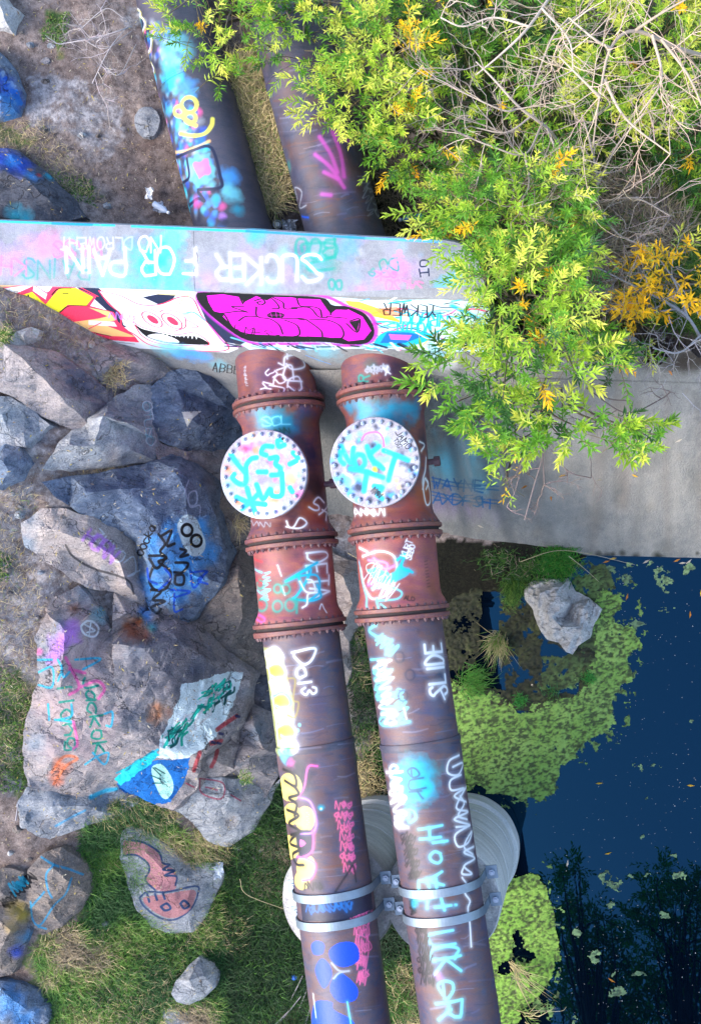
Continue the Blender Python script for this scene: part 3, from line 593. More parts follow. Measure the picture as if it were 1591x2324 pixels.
# ------------------------------------------------------------------ rocks of the bank
BKC = {}; _r = rays(300., 1400.); SHX, SHY = _r[0]/_r[2], _r[1]/_r[2]; BPP = 170     # paint was sprayed from one side: parallel projection along this slant
def shd(p): return np.array([p[0]-SHX*p[2], p[1]-SHY*p[2]])
_q = np.array([shd(unp(x, y, z)) for x, y in ((-60, -60), (760, -60), (-60, 2380), (760, 2380)) for z in (0., 5.)]); bx0, by0 = _q.min(0); bx1, by1 = _q.max(0)
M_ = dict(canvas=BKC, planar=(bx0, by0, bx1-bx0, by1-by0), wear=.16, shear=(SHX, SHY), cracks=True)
def rockmat(n, a, b_, c, **k): return surf('rock_'+n, a, b_, c, k.pop('s1', 2.4), k.pop('s2', 9), .8, .8, 24, grain=.5, st=(.6, 1.5, 1), rot=(0, 0, k.pop('r', .5)), **M_, **k)
ROCKM = {'slate': rockmat('slate', (.12, .18, .28), (.045, .07, .13), (.30, .36, .45)), 'pale': rockmat('pale', (.33, .36, .41), (.14, .17, .22), (.50, .50, .50), r=-.4), 'sand': rockmat('sand', (.44, .37, .33), (.31, .26, .25), (.55, .49, .47), r=.2),
         'brown': rockmat('brown', (.21, .18, .155), (.12, .115, .12), (.32, .26, .22), r=1.1), 'mix': rockmat('mix', (.33, .29, .29), (.12, .14, .18), (.47, .41, .39), r=-.9), 'white': rockmat('white', (.52, .52, .52), (.38, .4, .43), (.62, .6, .56), r=.1), 'dark': rockmat('dark', (.07, .08, .11), (.045, .05, .07), (.14, .15, .18), r=.7)}
ROCKS = []
def rock(label, out, inn, mat, rim=.10, amp=.035, depth=.7, step=.065, name='boulder', cat='boulder', group=None, z0=None, fr=1.0):
    o3 = []
    cx = np.mean([p[0] for p in out]); cy = np.mean([p[1] for p in out]); out2 = []; out = [(cx+(p[0]-cx)*1.10, cy+(p[1]-cy)*1.10)+tuple(p[2:]) for p in out]
    for i, p in enumerate(out):                              # break the outline up a little
        q = out[(i+1) % len(out)]; out2.append(p); L = math.hypot(q[0]-p[0], q[1]-p[1]); n = max(1, int(L/26)); dzp = p[2] if len(p) > 2 else rim; dzq = q[2] if len(q) > 2 else rim
        for j in range(1, n):
            t = j/n; a = mnoise.noise(Vector((p[0]*.05+t*3, p[1]*.05, 1)))*L*.045; out2.append((p[0]+(q[0]-p[0])*t-(q[1]-p[1])/L*a, p[1]+(q[1]-p[1])*t+(q[0]-p[0])/L*a, dzp+(dzq-dzp)*t))
    pts = []
    for p in out2+list(inn):
        g = gD(np.array(float(p[0])), np.array(float(p[1]))); zz = (z0 if z0 is not None else float(g[2]))+(p[2] if len(p) > 2 else rim); pts.append(unp(float(p[0]), float(p[1]), zz))
    no = len(out2); r = delaunay_2d_cdt([Vector(p[:2]) for p in pts], [(i, (i+1) % no) for i in range(no)], [], 1, 1e-6)
    bm = bmesh.new(); vs_ = []
    for k, co in enumerate(r[0]):
        src = r[3][k]; z = pts[src[0]][2] if src else np.mean([p[2] for p in pts]); vs_.append(bm.verts.new((co.x, co.y, z)))
    for f in r[2]:
        try: bm.faces.new([vs_[i] for i in f])
        except ValueError: pass
    for _ in range(6):
        ed = [e for e in bm.edges if e.calc_length() > step]
        if not ed: break
        bmesh.ops.subdivide_edges(bm, edges=ed, cuts=1); bmesh.ops.triangulate(bm, faces=[f for f in bm.faces if len(f.verts) > 3])
    sd = Vector((cx*.01, cy*.01, 0)); bm.normal_update(); 
    for v in bm.verts:
        c = v.co.copy(); n1 = mnoise.ridged_multi_fractal(c*2.2*fr+sd, .9, 2.1, 5, 1, 2)-1.0; n2 = mnoise.fractal(c*9+sd, .8, 2.2, 4); cell = mnoise.voronoi(c*3.2*fr+sd)[0]; n3 = (cell[1]-cell[0]); c4 = mnoise.voronoi(c*4.5+sd*3)[0]; n1 += (.5-c4[0])*1.1*min(1, amp/.03)
        v.co += Vector((mnoise.noise(c*6)*.02, mnoise.noise(c*6+Vector((7, 0, 0)))*.02, n1*amp+n2*amp*.5-max(0, .10-n3)*amp*5))
    be = [e for e in bm.edges if e.is_boundary]; ex = bmesh.ops.extrude_edge_only(bm, edges=be); cw = unp(cx, cy, pts[0][2])
    for v in [g for g in ex['geom'] if isinstance(g, bmesh.types.BMVert)]: d = Vector((v.co.x-cw[0], v.co.y-cw[1], 0)); v.co += d*.04+Vector((0, 0, -depth))
    bmesh.ops.recalc_face_normals(bm, faces=bm.faces)
    org = Vector((cw[0], cw[1], min(v.co.z for v in bm.verts)+depth*.6)); 
    for v in bm.verts: v.co -= org
    me = bpy.data.meshes.new(name); bm.to_mesh(me); bm.free(); smooth(me, 22)
    o = link(name, me, ROCKM[mat] if isinstance(mat, str) else mat, loc=org); tag(o, label, cat, group); ROCKS.append(o); return o
R = rock
R('blue painted rock cut by the left edge above the soil patch', [(-60,110),(0,125),(30,160),(46,205),(38,250),(0,262),(-60,260)], [(0,150,.35),(5,220,.4),(-30,180,.5)], 'slate')
R('dark boulder with blue and orange spray, just above the wall at the left edge', [(-60,340),(0,343),(45,350),(105,395),(150,440),(182,488),(95,502),(0,484),(-60,480)], [(0,385,.45),(50,400,.4),(110,450,.3),(0,440,.3)], 'dark')
R('cyan streaked rock touching the back of the wall at left', [(-20,482),(20,470),(55,492),(82,506),(20,503),(-20,500)], [(25,488,.15)], 'dark', rim=.05)
R('pale yellow stone in the top left corner', [(-40,-20),(5,-10),(22,12),(42,25),(30,42),(22,66),(0,60),(-40,60)], [(0,10,.25),(10,40,.2)], 'white')
R('small white stone below the yellow graffiti letters', [(22,772),(40,752),(70,745),(88,750),(82,768),(60,782),(35,784)], [(55,762,.14)], 'white', rim=.05, amp=.015, depth=.2, step=.05)
R('long pale slab with one dark blue side, left of the bank top', [(-30,780),(20,788),(58,792),(130,806),(180,840),(230,880),(248,918),(230,950),(205,968),(186,978),(110,945),(40,900),(-30,870)], [(30,800,.42),(80,840,.45),(140,900,.42),(195,962,.2),(120,840,.18),(190,890,.15)], 'mix')
R('flat grey slab at the left edge under the long pale slab', [(-40,900),(20,905),(70,930),(105,965),(60,1010),(0,1010),(-40,1000)], [(10,940,.28),(50,965,.22)], 'pale')
R('blue tinted rock at the left edge beside the dry soil path', [(-40,1015),(10,1010),(45,1020),(60,1050),(40,1085),(0,1105),(-40,1100)], [(10,1040,.28),(20,1070,.2)], 'slate')
R('wedge shaped grey boulder with white letters on its right side', [(113,1056),(150,1000),(195,955),(235,925),(300,885),(335,880),(352,905),(346,950),(352,1000),(345,1040),(270,1048),(200,1056)], [(160,1010,.35),(235,945,.62),(305,900,.75),(325,905,.6),(290,960,.62),(300,1020,.30),(215,1010,.45)], 'pale')
R('dark slate boulder with a white painted triangle', [(352,885),(392,848),(440,842),(490,846),(545,872),(560,930),(548,985),(500,1018),(430,1018),(385,1000),(352,985)], [(400,880,.35),(470,870,.4),(520,930,.3),(430,950,.55),(480,980,.4),(385,940,.4)], 'slate')
R('low rock wedged between the white triangle boulder and the big blue one', [(352,1002),(430,1026),(505,1022),(540,1050),(520,1090),(470,1085),(430,1060),(370,1045)], [(430,1042,.22),(490,1055,.2)], 'mix')
R('big blue boulder with the black number 8 on a white oval', [(120,1106),(180,1092),(250,1082),(320,1070),(385,1045),(440,1062),(455,1110,.6),(474,1170,.52),(502,1250,.42),(498,1292,.42),(475,1340,.4),(440,1372,.35),(412,1404,.25),(375,1400),(345,1380),(325,1330),(318,1280),(312,1230),(260,1200),(200,1172),(150,1140)], [(200,1120,.38),(270,1110,.40),(255,1155,.25),(330,1110,.55),(400,1070,.75),(420,1110,.78),(345,1160,.62),(310,1215,.45),(430,1180,.72),(460,1230,.55),(380,1240,.72),(350,1290,.58),(430,1300,.55),(400,1360,.4)], 'slate', amp=.04)
R('pale sandstone slab with pink and white tags left of the number 8', [(62,1196),(110,1166),(160,1168),(235,1190),(305,1236),(316,1290),(322,1340),(312,1400),(285,1440),(250,1425),(255,1340),(200,1330),(120,1280),(70,1240)], [(120,1200,.3),(200,1225,.34),(270,1270,.34),(150,1250,.10),(220,1290,.12),(290,1330,.3),(285,1390,.24)], 'sand')
R('huge boulder with painted green letters on pink stone and a teal face on its corner', [(72,1688),(84,1620),(110,1540),(98,1460),(135,1380),(190,1352),(232,1400),(262,1450),(300,1428),(330,1405),(380,1405),(420,1402),(470,1452),(545,1536,.42),(542,1580,.42),(522,1640,.45),(475,1680,.5),(440,1712,.5),(436,1768,.42),(385,1816,.35),(335,1800,.25),(275,1770),(222,1796),(150,1780),(85,1765)], [(150,1430,.40),(200,1400,.35),(140,1560,.50),(180,1680,.5),(255,1460,.55),(262,1540,.62),(330,1470,.72),(400,1450,.68),(480,1500,.6),(520,1545,.45),(400,1560,.8),(430,1610,.7),(320,1620,.72),(350,1690,.75),(250,1650,.6),(280,1740,.4),(400,1730,.5),(120,1720,.35),(460,1640,.5),(200,1760,.3)], 'mix', amp=.045)
R('rock with red eyes painted on it beside the teal face', [(436,1764),(445,1712),(480,1680),(524,1640),(545,1585),(562,1602),(566,1636),(540,1690),(532,1742),(490,1768)], [(480,1720,.35),(520,1665,.4),(548,1610,.3)], 'sand')
R('angular grey rock between the red eyes and the left pipe', [(545,1640),(572,1600),(610,1620),(632,1660),(634,1740),(602,1800),(560,1775),(536,1738),(540,1690)], [(575,1640,.5),(600,1700,.45),(560,1720,.3)], 'mix')
R('brown cracked rock face running under the left pipe', [(420,1404),(448,1370),(478,1335),(500,1288),(520,1252),(590,1270),(600,1330),(606,1420),(610,1500),(590,1535),(548,1530),(480,1462)], [(480,1370,.35),(540,1310,.5),(550,1400,.45),(520,1470,.3),(580,1480,.25)], 'brown')
R('dark blue rock in the cleft beside the left pipe', [(552,1532),(600,1530),(625,1550),(630,1620),(600,1612),(566,1590)], [(590,1560,.3)], 'dark')
R('brown rock under the left manhole cover', [(455,1100),(480,1080),(540,1100),(590,1160),(592,1262),(520,1248),(502,1240),(478,1180)], [(500,1150,.25),(550,1210,.3)], 'brown')
R('pale slab with red scribble overhanging the dark gully', [(425,1782),(470,1770),(540,1772),(600,1800),(628,1770),(600,1830),(566,1885),(520,1915),(480,1905),(440,1862),(395,1830)], [(450,1800,.3),(520,1810,.35),(560,1850,.3),(500,1870,.3)], 'pale')
R('flat rock with a pink worm drawing in the grass', [(285,1898),(305,1885),(345,1900),(385,1930),(420,1962),(470,1962),(498,1985),(480,2030),(462,2070),(432,2106),(385,2108),(350,2094),(318,2062),(300,2010),(282,1950)], [(330,1930,.16),(380,1980,.2),(440,1995,.2),(360,2050,.16),(420,2060,.18)], 'pale', rim=.07, amp=.02)
R('dark rounded rock with cyan lines at lower left', [(72,1975),(100,1945),(140,1930),(180,1955),(202,1985),(198,2030),(172,2065),(140,2095),(100,2112),(64,2085),(60,2030)], [(120,1970,.3),(160,2000,.35),(110,2050,.3)], 'brown')
R('pale blue stone in the grass near the bottom edge', [(394,2252),(405,2225),(428,2196),(450,2178),(478,2192),(492,2212),(486,2240),(462,2262),(432,2276),(405,2270)], [(430,2225,.34),(462,2215,.3),(440,2250,.22)], 'pale', rim=.12, amp=.012, depth=.4, step=.06)
R('half buried stone at the bottom edge below the pale blue one', [(368,2300),(392,2288),(420,2296),(435,2320),(430,2350),(380,2350)], [(400,2315,.12)], 'pale', rim=.04)
R('blue rock in the bottom left corner', [(-40,2235),(20,2232),(75,2248),(105,2280),(108,2310),(85,2360),(-40,2370)], [(20,2260,.3),(60,2290,.3),(10,2310,.35)], 'slate')
R('black and cyan tagged rock at the left edge near the bottom', [(-40,2010),(10,1980),(52,1990),(60,2050),(66,2110),(50,2160),(30,2200),(-40,2220)], [(10,2030,.3),(25,2110,.35),(0,2170,.3)], 'brown')
R('low pale ledge with cyan streaks below the huge boulder', [(70,1790),(130,1788),(225,1802),(282,1782),(330,1806),(260,1850),(190,1872),(120,1900),(75,1880),(50,1830)], [(120,1830,.18),(200,1830,.2),(110,1870,.1)], 'pale', rim=.05)
R('small pale stone left of the grass slope', [(42,1848),(66,1836),(76,1856),(66,1878),(46,1880)], [(58,1858,.14)], 'pale', rim=.04, depth=.2, step=.05)
R('jagged pale rock between the two pipes', [(745,1262),(790,1282),(826,1290),(838,1345),(822,1400),(790,1450),(796,1510),(784,1545),(755,1500),(735,1400),(740,1320)], [(780,1310,.55),(800,1370,.45),(775,1430,.4),(772,1500,.3)], 'sand')
R('brown rock ledge left of the upper pipe flange', [(430,850),(470,835),(540,835),(550,880),(545,900),(520,872),(480,846)], [(500,856,.12)], 'brown', rim=.03)
R('crumbling grey rock above the white lettered wedge', [(210,800),(260,775),(330,800),(400,838),(385,850),(350,882),(330,876),(290,880),(240,870)], [(270,810,.16),(330,830,.18),(300,855,.12)], 'mix', rim=.03, amp=.03)
R('pale knobbly rock with a dark hollow standing in the shallow pond', [(1196,1337),(1214,1326),(1244,1318),(1288,1322),(1300,1347),(1332,1360),(1356,1385),(1342,1411),(1332,1443),(1308,1459),(1296,1477),(1284,1471),(1268,1451),(1244,1447),(1222,1415),(1214,1385),(1198,1362)], [(1230,1350,.42),(1262,1345,.5),(1285,1372,.48),(1322,1385,.42),(1250,1400,.5),(1285,1402,.08),(1300,1370,.15),(1272,1425,.42),(1315,1420,.4),(1295,1450,.25)], 'white', rim=.10, amp=.075, z0=0.0, fr=1.7)
R('brown half sunk rock beside the right pipe at the foot of the slope', [(1000,1212),(1040,1216),(1085,1244),(1072,1275),(1035,1290),(1000,1262)], [(1035,1240,.14)], 'brown', rim=.02, z0=.06, amp=.03)
o = R('round grey concrete disc lying against the left rear pipe', [(309+26*math.cos(a)+26, 276+33*math.sin(a)) for a in np.arange(0, 2*PI, .5)], [(335,276,.07)], 'pale', rim=.06, amp=.008, depth=.12, name='concrete_disc', cat='disc'); ROCKS.append(o)
srs = random.Random(5)
for i in range(84):                                             # loose stones
    a_, b_, wh_ = srs.choice([((60,1130),(300,1700), 'on the bank among the middle boulders'), ((20,60),(300,480), 'on the brown soil behind the wall'), ((150,760),(470,880), 'on the gravel just below the mural'), ((0,1120),(130,1400), 'on the soil along the left edge'), ((540,1900),(640,1960), 'in the dark gully beside the left pipe'), ((20,820),(420,1100), 'between the upper boulders below the mural'), ((20,1850),(170,1960), 'on the bare soil below the huge boulder'), ((20,1880),(260,2140), 'around the cyan lined rock at lower left')])
    x, y = srs.uniform(a_[0], b_[0]), srs.uniform(a_[1], b_[1]); s = srs.uniform(4, 10); n = 7; ph = srs.uniform(0, 6)
    po = [(x+s*srs.uniform(.8, 1.3)*math.cos(ph+2*PI*k/n), y+s*srs.uniform(.6, 1)*math.sin(ph+2*PI*k/n)) for k in range(n)]
    mt_ = srs.choice(['pale', 'mix', 'white', 'brown']); u_ = (x-a_[0])/(b_[0]-a_[0]); v_ = (y-a_[1])/(b_[1]-a_[1]); LBS = globals().setdefault('LBS', set())
    lb = '%s %s stone, %s %s, %s' % ('tiny' if s < 6 else ('fist sized' if s < 8.5 else 'large'), {'pale': 'grey', 'mix': 'mottled', 'white': 'whitish', 'brown': 'brown'}[mt_], ['upper', 'middle', 'lower'][min(2, int(v_*3))], ['left', 'centre', 'right'][min(2, int(u_*3))], wh_)
    if lb in LBS: continue
    LBS.add(lb); R(lb, po, [(x, y, s*.008)], mt_, rim=.015, amp=.006, depth=.06, step=.05, name='stone', cat='stone', group='loose stones on the bank')
# what the paint lands on
dg = bpy.context.evaluated_depsgraph_get(); TR = [(BVHTree.FromObject(o, dg), o.location.copy()) for o in ROCKS]; TR.append((BVHTree.FromObject(ground, dg), Vector((0, 0, 0))))
def hitD(x, y):
    r = Vector(rays(float(x), float(y)).tolist()).normalized(); best = None
    for t, off in TR:
        h = t.ray_cast(Vector(CAM)-off, r)
        if h[0] is not None and (best is None or h[3] < best[0]): best = (h[3], h[0]+off)
    return np.array(best[1]) if best else unp(float(x), float(y), 2.)
bk_cv = Canvas((bx1-bx0)*BPP, (by1-by0)*BPP, lambda P: np.array([(shd(hitD(*p))-[bx0, by0])*BPP for p in P]), BPP/k_at(2.8))

# ------------------------------------------------------------------ the graffiti
def Z(ox, oy, k): return lambda *p: [(ox+a*k, oy+b_*k) for a, b_ in p]
A1 = Z(0, 0, .5006); A3 = Z(0, 478, .3605); A4 = Z(446, 478, .4005); B1 = Z(478, 764.6, .3605); B2 = Z(478, 1210.7, .4005); B3 = Z(541.6, 1656.7, .4406); B4 = Z(955.8, 828.4, .3993); R6 = Z(0, 732.8, .3605); L7 = Z(0, 1210.7, .4406); L8 = Z(0, 1720.4, .4406)
gr = random.Random(11)
# wall top
c = top_cv
for i in range(150):
    x = gr.uniform(-50, 1110); c.spray(x, gr.uniform(510, 670), gr.uniform(8, 34), gr.choice([(.5,.5,.6), (.44,.47,.54), (.68,.7,.76), (.7,.55,.78), (.45,.75,.82), (.4,.62,.8), (.5,.52,.58), (.62,.58,.68)]), gr.uniform(.1, .32))
for x, y, r, cl, a in ((370,560,45,'cyan',.8),(350,600,50,'cyan',.7),(395,540,30,'lcyan',.8),(330,590,35,'cyan',.5),(390,640,60,'cyan',.6),(320,640,40,'cyan',.4),(250,640,50,'lcyan',.4),(580,530,26,'cyan',.7),(690,600,30,'teal',.4),(745,590,32,'teal',.5),(905,610,30,'pink',.4),(880,640,36,'violet',.5),(820,660,30,'violet',.4),(1030,650,34,'cyan',.8),(1000,660,25,'cyan',.5),(20,590,40,'violet',.4),(80,570,50,'violet',.4),(120,560,40,'pink',.3),(790,560,28,'sky',.5),(680,570,26,'navy',.25),(1010,560,45,(.35,.36,.38),.5),(960,540,40,(.4,.4,.42),.5),(300,560,30,'sky',.4),(210,560,20,'pink',.4),(70,615,30,'teal',.25)): c.spray(x, y, r, cl, a)
for q in ([(0, 503), (150, 508), (260, 512)], [(120, 508), (210, 511)], [(300, 514), (480, 522), (560, 525)], [(560, 525), (700, 533), (830, 541)], [(830, 541), (1000, 549)]): c.stroke(q, 6, gr.choice(['cyan', 'sky', (.0, .5, .65)]), .9)
c.text('PASS', 230, 548, (-1, .0), 36, 5, 'pink', .45, soft=.9); c.text('RAINS', 205, 592, (-1, -.02), 42, 5, 'teal', .5, soft=.8); c.text('KHISA', 60, 585, (-1, -.02), 40, 5, 'pink', .35, soft=.9)
c.text('BOO', 760, 545, (-1, 0), 40, 7, 'teal', .75, soft=.7); c.text('OO', 775, 636, (-1, 0), 20, 6, 'teal', .6); c.stroke(A4((600, 230), (610, 190), (780, 190), (780, 260), (640, 300), (650, 340), (780, 330)), 8, 'teal', .7, .7); c.text('DO', 900, 585, (-1, .1), 28, 4, 'teal', .7); c.text('e', 850, 610, (-1, .1), 22, 4, 'teal', .5)
for q in (((730,610),'N'),): pass
c.text('NO', 365, 538, (-1, 0), 34, 5, 'white', .8, soft=.5); c.text('DLROWEHT', 300, 540, (-1, 0), 26, 4, 'white', .35, soft=.9)
def glyph(c, ch, x, y, h, w, wd, col, d=(-1, .02), a=1, **k): # centred
    d = np.array(d, float); d /= np.linalg.norm(d); u = np.array([d[1], -d[0]]); p = np.array([x, y])-d*w/2-u*h/2; c.text(ch, p[0], p[1], d, h, wd, col, a, cw=w/h, **k)
for ch, x, y, w_ in (('S', 708, 608, 44), ('U', 657, 608, 34), ('C', 620, 611, 30), ('K', 577, 614, 34), ('E', 541, 608, 26), ('R', 508, 606, 30), ('F', 430, 592, 30), ('O', 376, 593, 38), ('R', 338, 596, 30), ('P', 268, 594, 34), ('A', 233, 596, 38), ('I', 203, 590, 14), ('N', 170, 590, 36)): glyph(c, ch, x, y, 58, w_, 6.5, 'white', soft=.35, jit=.03, halo='lcyan' if 0 else None); glyph(c, ch, x, y, 58, w_, 12, 'white', soft=.9, jit=.03, a=.25)
glyph(c, 'O', 962, 597, 17, 14, 3, 'navy', d=(.3, .9)); glyph(c, 'H', 962, 619, 17, 20, 3, 'navy', d=(-1, .1))
c.text('SALSO', 960, 640, (-1, -.05), 22, 4, 'pink', .4, soft=.9); c.text('eck', 900, 615, (-1, 0), 22, 4, 'pink', .5, soft=.8)
c.stroke(A3((1220, 130), (1225, 230), (1245, 290), (1225, 380), (1228, 500)), 1.3, (.2, .2, .22), .8, .2)
c.stroke(A4((0, 240), (10, 300)), 1.2, (.2, .2, .2), .7)
c.squig((910, 575), (860, 640), 26, 5, 'violet', .5, 6, 3)
# wall face
c = fac_cv
c.fill(A3((-300,500),(0,490),(200,465),(700,470),(1240,515),(1500,870),(1440,895),(880,870),(700,825),(380,715),(100,630),(-300,560)), 'white', .95, 3)
c.fill(A3((0,430),(300,440),(700,470),(1200,500),(1200,520),(600,490),(0,480)), 'peach', .5, 4)
c.fill(A3((480,480),(620,485),(760,600),(840,720),(760,740),(700,650),(600,560)), 'navy', .95, 2); c.fill(A3((900,545),(1000,525),(1110,530),(1080,570),(1000,590)), 'navy', .95, 2); c.fill(A3((640,485),(900,520),(1150,540),(1200,545),(1180,520),(900,495)), 'cream', .8, 3)
pk = (.95, .2, .35)
c.fill(A3((75,535),(210,475),(300,520),(340,480),(440,470),(610,540),(570,600),(720,640),(745,700),(850,790),(880,830),(700,815),(470,755),(380,708),(190,640)), pk, 1, 1.5)
c.fill(A3((215,470),(300,525),(290,560),(210,505)), 'white', .9, 2)
c.fill(A3((108,542),(205,512),(290,590),(350,520),(380,490),(480,488),(590,545),(545,600),(430,592),(380,640),(320,668),(220,640)), (.84, .82, .15), 1, 1.5)
c.stroke(A3((110,545),(190,600),(240,640)), 5, 'black', 1); c.stroke(A3((330,530),(370,492),(450,488)), 3.5, 'black'); c.stroke(A3((560,600),(440,600),(380,640)), 3, 'black'); c.stroke(A3((180,530),(190,560),(240,575)), 3, 'black'); c.stroke(A3((400,520),(430,520)), 4, 'black')
c.fill(A3((560,610),(690,635),(730,690),(640,712),(860,795),(700,790),(490,740),(470,700),(620,680),(680,665)), 'peach', 1, 1.5); c.fill(A3((560,690),(720,700),(740,730),(560,720)), 'white', .9, 1.5)
c.stroke(A3((380,712),(430,690),(470,740),(560,765)), 4, 'black'); c.stroke(A3((600,770),(700,790)), 2.5, 'black'); c.stroke(A3((640,705),(560,745)), 2.5, pk); c.stroke(A3((0,490),(200,470),(300,515),(350,475),(470,470),(620,540)), 3, pk); c.stroke(A3((80,540),(160,620),(300,690),(480,755),(700,820),(850,840)), 2, 'black', .7)
wh = (.92, .95, .97)                                            # a generic white creature with two pink eyes and an open mouth
c.fill(A3((625,508),(700,512),(800,560),(900,610),(1000,620),(1060,600),(1140,560),(1215,560),(1260,650),(1300,720),(1340,770),(1440,872),(1340,870),(1160,860),(960,835),(860,760),(780,720),(760,650),(690,580)), wh, 1, 1.5)
c.stroke(A3((625,505),(760,535),(880,590),(1010,590),(1130,545),(1215,555),(1270,660),(1340,740),(1440,872),(1200,880),(960,850),(850,780),(770,730),(760,650),(690,590),(625,505)), 3.4, pk)
for (ex, ey) in ((960, 685), (1085, 695)):
    e = [(ex+62*math.cos(a)+18*math.sin(a), ey+46*math.sin(a)+18*math.cos(a)) for a in np.arange(0, 6.28, .6)]; c.fill(A3(*e), 'white', 1, 1, sm=True); c.stroke(A3(*e), 3.2, pk, closed=True)
    e = [(ex+4+34*math.cos(a)+12*math.sin(a), ey+26*math.sin(a)+10*math.cos(a)) for a in np.arange(0, 6.28, .6)]; c.fill(A3(*e), (.9, .2, .35), 1, 1, sm=True)
c.fill(A3((850,715),(900,745),(1010,770),(1120,790),(1230,790),(1320,840),(1200,842),(1040,830),(920,790)), 'black', 1, 1, sm=True); c.fill(A3((930,790),(1000,775),(1090,800),(1130,830),(1030,825)), wh, 1, 1, sm=True)
for i in range(9): x = 1020+i*26; c.fill(A3((x, 765+i*3), (x+20, 766+i*3), (x+10, 788+i*3)), wh, 1, .6)
c.stroke(A3((840,700),(900,735),(1010,762),(1120,780),(1230,770),(1320,842),(1180,850),(1000,835),(900,790),(850,720)), 3, pk); c.stroke(A3((1150,560),(1130,600),(1190,620)), 2, (.7, .4, .3)); c.stroke(A3((950,620),(1000,640),(1040,625),(1150,650),(1170,730),(1100,760)), 3, pk)
c.squig(*A3((690,650),(880,690)), 20, 3, 'violet', .8, 5, 9)
c.stroke(A3((1160,650),(1220,640),(1290,690)), 6, 'sky', .8); c.fill(A3((1130,640),(1190,650),(1230,700),(1180,690)), (.6, .75, .85), .8, 3); c.stroke(A3((1180,690),(1250,730),(1210,735)), 3, pk)
c.fill(A3((1240,560),(1300,700),(1420,830),(1600,860),(1500,800),(1360,700)), 'navy', .9, 3); c.stroke(A3((1320,720),(1440,850),(1580,845)), 5, 'mag', .6); c.stroke(A3((1460,800),(1560,830)), 8, 'lcyan', .9)
# right mural mess behind the magenta letters
c.fill(A4((760,490),(1000,510),(1380,505),(1600,520),(1760,580),(1740,800),(1450,800),(1000,780),(700,790),(300,790),(250,760)), (.75, .88, .93), .95, 3)
for i in range(90):
    x = gr.uniform(760, 1560); y = gr.uniform(505, 790); L = gr.uniform(40, 200); a = gr.gauss(.05, .5); cl = gr.choice(['cyan', 'cyan', 'cyan', 'black', 'white', 'white', 'pink', 'sky', 'navy', 'yellow', 'hot', 'lcyan'])
    c.stroke(A4((x, y), (x+L*.5*math.cos(a), y+L*.5*math.sin(a)*.5+gr.uniform(-15, 15)), (x+L*math.cos(a), y+L*math.sin(a)*.5)), gr.uniform(2, 6), cl, .95)
c.fill(A4((840,510),(920,515),(1050,560),(1180,640),(1000,600),(880,560)), 'yellow', .8, 2); c.fill(A4((1000,560),(1130,545),(1200,600),(1060,600)), 'orange', .7, 3)
c.text('NRUOCE', *A4((1420, 590))[0], (-1, -.05), 26, 4, 'cyan', 1); c.text('YEKWER', *A4((1360, 540))[0], (-1, -.05), 26, 3.2, 'black', .9); c.text('WOHTN', *A4((1330, 640))[0], (-1, -.02), 20, 3.6, 'cyan', 1)
c.fill(A4((1010,770),(1060,690),(1200,680),(1330,700),(1300,740),(1180,770)), 'cyan', 1, 1.5, sm=True); c.fill(A4((1040,750),(1080,690),(1200,690),(1290,710),(1180,750)), 'blue', .8, 1.5); c.fill(A4((1090,700),(1220,705),(1200,735),(1100,730)), 'pink', .9, 2); c.stroke(A4((1240,690),(1330,735),(1460,770)), 4, 'cream', .9)
for q in (A4((1380,420),(1470,450)), A4((1400,480),(1560,500)), A4((1450,540),(1600,620),(1640,700)), A4((1500,600),(1560,760))): c.stroke(q, 12, 'cyan', .8, .9)
c.fill(A4((1480,640),(1590,660),(1640,760),(1520,740)), 'white', .8, 6)
# magenta bubble letters
HALO = (.68, .12, .68); c.stroke(A4((20,470),(150,440),(380,460),(700,480),(860,545),(980,590),(1015,680),(980,745),(860,765),(720,755),(480,755),(300,745),(130,640),(30,540)), 12, HALO, .85, .7, closed=True)
c.fill(A4((0,480),(60,462),(380,476),(700,492),(770,535),(860,545),(960,590),(1008,680),(970,748),(860,758),(720,745),(480,745),(290,735),(140,640),(40,550)), 'black', 1, 1, sm=True)
mg = (.93, .02, .82)
c.fill(A4((60,482),(150,474),(245,490),(270,520),(340,484),(400,510),(430,490),(540,492),(570,498),(700,502),(740,560),(760,585),(790,562),(860,560),(940,600),(990,680),(950,730),(860,740),(820,720),(760,720),(720,715),(600,712),(480,710),(420,705),(280,700),(215,665),(150,600),(160,585),(100,570),(70,520)), mg, 1, 1)
for q in ([(110,580),(160,580),(240,570),(290,575),(200,545),(270,545)],[(245,488),(265,530)],[(268,520),(300,485),(370,482),(430,500),(470,550),(430,556)],[(330,510),(370,500),(390,520),(365,535),(345,520),(365,515)],[(430,490),(490,520),(500,555),(570,555)],[(570,500),(590,540),(660,545),(700,560),(710,600)],[(540,550),(640,550),(690,600),(740,605)],[(760,590),(770,560),(850,560)],[(340,545),(345,600),(420,615),(470,650),(490,700)],[(240,625),(280,600),(350,600)],[(160,590),(230,680),(400,712),(470,705)],[(500,620),(570,650),(585,700),(550,715)],[(480,610),(600,612),(640,630),(705,680),(715,720)],[(640,615),(740,620),(810,650),(835,700),(810,740)],[(740,600),(850,610)],[(850,640),(910,690),(925,615),(870,625)],[(580,615),(610,620)]): c.stroke(A4(*q), 4, 'black', 1, .15)
c.fill(A4((865,630),(925,618),(908,690)), 'black', 1, .8); c.fill(A4((400,590),(440,572),(500,588),(480,608),(420,608)), 'black', 1, .8, sm=True)
for q in ([(420,580),(430,605)],[(450,575),(455,605)],[(475,580),(478,605)],[(405,592),(500,592)]): c.stroke(A4(*q), 1, mg)
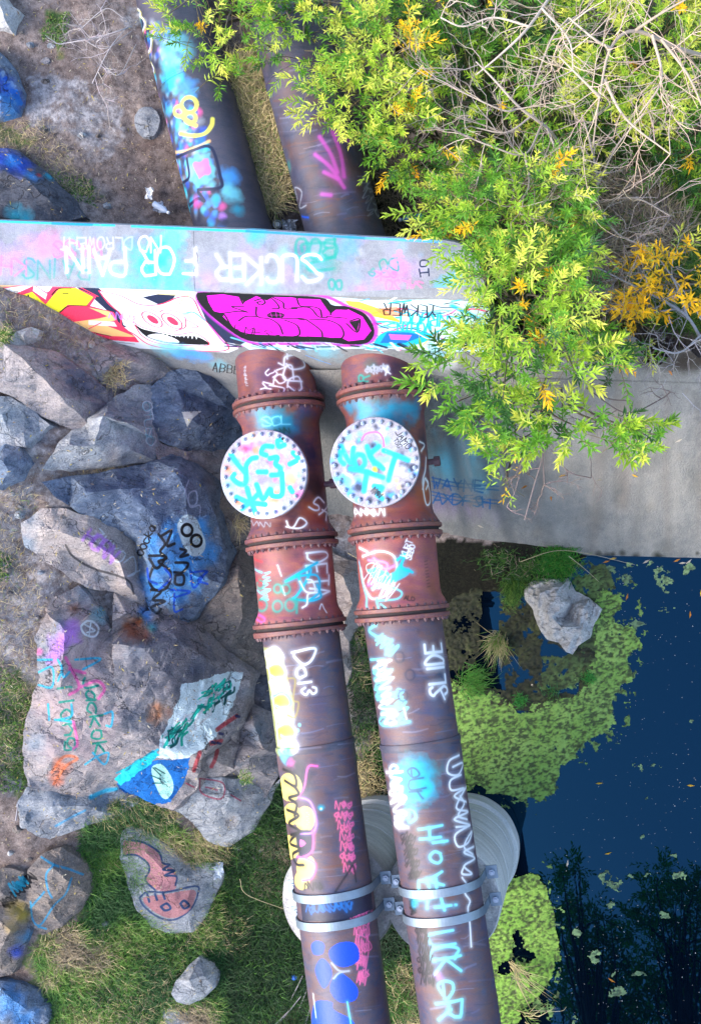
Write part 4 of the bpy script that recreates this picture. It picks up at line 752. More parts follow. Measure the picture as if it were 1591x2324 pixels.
c.text('EMES', *A4((215, 690))[0], (1, .18), 18, 2.2, 'black', 1, adv=1.25, cw=1.0); c.stroke(A4((300,690),(430,700)), 2, 'black')
for i in range(46):
    x = gr.uniform(150, 1500); c.stroke(A4((x, gr.uniform(745, 775)), (x+gr.uniform(20, 90), gr.uniform(770, 800))), gr.uniform(3, 9), gr.choice(['black', 'navy', 'white', 'lcyan', 'sky', 'grey']), gr.uniform(.5, .9), .6)
for x, y, r, cl, a in ((420,800,40,'sky',.8),(380,790,40,'lcyan',.7),(460,810,30,'sky',.7),(500,830,30,'lcyan',.5),(740,800,40,'lcyan',.5),(990,800,30,'lcyan',.6),(1010,820,40,'white',.4)): c.spray(x, y, r, cl, a)
c.text('ABBE', *A3((1340, 1010))[0], (1, .12), 18, 3, 'black', .9, adv=.9); c.stroke(A4((620,820),(700,850),(760,870)), 3, 'sky', .6)
# grime, faded overspray and rust blooms, then the writing
for k_, (x0_, x1_, x2_, x3_) in (('fl', (530, 730, 700, 880)), ('fr', (770, 970, 960, 1130)), ('br', (560, 700, 680, 870))):
    c = CV[k_]
    for i in range(420):
        t = gr.random(); y = (790 if k_ != 'br' else 120)+t*(1540 if k_ != 'br' else 400); x = gr.uniform(x0_+(x2_-x0_)*t, x1_+(x3_-x1_)*t); up_ = y < 1440
        c.spray(x, y, gr.uniform(6, 26), gr.choice([(.36,.18,.14), (.45,.25,.14), (.2,.15,.25), (.3,.16,.2), (.13,.12,.2)] if up_ and k_ != 'br' else [(.16,.2,.34), (.24,.24,.38), (.12,.14,.24), (.3,.2,.22), (.24,.32,.44), (.4,.25,.17), (.32,.3,.38), (.36,.22,.16)]), gr.uniform(.12, .4))
    for i in range(70):
        t = gr.random(); y = (1480 if k_ != 'br' else 150)+t*(820 if k_ != 'br' else 350); tt = (y-790)/1540 if k_ != 'br' else t; x = gr.uniform(x0_+(x2_-x0_)*tt+15, x1_+(x3_-x1_)*tt-40); L_ = gr.uniform(15, 60); c.stroke([(x, y), (x+L_/2, y-gr.uniform(0, 6)), (x+L_, y-gr.uniform(2, 12))], gr.uniform(1, 5), gr.choice([(.4,.42,.55), (.12,.14,.24), (.42,.26,.2), (.5,.5,.6)]), gr.uniform(.2, .5), .9)
    c.halo = 1
# front left pipe
c = CV['fl']; w_ = 'white'
for x, y, r, cl, a in ((620,960,38,(.02,.5,.62),.9),(650,965,36,(.02,.5,.62),.9),(600,950,30,(.02,.5,.62),.8),(690,950,30,(.05,.3,.5),.7),(700,1030,40,(.03,.12,.25),.8),(715,1100,40,(.03,.06,.1),.8),(700,1150,36,(.6,.25,.08),.7),(720,1180,30,(.55,.2,.1),.7),(700,960,25,(.45,.25,.15),.6),(660,1190,40,(.3,.1,.12),.5),(600,860,30,(.22,.13,.3),.6),(700,850,26,(.5,.25,.1),.55)): c.spray(x, y, r, cl, a)
c.text('Jov', *B1((455, 370))[0], (.12, -1), 30, 3, w_, .85, adv=.9); c.text('opo', *B1((520, 355))[0], (.12, -1), 34, 4.5, w_, .9, adv=.8, cw=.7) if 'p' in FONT else c.text('oPOZ', *B1((560, 345))[0], (.12, -1), 40, 4, w_, .9, adv=.6, cw=.8)
c.text('YLS', *B1((380, 350))[0], (.3, -1), 22, 2.6, w_, .8); c.squig(*B1((225, 190), (240, 330)), 8, 1.6, 'grey', .7, 6, 21)
c.text('SCL', *B1((330, 560))[0], (1, -.05), 18, 3, 'lcyan', .9, adv=1.2, cw=1.1); c.squig(*B1((410, 590), (520, 590)), 12, 3, (.0, .3, .3), .8, 4, 4)
c.text('5R', *B1((620, 1070))[0], (.7, .6), 30, 4.5, w_, .95, adv=.9); c.stroke(B1((480,1160),(500,1200),(560,1205),(600,1170),(560,1140),(520,1200),(480,1195)), 4, w_); c.squig(*B1((250,1170),(420,1190)), 12, 3, 'grey', .6, 5, 5)
c.text('DETA', *B2((540, 115))[0], (.1, 1), 42, 4.5, w_, .95, adv=.64, cw=.5, soft=.3)
for q in ([(600,165),(430,270),(500,240)],[(430,270),(560,200),(540,270),(490,350),(470,370),(540,380)],[(500,240),(600,240),(610,330),(560,380),(620,360),(600,290)],[(520,310),(500,250)]): c.stroke(B2(*q), 5, 'cyan', 1)
for q in ([(545,260),(575,270),(590,330),(550,345),(545,400),(520,420)],[(505,270),(540,330),(600,335)]): c.stroke(B2(*q), 3.6, w_, .9)
for cx_, cy_, r in ((430,315,22),(385,312,20),(455,405,28),(385,412,26),(300,405,28),(290,290,18)): c.stroke(B2(*[(cx_+r*math.cos(a), cy_+r*math.sin(a)*1.2) for a in np.arange(0, 6.3, .6)]), 5, 'teal', .7, .7)
c.stroke(B2((490,370),(490,450)), 5, 'teal', .7); c.stroke(B2((460,375),(520,375)), 4, 'teal', .6); c.squig(*B2((325,220),(320,390)), 20, 2, 'lcyan', .8, 8, 33); c.stroke(B2((385,180),(405,240)), 3, w_, .6); c.stroke(B2((410,300),(425,350)), 3, w_, .5)
for i in range(5): c.stroke(B2((255+i*6, 140+i*60), (300, 160+i*60)), 5, 'lcyan' if i % 2 else 'red', .6)
c.stroke(B2((270,450),(330,480),(320,500),(270,470)), 5, 'pink', .6); c.stroke(B2((610,430),(625,400),(640,450)), 2, w_, .8)
glyph(c, 'D', 690, 1491, 46, 30, 5.5, w_, d=(.12, 1)); glyph(c, 'O', 684, 1526, 20, 22, 5, w_, d=(.12, 1)); glyph(c, 'I', 692, 1549, 26, 8, 5, w_, d=(.12, 1)); glyph(c, '3', 702, 1568, 30, 16, 4.5, w_, d=(.12, 1))
for x, y in ((452, 905), (468, 1070), (505, 1085), (495, 1115)): c.spray(*B2((x, y))[0], 4, 'lcyan', .9)
yl = (.80, .78, .22); c.fill(B2((290,640),(370,650),(420,720),(450,860),(480,960),(470,1050),(475,1150),(450,1230),(390,1260),(340,1100),(310,860)), (.55, .58, .35), .8, 3)
for k_ in range(7):
    x = 330+k_*14; y = 680+k_*85; c.fill(B2((x-20,y),(x+40,y-25),(x+75,y+20),(x+60,y+60),(x+5,y+60)), yl if k_ % 2 else 'cream', .85, 2, sm=True); c.stroke(B2((x-25,y-5),(x+40,y-35),(x+85,y+20),(x+50,y+65),(x,y+40)), 4.5, 'white' if k_ != 3 else 'lcyan', .95)
c.stroke(B2((440,820),(480,830),(470,940),(500,960),(480,1040),(440,1030)), 3, (.5,.45,.2), .8); c.stroke(B2((300,650),(330,760),(350,900),(370,1050),(385,1200)), 5, w_, .8)
c.spray(*B3((240,120))[0], 22, 'lcyan', .8); c.spray(*B3((300,215))[0], 40, (.04, .07, .16), .95); c.spray(*B3((320,260))[0], 26, (.04, .07, .16), .9); c.spray(*B3((275,170))[0], 14, 'pink', .9); c.spray(*B3((260,100))[0], 14, 'teal', .6)
for cx_, cy_, r in ((270,290,60),(345,455,52),(350,700,50),(275,430,45),(270,600,50),(330,770,40)): c.fill(B3(*[(cx_+r*math.cos(a), cy_+r*math.sin(a)*1.25) for a in np.arange(0, 6.2, .5)]), (.93, .82, .42), .95, 3, sm=True)
c.fill(B3((300,530),(380,525),(375,640),(320,650)), (.04,.07,.2), .95, 4, sm=True); c.fill(B3((320,560),(350,580),(320,600)), 'pink', 1, 3, sm=True)
for q in ([(405,185),(360,190),(340,290),(310,345)],[(310,345),(370,370),(400,460),(385,525),(320,535)],[(385,525),(380,620),(330,655),(300,650)],[(340,655),(395,690),(380,760),(330,775)]): c.stroke(B3(*q), 4, 'pink' if q[0][0] > 320 else 'violet', .9, .5)
for q in ([(235,200),(290,230),(295,290),(240,260)],[(290,290),(310,330),(260,350),(300,380),(290,440)],[(250,410),(310,440),(260,480),(315,520),(270,540)],[(315,520),(265,580),(320,610),(280,640),(300,690),(335,695)]): c.stroke(B3(*q), 6, 'black', 1, .3)
for i in range(7): c.spray(*B3((355+(i % 2)*8, 425+i*10))[0], 1.8, 'teal', 1)
c.spray(*B3((425,402))[0], 9, 'cyan', .8); c.spray(*B3((425,405))[0], 4, 'white', 1)
for j in range(7): c.squig(*B3((500+j*7, 385+j*54), (560+j*10, 392+j*54)), 26, 2.6, (.93,.4,.55), .95, 3, 50+j, 1); c.squig(*B3((545+j*7, 380+j*54), (600, 392+j*54)), 22, 2.4, (.93,.4,.6), .95, 2, 250+j, 1)
for j in range(5): c.squig(*B3((590+j*6, 950+j*78), (690-6*j, 960+j*78)), 44, 2.2, (.93,.4,.6), .95, 6, 60+j, 1)
c.squig(*B3((340,800),(440,800)), 22, 4, 'black', .8, 5, 77); c.stroke(B3((500,830),(560,740),(590,700),(605,780)), 5, 'black', .6); c.spray(*B3((420,800))[0], 18, 'navy', .5)
c.fill(B3((318,860),(500,890),(680,800),(690,920),(520,990),(330,980)), (.03, .08, .2), .9, 2); c.squig(*B3((350,920),(600,900)), 30, 4, (.1,.4,.7), .7, 9, 78)
bl = (.02, .25, .85)
for q in ([(375,1110),(400,1085),(440,1100),(435,1150),(390,1155)],[(465,1140),(520,1095),(600,1100),(620,1180),(550,1220),(490,1200)],[(400,1215),(430,1175),(470,1210),(480,1270),(440,1330),(400,1260)],[(470,1330),(510,1250),(560,1270),(612,1330),(600,1390),(520,1400)],[(390,1410),(480,1400),(490,1440),(590,1500),(600,1600),(400,1600)]): c.fill(B3(*q), bl, 1, 1.2, sm=True)
c.stroke(B3((480,1200),(520,1240),(570,1240),(520,1250),(490,1280)), 4, 'grey', .9); c.stroke(B3((560,1400),(580,1520)), 4, 'lcyan', .8); c.stroke(B3((385,1360),(400,1480)), 3, w_, .8)
# front right pipe
c = CV['fr']
for x, y, r, cl, a in ((830,930,36,(.0,.55,.7),.9),(880,935,40,(.0,.55,.7),.9),(930,930,30,(.0,.55,.7),.9),(900,960,30,(.0,.45,.6),.7),(800,925,20,(.0,.5,.65),.7),(960,1000,24,(.05,.1,.2),.8),(950,1150,40,(.6,.22,.1),.7),(960,1120,30,(.6,.3,.1),.6),(930,1170,40,(.55,.25,.25),.5),(900,840,40,(.16,.08,.2),.7),(845,830,18,(.0,.4,.35),.5),(960,850,26,(.4,.2,.1),.5),(975,1330,30,(.5,.25,.15),.4)): c.spray(x, y, r, cl, a)
c.text('R', 838, 866, (.05, -1), 22, 4, 'teal', .8); c.squig(*B1((990,210),(1130,200)), 22, 2.5, 'grey', .8, 8, 90); c.text('X', *B1((1100,245))[0], (1, -.3), 18, 3.5, w_, .8)
for q in ([(1310,660),(1340,680),(1320,720)],[(1350,760),(1345,840),(1330,920),(1350,1050),(1375,1040),(1370,960),(1345,890),(1330,960)],[(1350,900),(1365,920),(1350,960)]): c.stroke(B1(*q), 4, w_, .95)
c.squig(*B1((920,1110),(1130,1100)), 22, 3.4, w_, .85, 6, 91); c.text('SEBR', *B1((1035,1228))[0], (1, -.05), 8, 1.8, w_, 1)
for q in ([(850,80),(900,110),(870,130),(960,100),(1040,130),(1055,220),(1020,330),(930,370),(880,300),(860,200)],[(850,160),(870,280),(900,380),(940,470),(970,430),(950,370)],[(900,150),(1000,170),(980,240),(900,290)],[(980,400),(1010,430),(1000,470)],[(930,140),(990,200),(1050,180)]): c.stroke(B2(*q), 4, gr.choice(['lcyan', 'violet', 'white']), .85, .5)
c.fill(B2((890,200),(960,190),(1020,240),(1080,170),(1140,210),(1100,250),(1040,280),(990,290),(930,260)), 'cyan', .85, 4, rough=6); c.stroke(B2((1060,150),(1100,120),(1080,190),(1140,220)), 6, 'cyan', 1); c.stroke(B2((920,310),(1000,300),(1080,330),(1060,370),(960,380)), 4, 'lcyan', .8); c.squig(*B2((900,220),(1060,330)), 60, 2, w_, .6, 8, 92, 1)
c.text('SEBO', *B2((1130,150))[0], (.3, -1), 11, 2, w_, .9); c.text('KURT', *B2((1108,135))[0], (.35, -1), 13, 2, w_, .8); c.text('ALO', *B2((1095,375))[0], (1, .15), 9, 1.5, 'black', .8)
for i in range(9): c.stroke(B2((1205+i*2, 160+i*18), (1220+i*2, 155+i*18)), 1.5, (.25,.1,.1), .8)
c.stroke(B2((870,450),(940,510),(900,560),(960,600)), 6, 'lcyan', .9); c.squig(*B2((960,590),(1040,680)), 40, 4, 'lcyan', .9, 5, 93); c.squig(*B2((960,720),(1010,1100)), 52, 4, 'lcyan', .9, 10, 94); c.squig(*B2((970,720),(1020,1100)), 46, 3, w_, .7, 10, 95); c.squig(*B2((1060,900),(1100,1090)), 34, 4, 'lcyan', .7, 6, 96); c.stroke(B2((1095,990),(1110,1050)), 3, w_, .6)
c.text('SLIDE', *B2((1340,905))[0], (-.13, -1), 38, 6.5, w_, 1, adv=.70, cw=.50, jit=.02, soft=.25); c.stroke(B2((1300,880),(1325,935)), 5, w_)
for x, y in ((1070,700),(1130,800),(1090,920)): c.stroke(B2(*[(x+26*math.cos(a), y+30*math.sin(a)) for a in np.arange(0, 6.3, .6)]), 4, 'navy', .4, .8)
for x, y, r in ((850,240,34),(900,200,34),(960,260,38),(900,310,36),(960,320,24)): c.spray(*B3((x, y))[0], r, 'cyan', .75)
c.text('eUr', *B3((865, 200))[0], (.15, 1), 36, 4, (.05,.3,.42), .8, adv=.75)
c.squig(*B3((800,200),(850,520)), 44, 5, w_, .85, 8, 97)
lc = (.42, .82, .9)
for ch, x, y, h, w2 in (('e',893,440,40,44),('H',985,530,52,42),('i',1040,575,30,14),('o',1030,655,34,44),('v',1030,765,44,50),('E',975,800,42,38),('F',975,900,64,50),('i',1070,905,50,20),('U',1050,1075,56,50),('C',1060,1150,60,52),('K',1068,1215,62,56),('e',1080,1335,50,62),('R',1085,1440,58,60)): glyph(c, ch, *B3((x, y))[0], h, w2*.6, 5.5, lc, d=(.13, 1), a=.85, soft=.8)
for q in ([(1130,130),(1080,160),(1075,220),(1130,230),(1150,170),(1100,190)],[(1145,230),(1090,260),(1095,310),(1160,300),(1110,340),(1170,370)],[(1170,290),(1120,400),(1180,420),(1110,460),(1190,490),(1120,500)],[(1190,490),(1115,540),(1130,600),(1180,580),(1200,520),(1160,600),(1205,640)],[(1210,600),(1160,630),(1215,660),(1160,700),(1200,740),(1150,740),(1160,700)],[(1140,340),(1160,380),(1130,440),(1175,460)]): c.stroke(B3(*q), 4.6, w_, 1, .25)
c.stroke(B3((1150,760),(1175,800),(1165,840),(1190,880),(1180,920),(1190,1000),(1197,1115)), 4, w_, 1, .3)
for j in range(4): c.squig(*B3((850+j*12, 550+j*60), (900+j*10, 580+j*60)), 34, 2.4, 'black', .85, 5, 100+j, 1)
for j in range(6): c.squig(*B3((915+j*6, 1020+j*52), (975+j*8, 1035+j*52)), 28, 2.6, 'black', .9, 6, 110+j, 1)
c.squig(*B3((890,850),(905,960)), 14, 4, 'black', .9, 7, 120); c.spray(*B3((900,890))[0], 14, 'cyan', .7); c.spray(*B3((1030,1270))[0], 12, 'violet', .6)
# manhole covers
c = CV['flc']
for i in range(60): a = gr.uniform(0, 6.28); r = 88*math.sqrt(gr.random()); c.spray(598+r*math.cos(a), 1076+r*math.sin(a), gr.uniform(6, 18), gr.choice(['white', 'lil', 'lil', 'pink', 'violet', 'grey', 'grey', 'lcyan', 'peach', 'orange', (.45,.4,.5)]), gr.uniform(.5, .9))
for x, y in ((220,700),(285,720),(150,880),(110,830)): c.spray(*B1((x, y))[0], 12, gr.choice(['hot', 'pink', 'orange']), .8)
for x, y, r in ((300,1130,36),(350,1120,30),(560,800,26)): c.spray(*B1((x, y))[0], r*.7, 'white', .9)
cy = (.0, .64, .77)
for q in ([(130,740),(170,800),(215,850)],[(290,760),(255,770),(225,810),(225,860),(220,920),(180,925),(140,890),(150,865)],[(390,690),(340,690),(320,730),(350,745)],[(300,850),(350,850)],[(460,650),(425,650),(430,690),(465,680)],[(520,730),(550,770),(500,800),(540,780)],[(375,765),(420,760),(410,800),(440,830),(430,865),(385,870)],[(230,950),(250,1020),(285,1110)],[(165,1010),(240,1040),(345,1055)],[(200,1080),(250,1040),(300,990)],[(290,930),(330,1020),(375,960),(390,1000),(450,990),(450,860)],[(500,950),(515,975)]): c.stroke(B1(*q), 12, cy, 1, .35)
c = CV['frc']
for i in range(60): a = gr.uniform(0, 6.28); r = 84*math.sqrt(gr.random()); c.spray(850+r*math.cos(a), 1049+r*math.sin(a), gr.uniform(5, 17), gr.choice(['white', 'lcyan', 'lcyan', 'sky', 'cyan', 'navy', 'navy', 'grey', 'lil', 'peach']), gr.uniform(.5, .9))
for i in range(40): a = gr.uniform(0, 6.28); r = gr.uniform(82, 98); c.spray(850+r*math.cos(a), 1049+r*math.sin(a), gr.uniform(4, 9), gr.choice(['navy', 'white', 'sky', (.1,.15,.3)]), .8)
for q in ([(820,700),(815,770),(840,800)],[(820,690),(880,790),(900,700)],[(925,740),(905,780),(930,830),(970,800),(960,750),(925,740)],[(985,690),(1000,740),(1030,800)],[(1060,690),(1005,750),(1085,830)],[(1090,715),(1170,745),(1240,775)],[(1165,745),(1140,820),(1120,900)],[(880,830),(980,850),(1085,885)],[(985,850),(975,910),(965,970)],[(1030,940),(1080,950),(1050,990),(1080,1020)]): c.stroke(B1(*q), 12, cy, .95, .5)
c.stroke(B1((950,650),(980,610),(1050,600),(1085,640),(1090,690)), 4, 'pink', .9); c.spray(*B1((1030,830))[0], 8, 'yellow', 1); c.text('JAMO', *B1((1160,600))[0], (.55, .8), 15, 2, 'black', 1, adv=.85); c.text('TSG', *B1((1150,650))[0], (.5, .8), 10, 1.6, 'black', 1); c.squig(*B1((1020,960),(1080,1010)), 20, 3, 'black', .6, 5, 130)
# rear pipes
c = CV['bl']
for i in range(330):
    t = gr.random(); x = 318+t*135+gr.uniform(-16, 70*(1-t*.1)); y = 60+t*450+gr.uniform(-20, 20); c.spray(x, y, gr.uniform(5, 15), gr.choice(['sky', 'sky', 'lcyan', 'navy', 'violet', 'cyan', 'blue', 'pink', 'navy', 'grey']), gr.uniform(.4, .85))
for x, y, r, a in ((400,110,40,.8),(390,170,36,.8),(420,200,30,.6),(380,130,30,.7),(520,400,24,.8),(530,440,22,.8),(515,430,20,.7),(540,475,16,.6),(300,60,25,.7)): c.spray(x, y, r, gr.choice(['lcyan', 'cyan', 'sky']), a)
for q in ([(540,40),(600,30),(640,60),(600,130),(580,60)],[(590,130),(620,190),(660,110),(630,60)],[(610,190),(625,270),(680,230),(690,170)],[(640,300),(660,370),(700,320),(680,270)],[(660,370),(685,420),(700,350)]): c.stroke(A1(*q), 6, 'white', .95, .5); c.stroke([(a+3, b_+3) for a, b_ in A1(*q)], 3, 'yellow', .5)
for q in ([(550,20),(580,90),(620,230),(660,390),(680,450)],): c.stroke(A1(*q), 9, 'navy', .6, .6)
ylw = (.93, .9, .35)
for cx_, cy_, r in ((860,475,34),(815,505,22),(865,535,24)): c.stroke(A1(*[(cx_+r*math.cos(a), cy_+r*math.sin(a)) for a in np.arange(0, 6.3, .6)]), 9, ylw, .95, .6)
c.stroke(A1((830,530),(870,560),(890,570)), 9, ylw, .9, .6); c.stroke(A1((820,605),(880,615),(930,605),(960,570),(965,540)), 9, ylw, .95, .6); c.stroke(A1((800,690),(860,680),(950,640)), 7, 'peach', .8, .8)
c.fill(A1((840,720),(950,690),(985,800),(900,850),(850,800)), 'lcyan', .6, 5, rough=6); c.fill(A1((880,740),(945,720),(960,790),(900,810)), 'pink', .7, 4, rough=6)
for q in ([(800,715),(880,680),(960,670),(1000,800),(1000,850),(900,860)],[(850,720),(860,800),(830,830)],[(860,930),(900,900),(930,910),(900,870)]): c.stroke(A1(*q), 7, 'navy', .9, .4)
c.spray(*A1((890,920))[0], 18, 'pink', .9); c.stroke(A1((830,830),(815,870),(840,910),(850,870)), 4, 'lcyan', .9)
for a_, b_ in (((870,240),(820,330)),((900,400),(870,420))): c.stroke(A1((a_[0]-60, a_[1]+20), a_, b_, (b_[0]-30, b_[1]-40)), 6, (.3,.55,.7), .7, .8)
c = CV['br']
for q in ([(1510,600),(1545,700),(1560,800)],[(1450,620),(1500,700),(1530,780)],[(1430,700),(1500,760),(1560,850)],[(1470,780),(1530,810)],[(1460,880),(1500,885)],[(1520,610),(1580,640)]): c.stroke(A1(*q), 9, (.72,.3,.68), .8, .8)
c.stroke(A1((1350,900),(1340,850),(1370,870),(1360,940),(1390,930)), 3.5, 'grey', .7); c.spray(*A1((1310,750))[0], 16, 'teal', .4); c.text('CoR9S', *A1((1650,790))[0], (.3, 1), 26, 3.5, 'grey', .8); c.stroke(A1((1370,980),(1400,985)), 4, 'blue', .8); c.squig((820, 400), (845, 500), 20, 2, 'grey', .5, 7, 140)
# slope beside the pipes
c = ap_cv
for x, y, r in ((1010,1050,44),(1050,1060,44),(1070,1040,36),(1090,1085,36)): c.spray(x, y, r, 'lcyan', .65)
for x, y, r, cl in ((1010,1140,40,'violet'),(1070,1150,34,'violet'),(1120,1170,26,'lil')): c.spray(x, y, r, cl, .16)
db = (.0, .35, .6)
c.text('WAYNE', *B4((60,700))[0], (1, .08), 24, 3, db, .9, adv=1.0, cw=.8, jit=.1); c.text('AXDFSH', *B4((70,780))[0], (1, .1), 22, 3, db, .9, adv=1.0, cw=.85, jit=.12)
for y in (690, 712, 770, 790): c.stroke(B4((60, y-50), (200, y-20), (440, y)), 2.5, db, .8)
for i in range(34):                                             # run-off stains and dirt with their own shapes
    x = gr.uniform(980, 1600); y0_ = gr.uniform(830, 1000); y1_ = gr.uniform(1080, 1250); wd = gr.uniform(6, 26); c.stroke([(x, y0_), (x+gr.uniform(-5, 25), (y0_+y1_)/2), (x+gr.uniform(0, 60 if x < 1250 else 6), y1_)], wd, gr.choice([(.36,.35,.33), (.40,.39,.37), (.63,.61,.57), (.58,.57,.54), (.45,.40,.36)]), gr.uniform(.12, .34), 1.2)
for i in range(260): c.spray(gr.uniform(970, 1600), gr.uniform(790, 1262), gr.uniform(4, 26), gr.choice([(.36,.35,.33), (.62,.6,.56), (.5,.46,.4), (.3,.31,.3), (.66,.65,.62)]), gr.uniform(.1, .3))
for x0, x1 in ((1008,1050),(1080,1150)): c.stroke([(x0-4, 850), (x0+10, 960), (x0+30, 1080), (x1+10, 1230)], 20, (.26,.28,.31), .4, 1.0); c.stroke([(x0+22, 850), (x0+34, 960), (x0+60, 1080)], 9, (.68,.68,.66), .5, .8)
for i in range(30): x = gr.uniform(1000, 1600); c.spray(x, gr.uniform(1255, 1275), gr.uniform(5, 12), (.12,.13,.08), .8)
c.stroke([(950, 845), (1030, 850), (1200, 858), (1600, 870)], 1.6, (.2,.2,.2), .5, .4)
for i in range(16): c.spray(gr.uniform(1430, 1600), gr.uniform(770, 830), gr.uniform(8, 20), (.2,.17,.14), .8)
# bank rocks
c = bk_cv
for i in range(130):
    x, y = gr.choice([(gr.uniform(0, 540), gr.uniform(880, 1400)), (gr.uniform(70, 600), gr.uniform(1380, 1900))]); c.spray(x, y, gr.uniform(8, 34), gr.choice([(.3,.42,.56), (.22,.34,.5), (.45,.6,.7), (.62,.55,.52), (.7,.62,.58), (.5,.42,.36), (.35,.5,.6), (.2,.25,.34), (.66,.66,.68)]), gr.uniform(.15, .42))
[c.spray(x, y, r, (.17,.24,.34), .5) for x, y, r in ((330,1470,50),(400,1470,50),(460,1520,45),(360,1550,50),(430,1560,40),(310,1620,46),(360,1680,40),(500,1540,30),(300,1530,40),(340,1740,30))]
for x, y, r in ((160,1500,50),(200,1560,50),(150,1620,50),(200,1690,54),(240,1640,46),(120,1700,40),(180,1400,40),(110,1600,40),(200,1480,40)): c.spray(x, y, r, (.76,.66,.66), .5)
for i in range(5): c.squig(*[(a, b_) for a, b_ in A1((10+i*14, 330+i*20), (60+i*10, 480))], 20, 4, gr.choice(['sky', 'white', 'blue']), .8, 5, 150+i)
for x, y, r, cl in ((10,200,34,'blue'),(20,235,24,'sky'),(0,360,40,'blue'),(50,375,30,'blue'),(75,400,20,'sky'),(110,400,14,'cyan'),(30,365,20,'sky'),(70,385,8,'orange'),(90,398,8,'red'),(35,490,22,'cyan'),(60,495,18,'cyan')): c.spray(x, y, r, cl, .75)
for x, y, r, a in ((70,830,40,.0),(210,880,40,.6),(170,850,40,.6),(235,925,26,.6),(420,900,60,.4),(500,950,50,.5),(450,860,50,.4),(280,1120,50,.5),(220,1110,50,.4),(400,1130,50,.3),(360,1180,60,.5),(330,1130,40,.5)): c.spray(x, y, r, (.16,.24,.38), a)  # slate-blue stone tint; also paints shade onto the long slab's turned-away side
c.fill(R6((1145,560),(1270,555),(1215,600),(1180,655),(1160,600)), (.88,.87,.84), .95, 1)
c.text('OTUSD', *R6((900,500))[0], (.1, 1), 20, 2.6, 'white', .95, adv=1.0, cw=1.0); c.text('OTUSD', *R6((902,503))[0], (.1, 1), 14, 1.6, 'lcyan', .5, adv=1.4, cw=1.3)
c.stroke(R6((1190,990),(1170,1060),(1200,1150),(1240,1130),(1235,1060),(1190,1080),(1200,1160),(1260,1150),(1260,1230),(1300,1210)), 3.2, (.75,.8,.9), .75)
skb = (.28, .66, .97)
for x, y, r, a in ((400,1210,40,.9),(450,1200,36,.9),(470,1260,40,.8),(420,1280,50,.9),(370,1270,44,.85),(350,1330,40,.8),(400,1350,40,.8),(440,1320,36,.8),(345,1230,24,.7)): c.spray(x, y, r*.85, skb, a)
e = [(435+29*math.cos(a)-7*math.sin(a), 1216+38*math.sin(a)-7*math.cos(a)) for a in np.arange(0, 6.2, .5)]; c.stroke([(429, 1198), (442, 1234)], 58, (.84, .93, .95), 1, .06)
for cx_, cy_ in ((425, 1203), (446, 1227)): c.stroke([(cx_+12*math.cos(a), cy_+13*math.sin(a)) for a in np.arange(0, 6.3, .6)], 6.5, 'black', 1, .2)
c.text('cocka', 318, 1268, (.55, -.85), 17, 3.2, 'black', 1, adv=.9) if 0 else c.text('oocka', 322, 1262, (.45, -.9), 18, 3.2, 'black', 1, adv=.85)
for q in ([(1020,1340),(1080,1310),(1050,1400),(1100,1390)],[(1000,1330),(1040,1390),(1010,1440),(1050,1480),(1000,1500)]): c.stroke(R6(*q), 6, 'black', .9)
for q in ([(770,115),(850,120),(810,180),(770,130)],[(790,170),(770,240),(800,290),(860,280),(880,200),(820,150)],[(930,80),(960,90),(930,120),(970,110)],[(905,150),(970,155),(940,200),(900,200)],[(905,215),(945,215),(945,260),(905,260),(905,215)],[(780,290),(830,300),(790,340),(850,350),(780,380),(810,410),(830,390)]): c.stroke(L7(*q), 6, 'black', .85)
for q in ([(980,190),(1000,280),(1060,200)],[(990,200),(1070,195),(1020,240),(1070,260)],[(880,290),(980,300),(900,330)],[(760,180),(770,240),(810,260)],[(850,180),(880,230),(820,290)],[(900,310),(900,400),(940,390)]): c.stroke(L7(*q), 5, 'blue', .9)
for x, y, r, cl, a in ((330,1400,24,'sky',.8),(345,1425,14,'cyan',.8),(300,1430,30,(.62,.3,.12),.8),(315,1410,18,(.7,.35,.1),.8),(330,1440,22,(.6,.3,.14),.7),(360,1620,28,(.75,.45,.25),.8),(170,1380,14,(.5,.25,.1),.6)): c.spray(x, y, r, cl, a)
c.text('ZKYO', *L7((470,20))[0], (.75, .7), 26, 3.4, 'white', .9, adv=.9); c.text('HORN', *L7((430,30))[0], (.75, .62), 30, 7, 'violet', .75, adv=.7, soft=.8); c.stroke(L7((640,150),(690,120),(700,200),(660,220),(720,190)), 3.5, 'white', .9); c.stroke(L7((340,60),(380,120),(480,180),(600,215),(670,250),(690,310)), 5, (.2,.2,.22), .8)
for x, y, r, cl, a in ((155,1440,26,'violet',.9),(135,1460,24,'violet',.8),(120,1490,20,'violet',.8),(165,1420,14,'violet',.7),(90,1480,10,'pink',.6),(225,1395,22,'lcyan',.6)): c.spray(x, y, r, cl, a)
c.stroke(L7((450,450),(420,480),(440,520),(490,530),(510,490),(480,455),(450,450)), 4.5, 'white'); c.stroke(L7((440,470),(490,500),(450,510)), 4, 'white'); c.stroke(L7((470,460),(460,530)), 3, 'white')
tg = (.02, .55, .48)
c.text('Jackofk', *L7((430,745))[0], (.12, 1), 30, 5, tg, .95, adv=.92, cw=.75) if 'f' in FONT else c.text('Jackok', *L7((430,745))[0], (.16, 1), 30, 5, tg, .95, adv=1.0, cw=.75)
c.text('ilong', *L7((300,770))[0], (.12, 1), 32, 5, tg, .85, adv=1.0, cw=.8)
